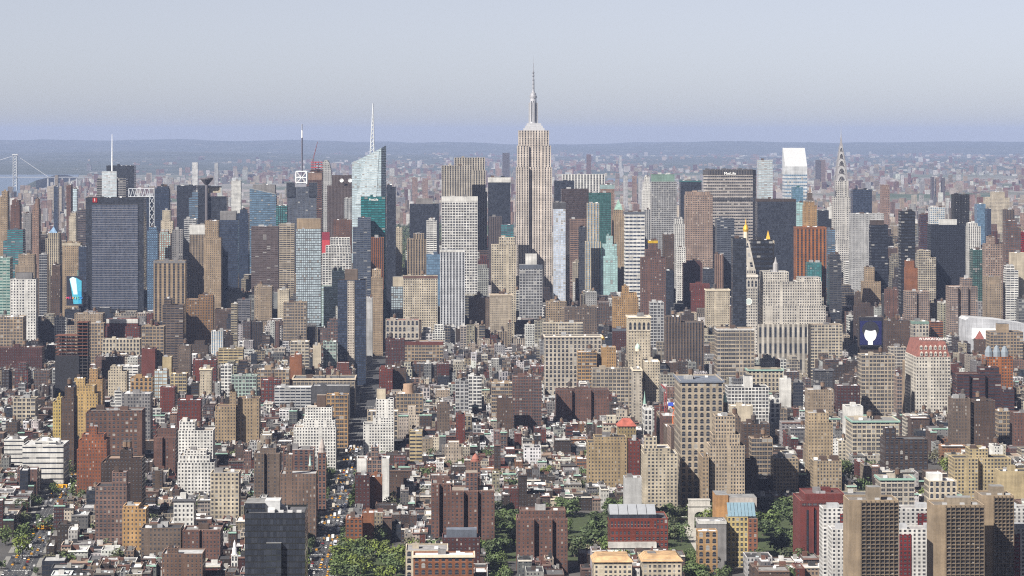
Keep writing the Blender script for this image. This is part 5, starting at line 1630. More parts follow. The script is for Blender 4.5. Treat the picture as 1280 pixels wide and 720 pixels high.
bld("white loft with arched openings left of the white blank wall", LB, 960, 975, 498, 524, 3080, 22, 'A', 'white')
bld("sand coloured loft with blank white party wall", LB, 1006, 1042, 487, 518, 3060, 26, 'P', 'sand', tank=1)
bld("maroon loft with wide dark bays near the gridded beige offices", LB, 1043, 1075, 482, 512, 3120, 24, 'PB', 'maroon', tank=1)
bld("dark grey loft with heavy cornice behind sand coloured loft", LB, 1016, 1041, 462, 490, 3260, 24, 'L', 'dgrey', cornice='dgrey')
bld("beige office building with a full grid of windows and cluttered roof", OT, 1072, 1119, 444, 508, 3350, 34, 'L', 'beige', tank=1, bay=4.4, st=4.4, short='beige gridded office building')
bld("blank tan tower wall beside the red mansard building", LB, 1128, 1146, 452, 514, 3400, 24, 'B', 'tan', bulk=0)
bld("narrow pink brown loft beside the blank tan wall", LB, 1117, 1128, 470, 512, 3380, 22, 'L', 'sandpink')
bld("orange brick tower block holding glass cupolas", LB, 1227, 1266, 446, 506, 3450, 34, 'PB', (.46, .19, .09), bulk=0, short='orange glass cupola block')
bld("big tan stone building with giant window bays behind glass cupolas", OT, 1232, 1279, 415, 446, 3660, 36, 'L', 'tan', pent=(1248, 1261, 405, 'tan'))
bld("brown block with plain windowless front beside the blue poster", BB, 1104, 1138, 401, 448, 3620, 28, 'P', 'brown', tank=1)
bld("stone hall under a green copper roof", LB, 1137, 1161, 402, 428, 3760, 28, 'A', 'limestone', band=(3, 'copper'), roof='copper')
bld("rust banded apartment house next to the green copper roof", AT, 1160, 1179, 402, 425, 3740, 22, 'R', 'rust')
bld("cream loft with many windows and a plain east wall", LB, 1010, 1053, 406, 446, 3650, 30, 'L', 'cream', side='B')
bld("dark block behind the blue poster", BB, 1072, 1105, 396, 446, 4000, 26, 'B', 'dkbrown', bulk=1, fix=True)
bld("beige loft with arcade below the brown windowless front", LB, 1110, 1133, 434, 458, 3560, 24, 'L', 'limestone')
# midtown east
bld("teal glass panel tower standing before the white wedge top", GT, 989, 1004, 234, 260, 5700, 20, 'C:b', 'teal')
bld("pale turquoise glass tower below the white wedge top", GT, 994, 1007, 253, 282, 5600, 22, 'R:c', 'cyan')
bld("beige gold stone tower with stepped crown west of the arched steel spire", OT, 1003, 1021, 257, 288, 5300, 28, 'P', 'otan', tiers=[(1006, 1018, 252)])
bld("navy block tucked behind the beige gold tower", OT, 1020, 1036, 263, 290, 5420, 26, 'C:k', 'navy')
bld("white windowless strip beside the steel spire", OT, 1034, 1042, 259, 284, 5460, 22, 'B', 'white')
bld("copper orange tower of bold vertical piers", OT, 992, 1033, 284, 352, 4600, 34, 'V', (.5, .22, .11), bay=6, band=(2, 'rust'), short='copper orange tower')
bld("small teal glass block in front of the copper orange tower", GT, 1007, 1027, 328, 355, 4450, 22, 'G:t', 'teal')
bld("blue glass block between copper tower and steel spire tower", GT, 1032, 1044, 287, 340, 4900, 26, 'R:b', 'slate')
bld("charcoal stepped block below the steel spire tower", OT, 1034, 1052, 326, 360, 4500, 26, 'R', 'dgrey', tiers=[(1036, 1050, 318)])
bld("small white office block with banded top near the steel spire tower", OT, 1054, 1077, 334, 355, 4380, 26, 'R', 'white', tiers=[(1056, 1074, 327)])
bld("navy box tower with flat roof behind the steel spire", OT, 1063, 1090, 237, 272, 5900, 34, 'C:n', 'navy')
bld("light grey tower of many tiny windows beside the steel spire tower", OT, 1061, 1105, 267, 345, 4900, 30, 'P', 'lgrey', bay=2.4, short='light grey tiny windowed tower')
bld("navy banded tower with brown plant box", OT, 1086, 1110, 281, 352, 4750, 28, 'R', 'navy', st=5, pent=(1087, 1105, 275, 'dkbrown'))
bld("plain black tower with faint floor lines", OT, 1123, 1144, 264, 355, 4700, 28, 'R', 'black', st=5, short='plain black tower')
bld("maroon and blue banded block behind the plain black tower", OT, 1148, 1162, 268, 300, 5500, 24, 'R:n', 'maroon')
bld("white tower with blue windows behind the wide dark slab", AT, 1160, 1181, 259, 285, 5300, 26, 'G:b', 'white')
bld("wide dark slab ruled by fine vertical lines", OT, 1159, 1207, 281, 375, 4550, 36, 'V', 'navy', bay=4, pent=(1176, 1196, 274, 'white'), short='wide dark lined slab')
bld("dark brown tower with lit reddish side behind the wide dark slab", OT, 1189, 1212, 243, 290, 5500, 32, 'P', 'black', side='B')
bld("cream white ribbed tower with ragged roofline", AT, 1207, 1226, 283, 342, 4700, 28, 'V', 'white', tiers=[(1210, 1222, 279)])
bld("dark green glass tower with slanted shadow", GT, 1212, 1236, 312, 378, 4400, 28, 'G:g', (.03, .07, .065))
bld("pink grey brick tower with narrow roof stub", AT, 1228, 1253, 305, 348, 4600, 28, 'PB', 'sandpink', tiers=[(1236, 1244, 296)])
bld("rusty pink gridded tower with roof mast", AT, 1253, 1276, 285, 345, 4500, 28, 'G', 'pinkbrick', tiers=[(1257, 1271, 276)])
bld("crimson painted block at the photo's edge", BB, 1275, 1292, 290, 325, 4700, 24, 'R', 'crimson')
bld("blue patterned glass tower on the far east side", GT, 1218, 1232, 255, 290, 5650, 26, 'C:b', 'blue')
bld("navy narrow glass tower next to the blue patterned one", GT, 1231, 1239, 261, 292, 5600, 24, 'C:n', 'navy')
bld("broad cream stone hospital with stepped middle, hazy behind", 'hospital', 1229, 1262, 247, 268, 7200, 40, 'P', 'cream', tiers=[(1241, 1256, 240)])
bld("brown tower with dark cap on the far east side", AT, 1253, 1268, 262, 290, 6000, 28, 'V', 'taupe')
bld("white apartment tower with balconies at the photo's edge", AT, 1254, 1273, 338, 404, 4150, 24, 'R', 'white', tiers=[(1258, 1268, 332)], short='white balcony tower')
bld("cream plain slab behind the white balcony tower", AT, 1261, 1288, 316, 358, 4400, 26, 'B', 'cream')
bld("cream apartment tower with pale grid front before the wide dark slab", AT, 1145, 1170, 322, 376, 4350, 28, 'G', 'cream', tiers=[(1146, 1163, 313)])
bld("rust orange brick tower joined to the cream grid tower", AT, 1130, 1147, 335, 368, 4380, 24, 'B', 'rust', tiers=[(1133, 1143, 326)])
bld("pink tan apartment slab with dotted windows, wide front", AT, 1129, 1161, 364, 404, 4000, 26, 'G', 'sandpink', bay=3.4, st=3.2, wells=[(.44, .54)])
bld("large pink brown apartment slab with balcony columns", AT, 1182, 1221, 358, 416, 3950, 28, 'G', 'sandpink', tiers=[(1203, 1215, 348)], bay=3.4, st=3.2, short='large pink brown apartment slab', wells=[(.3, .42), (.66, .76)])
bld("sand brown apartment block beside the white balcony tower", AT, 1228, 1253, 355, 404, 4000, 26, 'P', 'sand', tiers=[(1232, 1251, 346)])
bld("tan tower with small stepped crown east of the white office slab", LB, 1076, 1101, 352, 380, 4200, 26, 'P', 'tan', tiers=[(1082, 1093, 334)])
bld("red brown apartment house behind the poster", AT, 1105, 1123, 362, 395, 4150, 24, 'P', 'pinkbrick')
# greenwich village west
bld("big brown brick hospital block with dark ribbon windows", 'hospital', 107, 182, 516, 572, 2900, 34, 'PB', (.22, .13, .10), tiers=[(110, 180, 513, 1)], bay=4.4, st=4, side='B', short='big brown brick hospital block')
bld("rust red stepped apartment house in front of the hospital", AT, 96, 138, 562, 604, 2620, 30, 'P', (.36, .15, .09), tiers=[(98, 135, 550, 1.5), (102, 130, 543, 3), (111, 121, 533, 6, 8)], bay=2.8, st=3.1, short='rust red stepped apartment house')
bld("tan yellow stepped apartment house behind the hospital", AT, 90, 126, 492, 532, 3120, 28, 'P', (.56, .40, .2), tiers=[(92, 118, 482, 2), (93, 106, 473, 5, 10)], bay=3, short='tan yellow stepped apartment house')
bld("orange tan apartment house with tall chimney behind the yellow one", AT, 111, 131, 474, 505, 3200, 24, 'P', 'otan', tiers=[(112, 122, 461)])
bld("narrow yellow brick house lit on its stepped side", AT, 66, 80, 503, 550, 2960, 24, 'P', (.6, .46, .2), tiers=[(71, 79, 497)])
bld("tall brown blank sided apartment house with tank", AT, 77, 97, 498, 570, 2900, 30, 'P', 'brown', tiers=[(81, 92, 484)], side='B', tank=1, short='tall blank sided brown house')
bld("white brick apartment house with stepped top, behind the lower white one", AT, 223, 269, 538, 572, 2760, 28, 'PB', 'white', tiers=[(224, 244, 527, 3)], bay=3, st=3.1, roof='gravel')
bld("white brick apartment house with tiered terraces", AT, 222, 271, 578, 606, 2620, 28, 'PB', 'white', tiers=[(224, 262, 569, 2), (230, 258, 563, 3)], bay=3, st=3.1, roof='gravel', short='white tier terraced apartments')
bld("low white modern block with overhanging floors and roof drums", 'clinic', 28, 86, 556, 582, 2740, 40, 'S', 'white', tiers=[(44, 70, 551, 6)], roof='lgrey', bulk=0, st=5, short='white block with roof drums')
bld("blank white wing behind the low modern block", 'clinic', 5, 35, 549, 566, 2780, 30, 'S', 'white')
bld("tan brick apartment house with two matching blocks and roof stair", AT, 269, 297, 508, 550, 3050, 28, 'P', (.44, .34, .23), tiers=[(287, 296, 490, 3, 9)], bay=3, tank=1)
bld("tan brick apartment house twin standing beside its slimmer neighbour", AT, 297, 326, 498, 548, 3060, 28, 'P', (.44, .34, .23), bay=3, tank=1)
bld("grey apartment slab rising behind the brown hospital", AT, 152, 191, 492, 545, 3050, 26, 'PB', 'grey', bay=3)
bld("plain white box house with bare walls behind the hospital", BB, 138, 161, 503, 530, 3000, 20, 'R', 'white', tiers=[(143, 152, 489, 2, 8)])
bld("dark brown apartment house with stepped tower near the wide avenue", AT, 126, 182, 578, 632, 2420, 30, 'P', 'dkbrown', tiers=[(132, 180, 573, 1), (150, 165, 563, 4, 9)], bay=3, tank=2, short='dark brown avenue apartments')
bld("pinkish brown apartment house with dark balconies before the dark brown one", AT, 119, 163, 608, 664, 2330, 28, 'PB', (.3, .2, .17), tiers=[(140, 158, 590, 4, 10)], side='B', bay=3.2)
bld("cream gridded loft with even windows", LB, 263, 301, 591, 634, 2470, 24, 'PB', 'cream', side='B', bay=3.6, short='cream gridded loft')
bld("tan orange house with white side wall", BB, 153, 186, 636, 662, 2270, 22, 'P', (.55, .36, .19), tiers=[(154, 173, 632, 1)])
bld("brown brick school block with chimney stump", 'school', 202, 257, 692, 722, 2120, 28, 'P', (.26, .17, .13), tiers=[(209, 222, 685, 3, 8)])
bld("white tenement with dark cornice by the cream gridded loft", BB, 217, 245, 624, 652, 2330, 22, 'PB', 'white', cornice='dgrey')
bld("red brown house row with dark roof below the white tenement", BB, 229, 279, 662, 690, 2230, 24, 'P', 'pinkbrick', wells=[(.45, .52)])
bld("brown tenement with tar roof near the red brown row", BB, 176, 230, 660, 690, 2230, 26, 'P', 'taupe', roof='tar')
bld("brown apartment house with plain windows west of the white ones", AT, 193, 223, 546, 582, 2720, 26, 'P', 'pinkbrick', tiers=[(197, 220, 535, 2)], wells=[(.4, .55)])
bld("cream factory with deep windows at the avenue's west edge", LB, 16, 48, 498, 522, 3100, 26, 'L', 'cream', roof='tar')
bld("cream stepped loft with white roof terrace, north of the hospital", LB, 135, 161, 464, 492, 3360, 24, 'P', 'cream', tiers=[(138, 152, 458)])
bld("white banded rooftop block beside the cream stepped loft", LB, 146, 175, 458, 480, 3400, 24, 'R', 'white')
bld("orange tan loft with arched upper windows north of the grey slab", LB, 163, 193, 472, 494, 3260, 24, 'A', 'otan')
bld("yellow gridded loft among low black roofs", LB, 213, 235, 467, 488, 3310, 22, 'L', 'yellow')
bld("tan gridded loft with blue panes west of the yellow gridded one", LB, 193, 211, 463, 486, 3330, 22, 'L:s', 'tan')
bld("bright red brick house with green window bays", BB, 200, 220, 484, 506, 3150, 20, 'P', 'red')
bld("red brick apartment house over a blue shopfront", BB, 222, 253, 500, 530, 3000, 24, 'PB', 'red')
bld("cream tower loft with fine cornice by red house", LB, 250, 266, 461, 492, 3300, 22, 'P', 'cream', cornice='cream')
bld("white and rust banded loft with wide bays", LB, 276, 291, 457, 486, 3320, 22, 'L', 'white')
bld("pale green loft with white piers, long front", LB, 289, 322, 470, 494, 3250, 24, 'L', 'pgreen', tank=1)
bld("narrow brown loft with tank below the orange brown brick loft", LB, 222, 240, 432, 468, 3700, 22, 'P', 'taupe', tank=1)
bld("yellow plastered house beside the tan corner loft", BB, 203, 216, 446, 468, 3500, 18, 'B', 'yellow')
bld("red loft with dark windows under the slender white block", LB, 241, 272, 450, 474, 3450, 24, 'PB', 'red', tank=1)
bld("pale yellow low building with long window row", LB, 273, 305, 436, 454, 3650, 22, 'R', 'yellow')

# street wall of the avenue of trees, and what stands behind the tall tan tower
for i_, (Y_, h_, cc_, ww_) in enumerate(((2705, 50, 'taupe', 38), (2752, 46, 'pinkbrick', 34), (2800, 52, 'brown', 40), (2850, 48, 'sandpink', 36), (2900, 44, 'taupe', 38), (2950, 50, 'pinkbrick', 36), (3000, 46, 'sand', 34))):
    xa_, xb_ = 222, 222 + ww_
    bld(('first', 'second', 'third', 'fourth', 'fifth', 'sixth', 'seventh')[i_] + " street wall apartment house behind the tall tan tower, along the avenue of trees", AT, PX(xa_, Y_ + 40), PX(xb_, Y_), PY(xb_, Y_, h_), PY(xb_, Y_, h_) + 9, Y_, 40, 'P', cc_,
        tank=1, fix=True, group='apartment houses along the avenue of trees')
bld("dark brown loft east of the tall tan tower, windows in rows", LB, 926, 962, 530, 585, 2790, 26, 'PB', 'brown', tank=1, fix=True)
bld("tan grey loft with big windows behind the tall tan tower's shoulder", LB, 936, 966, 548, 590, 2745, 24, 'L', 'sand', tank=1, fix=True)
bld("brown apartment block between the tan wing and the brown lofts", AT, 905, 926, 522, 560, 2850, 26, 'P', 'taupe', tank=1, fix=True)

AUTO[0] = False
# dishes
Bm = [o_ for o_ in bpy.data.objects if str(o_.get('label', '')).startswith('wide mauve brown office slab')][0]
for px in (427, 437.5):
    q = MB()
    Y = Bm.location.y - 21
    cx, cz = WX(px, Y), WZ(225.5, px, Y)
    for t in range(12):
        a0, a1 = t * math.pi / 6, (t + 1) * math.pi / 6
        r = 3.6
        q.poly([(cx, Y - .3, cz), (cx + r * math.cos(a0), Y - 1.6, cz + r * math.sin(a0)), (cx + r * math.cos(a1), Y - 1.6, cz + r * math.sin(a1))], TRIM, (.8, .8, .8))
    q.bar((cx, Y, cz), (cx, Y + 5.5, cz - 1), .5, STEEL, (.5, .5, .5))
    q.build("satellite_dish", Bm)
pointed("cream apartment tower under", 61, 73, 292, 283, (.2, .3, .42))
# glass cupolas
Bo = [o for o in bpy.data.objects if str(o.get('label', '')).startswith('orange brick tower block')][0]
for i, px in enumerate((1237, 1247, 1257)):
    Y = Bo.location.y - 12; q = MB(); k = Y / F
    q.lathe(WX(px, Y), Y + 6, [(5 * k, WZ(448, px, Y)), (4.8 * k, WZ(440, px, Y)), (2.6 * k, WZ(434, px, Y)), (0, WZ(431.5 + abs(i - 1), px, Y))], TRIM, (.22, .25, .28), 8)
    q.build("glass_cupola", Bo)
# brick drum, white drums
def drum(start_label, px, w, y0, y1, col, part, dy):
    o = [o_ for o_ in bpy.data.objects if str(o_.get('label', '')).startswith(start_label)][0]
    Y = o.location.y + dy; k = Y / F
    q = MB()
    q.lathe(WX(px, Y), Y, [(w * k, WZ(y0, px, Y)), (w * k, WZ(y1, px, Y)), (w * k * .9, WZ(y1, px, Y) + .3), (0, WZ(y1, px, Y) + .6)], TRIM, col, 14)
    q.build(part, o)
drum("tan loft carrying a large round brick drum", 510.5, 6.5, 494, 480, (.33, .23, .16), "brick_drum", 2)
drum("low white modern block", 58, 5, 556, 547, C['white'], "roof_drum", -2)
drum("low white modern block", 72, 4.5, 557, 549, C['white'], "roof_drum", -6)
# orange cornices of the white pair
for o in [o_ for o_ in bpy.data.objects if 'broad orange cornice' in str(o_.get('label', ''))]:
    me = o.data
    xs = [v.co.x for v in me.vertices]; zz = max(v.co.z for v in me.vertices)
    ysv = [v.co.y for v in me.vertices]
    q = MB()
    lx, ly = o.location.x, o.location.y
    q.frustum(lx + min(xs) - 1.4, lx + max(xs) + 1.4, ly + min(ysv) - 1.4, ly + max(ysv) + 1.4, zz - 1.5, lx + min(xs) + 2.5, lx + max(xs) - 2.5, ly + min(ysv) + 3, ly + max(ysv) - 3, zz + 2.4, ROOF, (.44, .30, .17))
    q.build("orange_cornice", o)

# slots between the piers of the red hall
o = [o_ for o_ in bpy.data.objects if str(o_.get('label', '')).startswith('red hall of vertical')][0]
xs = [v.co.x for v in o.data.vertices]; ysv = [v.co.y for v in o.data.vertices]
xa, xb2, yf = o.location.x + min(xs), o.location.x + max(xs), o.location.y + min(ysv)
zt_ = max(v.co.z for v in o.data.vertices if abs(v.co.y - min(ysv)) < .1)
for f_ in (.16, .33, .50, .67, .84):
    q = MB()
    q.box(xa + (xb2 - xa) * f_ - .8, xa + (xb2 - xa) * f_ + .8, yf - .3, yf - .03, 3, zt_ - 7, facade('C'), (.05, .03, .03), 1.6, 4)
    q.build("window_slot", o)
for f_ in (.25, .42, .59, .76, .93):
    q = MB()
    q.box(xa + (xb2 - xa) * f_ - 1.6, xa + (xb2 - xa) * f_ + 1.6, yf - 1.5, yf - .03, 0, zt_ - 4.5, PLAIN, (.27, .07, .06))
    q.build("brick_pier", o)
q = MB()
q.box(xa + 1, xb2 - 1, yf - .25, yf - .04, zt_ - 4, zt_ - 1.6, facade('G'), (.2, .06, .05), 4, 2.4)
q.build("clerestory_window", o)
# ---------------------------------------------------------------- the many plain buildings of the blocks
R = random.Random(2024)
NEARPAL = [('red brick', (.22, .085, .07), 4), ('brown brick', (.165, .115, .095), 6), ('dark brown', (.10, .074, .064), 6), ('tan brick', (.37, .30, .23), 3),
           ('cream', (.55, .49, .41), 4), ('white', (.72, .71, .69), 6), ('grey', (.27, .265, .265), 4), ('pinkish brick', (.25, .16, .135), 3),
           ('maroon', (.13, .055, .05), 2), ('beige', (.44, .385, .31), 3), ('pale grey', (.46, .455, .45), 4), ('orange brick', (.38, .20, .12), 1), ('charcoal', (.06, .06, .065), 2)]
MIDPAL = [('tan brick', (.38, .31, .235), 4), ('cream', (.55, .49, .41), 4), ('brown brick', (.165, .115, .095), 6), ('grey', (.27, .265, .265), 4),
          ('beige', (.44, .385, .31), 4), ('white', (.72, .71, .69), 5), ('pinkish brick', (.25, .16, .135), 3), ('dark brown', (.10, .074, .064), 6),
          ('red brick', (.22, .085, .07), 2), ('pale grey', (.46, .455, .45), 4), ('charcoal', (.06, .06, .065), 3)]
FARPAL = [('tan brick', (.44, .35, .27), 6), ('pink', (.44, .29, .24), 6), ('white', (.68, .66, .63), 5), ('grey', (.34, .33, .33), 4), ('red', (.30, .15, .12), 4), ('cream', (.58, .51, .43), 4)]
def pick(pal): 
    n, c, w = R.choices(pal, [p[2] for p in pal])[0]
    m = R.uniform(.75, 1.15)
    return n, tuple(max(.02, q * m * R.uniform(.96, 1.04)) for q in c)

PARKS = [(15, 380, 2285, 2590), (-82, -25, 2125, 2345), (-640, 196, 6640, 10700)]
SOUTHST = [(42, 6.5), (95, 6), (190, 7)]
def blocked(x0, x1, y0, y1):
    for a, b_, c, d in FOOT:
        if x0 < b_ and x1 > a and y0 < d and y1 > c: return True
    for a, b_, c, d in PARKS:
        if x0 < b_ and x1 > a and y0 < d and y1 > c: return True
    if y0 < 2295:
        for x, w in SOUTHST:
            if x0 < x + w and x1 > x - w: return True
    ym = (y0 + y1) / 2
    if x0 < -79 and x1 > -111: return True
    if x0 < 220 and x1 > 200 and y1 > 2480: return True
    if ym < 2950 and x0 < s7(ym) + 16.5 and x1 > s7(ym) - 16.5: return True
    return False
HND = np.array([(a, b_, yb_, Y) for a, b_, yt, yb_, Y in HAND])
def cap(p0, p1, d):
    m = (HND[:, 0] < p1 - .3) & (HND[:, 1] > p0 + .3) & (HND[:, 3] > d + 3)
    if not m.any(): return 1e9
    return EYE - (HND[m, 2].max() - HY) * d / F
LOTS = []
def zone(Y, ave, x, xm):
    u = R.random()
    on5 = abs(xm - 210) < 52 and 2600 < Y < 4300
    on6 = abs(xm + 95) < 48 and 2950 < Y < 4500
    if Y < 2950:
        if on5: return R.uniform(38, 58)
        if ave and u < .16 or u < .03: return R.uniform(20, 34)
        if Y < 2280: return R.uniform(12, 18)
        return R.uniform(10.5, 15) if u < .82 else R.uniform(15, 20)
    if on5: return R.uniform(38, 62)
    if on6: return R.uniform(20, 40)
    if Y < 3500:
        if ave and u < .25: return R.uniform(18, 34)
        return R.uniform(12, 19) if u < .72 else R.uniform(18, 28)
    if Y < 4350:
        if ave and u < .3: return R.uniform(22, 40)
        return R.uniform(12, 21) if u < .72 else R.uniform(20, 32)
    if Y < 5150:
        return R.uniform(28, 56) if u < .6 else R.uniform(50, 88)
    if Y < 6650:
        return R.uniform(30, 75) if u < .55 else R.uniform(70, 120)
    if ave: return R.uniform(40, 90)
    return R.uniform(15, 35) if u < .7 else R.uniform(35, 75)
def lot(x0, x1, y0, y1, ave):
    ym = y0
    h = zone(ym, ave, x0, (x0 + x1) / 2)
    p0, p1 = PX(x0, y0), PX(x1, y0)
    if p1 < -25 or p0 > 1305: return
    if blocked(x0, x1, y0, y1): return
    c = cap(p0 - 1, p1 + 1, DEP(x0, y0)) - .5
    if h + 3 < c < 1e8 and y0 < 4300:       # rise to the foot of what stands behind, as the street walls there do
        u = R.random()
        if (c < 22 and u < .5) or (c < 34 and u < .3 and 2600 < y0 < 3500) or (c < 46 and y0 > 3500 and u < .75): h = c - R.uniform(1, 5)
    if h + 3 > c:
        h = c - R.uniform(3, 6)
        if h < 6:
            if c < 5: return
            h = max(4.5, c - 1)
    pal = NEARPAL if ym < 3300 else MIDPAL
    nm, col = pick(pal)
    LOTS.append([x0, x1, y0, y1, h, nm, col, rand_roof(R), ave])
SHEAR = lambda x, y: (.068 * (2900 - y) * min(1, (-112 - x) / 258) if (x < -112 and y < 2900) else 0)
k0 = -11
for row in range(k0, 60):
    ys0 = 2985 + row * 79 + 8
    ys1 = ys0 + 62
    if ys1 > 7600: break
    aves = [a for a in AVES if not (ys0 < 2985 and a[0] == 345)] + ([(392, 14)] if ys0 < 2985 else [])
    aves.sort()
    for (xa, wa), (xb_, wb) in zip(aves, aves[1:]):
        bx0, bx1 = xa + wa / 2 + 4.5, xb_ - wb / 2 - 4.5
        if PX(bx1, ys0) < -40 or PX(bx0, ys0) > 1320: continue
        big = ys0 > 4350
        for half in (0, 1):
            x = bx0
            while x < bx1 - 4:
                ave = x < bx0 + 26 or x > bx1 - 30
                if ys0 < 2950: w = R.choice((6.2, 6.6, 7.5, 7.6)) if R.random() < .6 else R.uniform(8, 17)
                elif ys0 < 3500: w = R.uniform(6, 8.5) if R.random() < .6 else R.uniform(9, 17)
                elif not big: w = R.uniform(6.5, 10) if R.random() < .5 else R.uniform(10, 20)
                else: w = R.uniform(15, 38)
                if ave and w < 14 and R.random() < .6: w = R.uniform(16, 26)
                if x + w > bx1 - 4: w = bx1 - x
                d = R.uniform(.62, 1.0) * 29 if not big else R.uniform(24, 30)
                if half == 0: y0, y1 = ys0, ys0 + d
                else: y0, y1 = ys1 - d, ys1
                sx = SHEAR(x + w / 2, y0)
                lot(x + sx, x + sx + w - .12, y0, y1, ave)
                x += w
# which of them the photograph shows, front to back
order = sorted(LOTS, key=lambda l: DEP(l[0], l[2]))
buf = np.zeros((720, 1300), dtype=bool)
items = [(Y, 0, a, b_, yt, None) for a, b_, yt, yb_, Y in HAND] + [(DEP(l[0], l[2]), 1, PX(l[0], l[2]), PX(l[1], l[2]), PY(l[0], l[2], l[4]), l) for l in LOTS]
items.sort(key=lambda t: t[0])
for Y, kind, a, b_, yt, l in items:
    d0 = Y
    yb_ = HY + EYE * F / d0
    i0, i1, j0, j1 = int(max(0, round(yt))), int(min(719, round(yb_))), int(max(0, round(a) + 10)), int(min(1299, round(b_) + 10))
    if l is not None:       # the roof counts too
        rt = PY(l[0], l[3], l[4])
        i0 = int(max(0, round(rt)))
    if i1 <= i0 or j1 <= j0:
        if l is not None: l.append(0)
        continue
    win = buf[i0:i1, j0:j1]
    n = int((~win).sum())
    win[:] = True
    if l is not None: l.append(n)
def kind_of(l):
    w, h = l[1] - l[0], l[4]
    if w < 9.5 and h < 26: return 'row_house'
    if h < 30 and l[2] < 2985: return 'low_building'
    if h < 45 and l[2] < 3500: return 'loft_building'
    return 'city_block_building' if l[2] > 4350 else 'tall_loft'
groups = {}
for l in LOTS:
    if l[9] > 0: groups.setdefault(kind_of(l), []).append(l)
LIMIT = dict(row_house=270, low_building=260, loft_building=240, tall_loft=200, city_block_building=90)
SINGLE = set()
for kd, ls in groups.items():
    ls.sort(key=lambda l: -l[9])
    for l in ls[:LIMIT[kd]]: SINGLE.add(id(l))
def style_for(l):
    w, h, Y = l[1] - l[0], l[4], l[2]
    r_ = R.random()
    if l[5] == 'charcoal': return 'C'
    if kind_of(l) == 'row_house': return 'P' if r_ < .7 else 'PB'
    if Y < 2985: return 'P' if r_ < .6 else 'PB' if r_ < .9 else 'L'
    if Y < 4350: return R.choices(['P', 'PB', 'L', 'A', 'R'], [4, 3, 4, 1, 1])[0]
    return R.choices(['P', 'PB', 'L', 'V', 'R', 'G', 'C'], [5, 3, 2, 3, 2, 2, 1])[0]
def side_for(l, st):
    return facade('B') if (l[4] < 30 and R.random() < .7 and not l[8]) or R.random() < .15 else facade(st)
def tilt(l):
    return .0679 * min(1, (-112 - l[0]) / 258) if (l[0] < -112 and l[2] < 2890) else 0
KW = dict(row_house='row house', low_building='low building', loft_building='loft building', tall_loft='tall loft', city_block_building='midtown block')
ORD = ['', 'second ', 'third ', 'fourth ', 'fifth ', 'sixth ', 'seventh ', 'eighth ', 'ninth ', 'tenth ', 'eleventh ', 'twelfth ', 'thirteenth ', 'fourteenth ', 'fifteenth ', 'sixteenth ', 'seventeenth ', 'eighteenth ', 'nineteenth ', 'twentieth ']
LD = [(s_, px, min(yb_, 719), Y) for s_, px, yb_, Y in LAND]
def near(l):
    px, py = PX((l[0] + l[1]) / 2, l[2]), PY(l[0], l[2], l[4])
    s_, lp, lb, lY = min(LD, key=lambda t: math.hypot(t[1] - px, 1.3 * (t[2] - py)))
    dx, dy = px - lp, py - lb
    if abs(dx) > abs(dy) * 1.2: return s_, ('east of' if dx > 0 else 'west of'), math.hypot(dx, dy)
    return s_, ('before' if l[2] < lY else 'behind'), math.hypot(dx, dy)
want = {}
for l in LOTS:
    if id(l) in SINGLE:
        s_, rel, dist = near(l)
        st = max(2, round(l[4] / 3.5))
        key = (l[5], kind_of(l), l[7][1], rel, s_)
        want.setdefault(key, []).append((dist, id(l)))
LABEL = {}
NUMW = {2: 'two', 3: 'three', 4: 'four', 5: 'five', 6: 'six', 7: 'seven', 8: 'eight', 9: 'nine', 10: 'ten', 11: 'eleven', 12: 'twelve'}
for key, ls in want.items():
    ls.sort()
    for i, (d, q_) in enumerate(ls):
        LABEL[q_] = "%s %s, %s roof, %s%s the %s" % (key[0], KW[key[1]], key[2], (['', 'first '][i == 0] + ORD[min(i, 19)]) if len(ls) > 1 else '', key[3], key[4])
def mk_extras(o, l, near_):
    x0, x1, y0, y1, h = l[:5]
    w, d = x1 - x0, y1 - y0
    zr = h - .9
    rb = R.random
    if w > 4 and rb() < .85:
        a = x0 + w * R.uniform(.08, .55); bw_ = min(R.uniform(2.4, 5), w * .4); c = y0 + d * R.uniform(.3, .7)
        put_box('roof_bulkhead', o, a, a + bw_, c, c + min(d * .25, R.uniform(2.5, 5)), zr, zr + R.uniform(2.2, 3.6) * (1.3 if h > 30 else 1), PLAIN,
                R.choice([(.30, .29, .28), (.14, .10, .085), (.5, .48, .45), (.08, .08, .085), (.68, .67, .65), (.24, .12, .09)]))
    if rb() < .55:
        a = x0 + w * R.uniform(.1, .8); c = y0 + d * R.uniform(.1, .8); s_ = R.uniform(1, 2.2)
        put_box('air_conditioner', o, a, a + s_, c, c + s_, zr, zr + s_ * .8, STEEL, R.choice([(.6, .61, .62), (.35, .35, .36), (.75, .75, .75)]))
    if l[2] < 3000 and rb() < .6:
        a = x0 + (.3 if rb() < .5 else w - 1.3); c = y0 + d * R.uniform(.2, .8)
        put_box('chimney', o, a, a + 1.0, c, c + 1.5, zr, zr + R.uniform(1.8, 3), PLAIN, R.choice([(.2, .1, .08), (.28, .17, .13), (.5, .46, .4)]))
    if rb() < .3:
        a = x0 + w * R.uniform(.2, .6); c = y0 + d * R.uniform(.1, .6)
        put_box('skylight', o, a, a + R.uniform(1.2, 2.5), c, c + 2, zr, zr + .7, STEEL, (.5, .55, .58))
    if h > 17 and w > 8 and rb() < (.5 if l[2] > 2985 else .25):
        put_tank(o, x0 + w * R.uniform(.25, .75), y0 + d * R.uniform(.3, .75), zr, R.uniform(.85, 1.2))
mass = MB()
def local_fix(o, ang):
    if ang: o.rotation_euler = (0, 0, ang)
n_single = 0
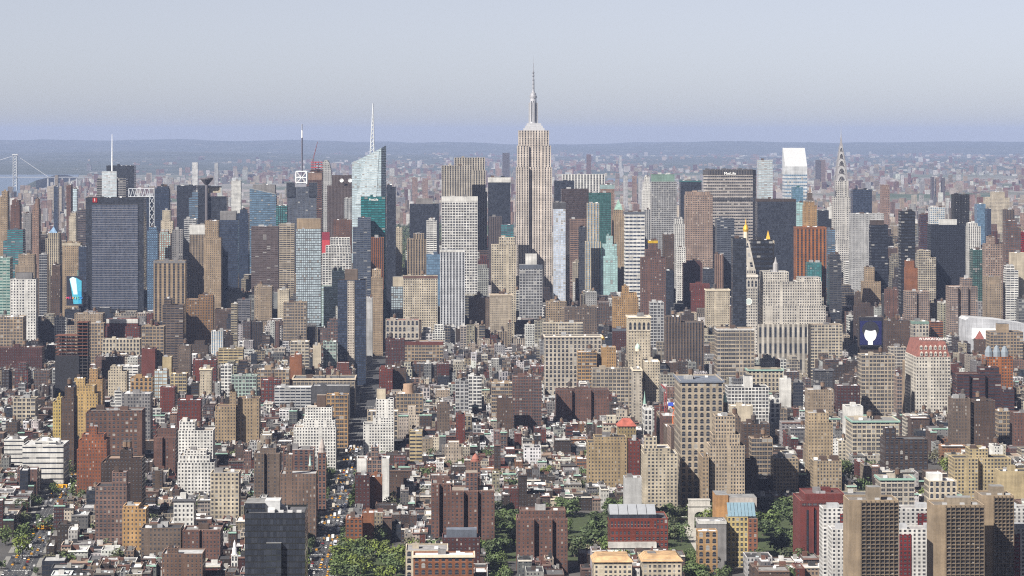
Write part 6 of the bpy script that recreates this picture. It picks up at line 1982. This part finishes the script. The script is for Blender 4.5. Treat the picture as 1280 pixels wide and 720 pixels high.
for l in LOTS:
    x0, x1, y0, y1, h, nm, col, rc, ave = l[:9]
    st = style_for(l)
    sm = side_for(l, st)
    bay = BAYS[st] * R.uniform(.85, 1.15); sto = STOR[st] * R.uniform(.92, 1.08)
    if y0 < 2985: bay = min(bay, 2.6); sto = min(sto, 3.5)
    if id(l) in SINGLE:
        bw, br = MB(), MB()
        block(bw, br, x0, x1, y0, y1, 0, h, facade(st), col, bay, sto, rc[0], .9, sm)
        o = bw.build(kind_of(l), None, ((x0 + x1) / 2, (y0 + y1) / 2, 0))
        tag(o, LABEL[id(l)], KW[kind_of(l)], {'row_house': 'row houses of the old streets', 'low_building': 'brick buildings of the old streets', 'loft_building': 'lofts of the side streets',
                                             'tall_loft': 'taller lofts below midtown', 'city_block_building': 'midtown blocks between the towers'}[kind_of(l)])
        br.build('roof', o)
        if R.random() < .5 and y0 < 3600:
            cc = R.choice([col, (.12, .11, .1), (.55, .52, .47), (.3, .45, .38), (.2, .12, .1)])
            q = MB()
            q.box(x0 + .05, x1 - .05, y0 - .7, y0 - .03, h - 1.0, h + .15, TRIM, cc)
            q.build('cornice', o)
        mk_extras(o, l, True)
        if h > 26 and (x1 - x0) > 15 and R.random() < .55:
            ins = (x1 - x0) * R.uniform(.12, .25); hh = h + R.uniform(3.5, 9)
            q = MB(); q2 = MB()
            block(q, q2, x0 + ins, x1 - ins, y0 + 4, y1 - 3, h - 1, hh, facade(st), col, bay, sto, rc[0], .8, sm)
            t = q.build('upper_storeys', o)
            q2.build('roof', t)
        local_fix(o, tilt(l))
        n_single += 1
    else:
        far = y0 > 3600
        par = R.random()
        if far and l[9] == 0:
            mass.box(x0, x1, y0, y1, 0, h, facade(st), col, bay, sto, top=ROOF, topcol=rc[0], side=sm, back=False)
            continue
        block(mass, mass, x0, x1, y0, y1, 0, h, facade(st), col, bay, sto, rc[0], .9, sm)
        zr = h - .9
        w, d = x1 - x0, y1 - y0
        for k_ in range(R.choice((2, 3, 3, 4))):
            a = x0 + w * R.uniform(.05, .75); bw_ = min(R.uniform(1.5, 5), w * .35); c = y0 + d * R.uniform(.1, .7)
            mass.box(a, a + bw_, c, c + R.uniform(1.5, 5), zr, zr + R.uniform(1.2, 4.2), PLAIN, R.choice([(.30, .29, .28), (.14, .10, .085), (.5, .48, .45), (.08, .08, .085), (.7, .69, .68), col]), back=False)
        if h > 17 and w > 8 and R.random() < .4:
            tank_geom(mass, a, y0 + d * .5, zr + 0, 1.9, 3.6, 3.0, R.choice([(.12, .075, .05), (.19, .13, .09)]))
        if h > 40 and R.random() < .6:
            ins = w * R.uniform(.12, .25)
            hh = min(h * R.uniform(1.05, 1.25), cap(PX(x0, y0), PX(x1, y0), DEP(x0, y0)) - 1)
            if hh > h + 3: mass.box(x0 + ins, x1 - ins, y0 + 4, y1 - 3, h - 1, hh, facade(st), col, bay, sto, top=ROOF, topcol=rc[0], side=sm, back=False)
tag(mass.build("city_buildings"), "further buildings filling the blocks between the larger ones", "buildings", kind='stuff')

# ---------------------------------------------------------------- the far city
def inpoly(p, poly):
    c = False
    for (xa, ya), (xb_, yb_) in zip(poly, poly[1:] + poly[:1]):
        if (ya > p[1]) != (yb_ > p[1]) and p[0] < (xb_ - xa) * (p[1] - ya) / (yb_ - ya) + xa: c = not c
    return c
HEAD = [(20, 242), (40, 240), (66, 235), (100, 225), (100, 219), (60, 226), (25, 233)]
mass = MB()
clusters = [(R.uniform(-100, 1400), R.uniform(183, 250)) for _ in range(70)]
n = 0
while n < 17000:
    py = 181.5 + (345 - 181.5) * R.random() ** 1.4
    px = R.uniform(-20, 1300)
    x, y = GROUND(px, py)
    if y < 7300 or y > 60000: continue
    if -640 < x < 196 and y < 10700: continue
    if inpoly((px, py), WATERPOLY) or inpoly((px, py), HEAD) or (750 < px < 812 and 221 < py < 231): continue
    if px < 110 and py < 226: 
        if R.random() < .8: continue
    if mnoise.noise(Vector((x * .0006, y * .00035, 3))) < -.10 and y > 11500: continue     # parks and woods between
    sc_ = max(1, y / 11000)
    w, d = R.uniform(9, 27) * sc_ ** .6, R.uniform(12, 26) * sc_ ** .6
    u = R.random()
    h = R.uniform(8, 20) if u < .66 else R.uniform(18, 42) if u < .93 else R.uniform(40, 75)
    if any(abs(px - a) < 14 and abs(py - b_) < 3 for a, b_ in clusters) and R.random() < .5: h = R.uniform(35, 62); w, d = 24 * sc_ ** .5, 20
    if y < 10700 and x > 196: h *= 1.45
    c = cap(px - 2, px + 2, DEP(x, y)) - 1
    if h > c:
        h = c - 1
        if h < 4: continue
    nm, col = pick(FARPAL)
    mass.box(x, x + w, y, y + d, 0, h, facade('P' if h < 40 else R.choice(('P', 'V'))), col, 4.5, 4, top=ROOF, topcol=rand_roof(R)[0], back=False)
    n += 1
tag(mass.build("far_city_buildings"), "hazy mass of houses and towers stretching away to the hills", "far city", kind='stuff')
# a few far towers one can tell apart
for i, (a, b_, yt, yb_, Y, cc, st) in enumerate([(240, 248, 203, 215, 15000, 'white', 'P'), (268, 273, 204, 216, 15500, 'lgrey', 'P'), (628, 637, 191, 208, 19000, 'mauve', 'V'), (733, 739, 193, 202, 21000, 'pinkbrick', 'P'),
        (779, 785, 220, 236, 12500, 'lgrey', 'P'), (790, 796, 220, 237, 12500, 'pink', 'P'), (797, 803, 221, 237, 12500, 'lgrey', 'P'), (1019, 1025, 200, 215, 18500, 'mauve', 'V'), (1025, 1032, 200, 215, 18500, 'pink', 'V'),
        (1163, 1168, 221, 236, 14000, 'mauve', 'V'), (1169, 1174, 222, 236, 14000, 'pink', 'P'), (1176, 1181, 222, 237, 14000, 'mauve', 'V'), (774, 777, 195, 199, 23000, 'lgrey', 'B'), (515, 522, 222, 237, 13000, 'pink', 'P'), (528, 535, 223, 238, 13000, 'pink', 'P'), (1100, 1112, 231, 262, 8200, 'pink', 'P')]):
    bld(["small white tower cluster on the hazy northern shore", "thin pale grey tower near the hazy white cluster", "pair like mauve tower on the horizon just west of the limestone mast", "lone dark brick tower on the hazy plain east of the limestone tower",
         "pale grey slab by the far inlet, first of three", "pink slab by the far inlet, between two grey ones", "pale grey slab by the far inlet, easternmost of three", "mauve far tower just past the white wedge top", "pink far tower just past the white wedge top",
         "mauve far slab over the eastern plain, first of a row of three", "pink far slab over the eastern plain, middle of a row of three", "mauve far slab over the eastern plain, last of a row of three", "tiny white chimney like tower on the eastern horizon haze",
         "pink brick far slab above the green park, western one", "pink brick far slab above the green park, eastern one", "pinkish stepped hotel tower beyond the navy box tower"][i], AT, a, b_, yt, yb_, Y, 40, st, cc, bulk=0, bay=6, st=6)
# ---------------------------------------------------------------- trees
R = random.Random(77)
LEAFC = [((.05, .075, .022), .5), ((.062, .09, .022), .6), ((.045, .068, .022), .5), ((.09, .118, .018), .5), ((.085, .08, .045), .45), ((.06, .072, .03), .5)]
CROWNS, TRUNKS = [], []
def crown_mesh(seed, col, n=640):
    r = random.Random(seed)
    b = MB()
    lobes = []
    for i in range(9):
        a = r.uniform(0, 6.28); q = r.uniform(.1, .62)
        lobes.append((q * math.cos(a), q * math.sin(a), r.uniform(.35, 1.15), r.uniform(.26, .46), r.uniform(.75, 1.25)))
    for i in range(n):
        lx, ly, lz, lr, lc = r.choice(lobes)
        v = Vector((r.gauss(0, 1), r.gauss(0, 1), r.gauss(0, 1))).normalized() * lr * r.uniform(.55, 1.05)
        c = Vector((lx, ly, lz)) + v * Vector((1, 1, .8)).length / 1.6
        nrm = (v.normalized() + Vector((r.uniform(-.6, .6), r.uniform(-.6, .6), r.uniform(-.2, .8)))).normalized()
        t = nrm.orthogonal().normalized(); u = nrm.cross(t)
        a = r.uniform(0, 6.28)
        t, u = t * math.cos(a) + u * math.sin(a), u * math.cos(a) - t * math.sin(a)
        s = r.uniform(.06, .125)
        k = lc * r.uniform(.75, 1.25)
        b.poly([tuple(c + t * s), tuple(c + u * s * .7), tuple(c - t * s), tuple(c - u * s * .7)], LEAF, tuple(x * k for x in col))
    return b.mesh("crown")
for i, (c, w) in enumerate(LEAFC):
    CROWNS.append(crown_mesh(40 + i, c)); CROWNS.append(crown_mesh(90 + i, c))
BARK = (.09, .07, .055)
for sd in range(3):
    r = random.Random(sd); b = MB()
    b.lathe(0, 0, [(.05, 0), (.035, .35), (.02, .75)], TRIM, BARK, 7)
    for i in range(5):
        a = i * 1.3 + r.random()
        b.bar((0, 0, .28 + i * .06), (.4 * math.cos(a), .4 * math.sin(a), .62 + .07 * i), .011, TRIM, BARK)
    TRUNKS.append(b.mesh("trunk"))
NT_, MORE = [0], []
def tree(x, y, h, label, group, ci=None, wid=1.0):
    NT_[0] += 1
    if NT_[0] > 298:
        MORE.append((x, y, h, wid)); return
    t = empty("tree", (x, y, 0))
    tag(t, label, "tree", group)
    t.rotation_euler = (0, 0, R.uniform(0, 6.28))
    o = bpy.data.objects.new("trunk", R.choice(TRUNKS)); o.parent = t; o.scale = (h * .8, h * .8, h * .8); COLL.objects.link(o)
    o = bpy.data.objects.new("crown", CROWNS[ci] if ci is not None else R.choice(CROWNS)); o.parent = t
    o.scale = (h * .66 * wid, h * .66 * wid, h * .66); o.location = (0, 0, h * .12); COLL.objects.link(o)
def free(x, y, m=1.0):
    return not any(a - m < x < b_ + m and c - m < y < d + m for a, b_, c, d in FOOT)
n = 0
LB_ = {}
while n < 112:      # the park round the arch
    x, y = R.uniform(24, 372), R.uniform(2296, 2580)
    if 192 < x < 232 and y < 2485 or 203 < x < 217 or not free(x, y, 3): continue
    if math.hypot(x - 210, y - 2430) < 26 and R.random() < .8: continue
    if x > 225: tree(x, y, R.uniform(12, 18), "leafy green park tree in the mass between the white arch and red hall of piers", "park trees east of the arch", R.choice((0, 1, 2, 3, 4, 5)), 1.25)
    else: tree(x, y, R.uniform(12, 18), "leafy green park tree in the mass beside the red brick silver roofed hall", "park trees west of the arch", R.choice((0, 1, 2, 3, 4, 5, 0, 1, 10)), 1.25)
    n += 1
n = 0
while n < 19:      # the bright clump by the avenue
    x, y = R.uniform(-82, -30), R.uniform(2150, 2330)
    if not free(x, y, 2): continue
    tree(x, y, R.uniform(13, 17), "bright yellow green tree in the dense clump beside the central avenue", "bright trees by the central avenue", R.choice((2, 6, 7, 1, 7)), 1.15)
    n += 1
for y in np.arange(2600, 2900, 14):     # the avenue of trees
    for s_ in (-1, 1):
        if R.random() < .85: tree(210 + s_ * 11.0, y + R.uniform(-3, 3), R.uniform(9, 13), "street tree along the tree lined avenue behind the white arch", "street trees of the tree lined avenue", R.choice((0, 1, 2, 4)), .85)
for y in np.arange(2180, 2900, 26):
    for s_ in (-1, 1):
        if R.random() < .45 and free(-95 + s_ * 13, y, .5): tree(-95 + s_ * 13.0, y + R.uniform(-4, 4), R.uniform(7, 11), "small street tree at the kerb of the central avenue", "kerb trees of the central avenue", R.choice((2, 3, 4, 5, 0)), .9)
for y in np.arange(2080, 2760, 30):
    for s_ in (-1, 1):
        x = s7(y) + s_ * 14.2
        if R.random() < .22 and free(x, y, .5): tree(x, y, R.uniform(5, 7), "small street tree at the kerb of the wide diagonal avenue", "kerb trees of the wide avenue", R.choice((0, 2, 4, 8, 9)), .95)
for y in np.arange(2300, 2600, 20):
    for s_ in (-1, 1):
        if R.random() < .7: tree(392 + s_ * 8, y, R.uniform(8, 12), "street tree in the narrow street east of the park", "street trees east of the park", None, .85)
for (xc, wl) in ((42, 5), (190, 5)):
    for y in np.arange(2110, 2290, 15):
        for s_ in (-1, 1):
            if R.random() < .75: tree(xc + s_ * 3.6, y, R.uniform(8, 12.5), "street tree in the lane leading %s" % ("past the big red brown apartments" if xc == 42 else "to the white arch"), "lane trees", R.choice((0, 2, 4, 3)), .9)
n = 0
while n < 60:      # trees right of the red hall at the bottom edge and round it
    x, y = R.uniform(185, 262), R.uniform(2080, 2235)
    if not free(x, y, 2) : 
        n += 1; continue
    tree(x, y, R.uniform(9, 15), "rounded green tree in front of the red hall of piers", "trees below the red hall", R.choice((2, 3, 0, 1)), 1.2)
    n += 4
# back yards
n = tries = 0
occ = [(l[0], l[1], l[2], l[3]) for l in LOTS if l[2] < 3050]
while n < 210 and tries < 16000:
    tries += 1
    py = R.uniform(575, 722); px = R.uniform(5, 1275)
    x, y = GROUND(px, py)
    row = ((y - 2985 - 8) % 79)
    if not (24 < row < 38): continue
    if not free(x, y, 2) or any(a < x < b_ and c < y < d for a, b_, c, d in occ): continue
    if abs(x + 95) < 16 or abs(x - 210) < 14: continue
    tree(x, y, R.uniform(13, 19), "courtyard tree showing between low roofs", "courtyard trees among the row houses", None, 1.05)
    n += 1
b = MB()
r = random.Random(8)
for x, y, h, wid in MORE:
    me = r.choice(CROWNS); s_ = h * .66
    b.bar((x, y, 0), (x, y, h * .5), .2, TRIM, BARK)
    ca = me.color_attributes["col"].data
    for p in me.polygons:
        if r.random() < .45: continue
        b.poly([(x + me.vertices[v].co.x * s_, y + me.vertices[v].co.y * s_, h * .12 + me.vertices[v].co.z * s_) for v in p.vertices], LEAF, tuple(ca[p.loop_start].color[:3]))
tag(b.build("courtyard_greenery"), "more small trees scattered in yards and streets", "trees", kind='stuff')
# the great park far up the avenue, and woods on the far plain
b = MB()
r = random.Random(5)
for i in range(1500):
    y = r.uniform(6680, 10600); x = WX(r.uniform(455, 560), y)
    if not -635 < x < 190: continue
    h = r.uniform(11, 19); w = r.uniform(6, 11); c = r.choice(LEAFC)[0]
    for j in range(26):
        v = Vector((r.gauss(0, 1), r.gauss(0, 1), r.gauss(0, 1))).normalized()
        p = Vector((x, y, h * .6)) + Vector((v.x * w * .5, v.y * w * .5, v.z * h * .38)) * r.uniform(.7, 1.05)
        t = v.orthogonal().normalized(); u = v.cross(t); s = r.uniform(1.2, 2.3)
        k = r.uniform(.7, 1.3)
        b.poly([tuple(p + t * s), tuple(p + u * s), tuple(p - t * s), tuple(p - u * s)], LEAF, tuple(q * k for q in c))
tag(b.build("park_woods"), "green wooded park seen through the gap up the central avenue", "woods", kind='stuff')
sheet("park_meadow", [(-640, 6650), (195, 6650), (195, 10690), (-640, 10690)], .5, LAWN, col=(.06, .09, .03))

# ---------------------------------------------------------------- traffic
def car_mesh(col, L=4.7, W=1.85, hb=.85, ht=1.48, cab=(.28, .82)):
    b = MB()
    b.frustum(-W / 2, W / 2, -L / 2, L / 2, .25, -W / 2, W / 2, -L / 2, L / 2, hb, CARPAINT, col)
    y0, y1 = -L / 2 + L * cab[0] * .6, -L / 2 + L * cab[1]
    b.frustum(-W / 2 + .06, W / 2 - .06, y0, y1, hb, -W / 2 + .25, W / 2 - .25, y0 + .5, y1 - .7, ht, WINDGLASS, col, lid=False)
    b.poly([(-W / 2 + .25, y0 + .5, ht), (W / 2 - .25, y0 + .5, ht), (W / 2 - .25, y1 - .7, ht), (-W / 2 + .25, y1 - .7, ht)], CARPAINT, col)
    for x in (-W / 2 + .12, W / 2 - .12):
        for y in (-L * .31, L * .31):
            n = 10
            b.poly([(x * 1.05, y + .33 * math.cos(t * 6.283 / n), .33 + .33 * math.sin(t * 6.283 / n)) for t in range(n)], PLAIN, (.02, .02, .02))
    return b.mesh("car")
def van_mesh(col, L=6.5, W=2.2, h=2.9):
    b = MB()
    b.box(-W / 2, W / 2, -L / 2, L * .28, .5, h, CARPAINT, col)
    b.frustum(-W / 2, W / 2, L * .285, L / 2, .4, -W / 2 + .1, W / 2 - .1, L * .285, L / 2 - .7, h * .78, CARPAINT, (.6, .6, .6))
    b.box(-W / 2 + .15, W / 2 - .15, L / 2 - .75, L / 2 - .3, h * .45, h * .7, WINDGLASS, col)
    for x in (-W / 2 - .02, W / 2 + .02):
        for y in (-L * .3, L * .3):
            b.poly([(x, y + .42 * math.cos(t * .6283), .42 + .42 * math.sin(t * .6283)) for t in range(10)], PLAIN, (.02, .02, .02))
    return b.mesh("van")
def bus_mesh(col, L=12, W=2.6, h=3.1):
    b = MB()
    b.box(-W / 2, W / 2, -L / 2, L / 2, .4, h, CARPAINT, col)
    for s_ in (-1, 1):
        for i in range(8):
            y = -L / 2 + .8 + i * 1.35
            b.poly([(s_ * (W / 2 + .02), y, 1.6), (s_ * (W / 2 + .02), y + 1.1, 1.6), (s_ * (W / 2 + .02), y + 1.1, 2.5), (s_ * (W / 2 + .02), y, 2.5)], WINDGLASS, col)
        b.poly([(-W / 2 + .3, s_ * (L / 2 + .02), 1.4), (W / 2 - .3, s_ * (L / 2 + .02), 1.4), (W / 2 - .3, s_ * (L / 2 + .02), 2.6), (-W / 2 + .3, s_ * (L / 2 + .02), 2.6)], WINDGLASS, col)
    return b.mesh("bus")
TAXI = (.72, .38, .03)
MESH = dict(taxi=car_mesh(TAXI), black=car_mesh((.02, .02, .022)), white=car_mesh((.75, .75, .75)), silver=car_mesh((.42, .43, .45)), dark=car_mesh((.06, .07, .1)), red=car_mesh((.3, .03, .03)),
            van=van_mesh((.75, .75, .74)), truck=van_mesh((.55, .5, .42), 8, 2.4, 3.4), sbus=bus_mesh((.7, .38, .04)), cbus=bus_mesh((.65, .68, .75)))
def car(kind, x, y, ang, where, group_):
    nm = {'taxi': 'taxi', 'van': 'delivery_van', 'truck': 'box_truck', 'sbus': 'school_bus', 'cbus': 'city_bus'}.get(kind, 'car')
    o = bpy.data.objects.new(nm, MESH[kind])
    o.location = (x, y, .08)
    o.rotation_euler = (0, 0, ang)
    cw = {'taxi': 'yellow taxi', 'black': 'black car', 'white': 'white car', 'silver': 'silver car', 'dark': 'dark blue car', 'red': 'dark red car', 'van': 'white delivery van', 'truck': 'beige box truck', 'sbus': 'yellow school bus', 'cbus': 'pale blue grey city bus'}[kind]
    tag(o, "%s %s" % (cw, where), nm.replace('_', ' '), "%ss %s" % (cw, group_))
    COLL.objects.link(o)
KS, KWT = ['taxi', 'black', 'white', 'silver', 'dark', 'red', 'van', 'truck', 'cbus'], [9, 8, 4, 6, 4, 1, 3, 1, .5]
for lane in (-7, -3.5, 0, 3.5, 7):
    y = 2120 + R.uniform(0, 20)
    while y < 3150:
        dens = 11 if (2700 < y < 2900 or y > 3050) else 16
        if abs(lane) == 7 and R.random() < .3: y += 8
        seg = "in central avenue traffic by the bright leafy clump" if y < 2420 else "in central avenue traffic by the white clinic" if y < 2800 else "in central avenue traffic beside the white apartments" if y < 3150 else "in the far central avenue traffic"
        car(R.choices(KS, KWT)[0], -95 + lane, y, 0, seg, "on the central avenue")
        y += R.expovariate(1 / dens) + 6.5
for s_ in (-9.4, 9.4):
    y = 2125
    while y < 2720:
        if R.random() < .36: car(R.choices(KS[1:7], KWT[1:7])[0], -95 + s_, y, 0, "parked at the kerb of the central avenue", "parked along the central avenue")
        y += 13
for lane in (-7, -3.5, 0, 3.5, 7):
    y = 2000 + R.uniform(0, 30)
    while y < 2960:
        car(R.choices(KS, KWT)[0], s7(y) + lane, y, .068, "driving on the wide diagonal avenue" if y < 2700 else "in traffic at the top of the wide avenue", "on the wide avenue")
        y += R.expovariate(1 / (34 if y < 2650 else 10)) + 7
for s_ in (-10.3, 10.3):
    y = 2020
    while y < 2600:
        if R.random() < .36: car(R.choices(KS[1:7], KWT[1:7])[0], s7(y) + s_, y, .068, "parked at the kerb of the wide diagonal avenue", "parked along the wide avenue")
        y += 11
for px, py, dy in ((75, 610, 0), (54, 662, 0)):
    x, y = GROUND(px, py)
    for k_ in range(2):
        car('sbus', x + k_ * 3.6 - 2, y + k_ * 3, 1.35 if py > 640 else 1.2, "turning across the wide diagonal avenue" if py > 640 else "crossing the upper end of the wide diagonal avenue", "on the wide avenue")
for y in np.arange(2620, 3000, 12):
    for s_ in (-6, 6):
        if R.random() < .6: car(R.choices(KS, KWT)[0], 210 + s_, y, 0, "in the tree lined avenue behind the white arch", "on the tree lined avenue")
for i, (x, y, k_) in enumerate(((196, 2468, 'taxi'), (188, 2462, 'black'), (230, 2466, 'white'), (224, 2440, 'silver'))):
    car(k_, x, y, 1.57, "standing near the foot of the white arch", "by the arch")

# ---------------------------------------------------------------- the hazy air
hz = bpy.data.materials.new("hazy_air")
hz.use_nodes = True
nt = hz.node_tree
nt.nodes.remove(nt.nodes["Principled BSDF"])
pv = nt.nodes.new("ShaderNodeVolumePrincipled")
pv.inputs["Color"].default_value = rgba(HAZE_COLOR)
pv.inputs["Density"].default_value = HAZE_DENSITY
pv.inputs["Anisotropy"].default_value = 0.0
nt.links.new(pv.outputs[0], nt.nodes["Material Output"].inputs["Volume"])
b = MB()
b.box(-16000, 16000, -3500, 63000, -3, 480, PLAIN, (.5, .5, .5))
b.poly([(-16000, -3500, -3), (-16000, 63000, -3), (16000, 63000, -3), (16000, -3500, -3)], PLAIN, (.5, .5, .5))
o = b.build("haze")
o.data.materials.clear()
o.data.materials.append(hz)
for p in o.data.polygons: p.material_index = 0
tag(o, "bluish summer haze lying over the whole city", "haze", kind='stuff')
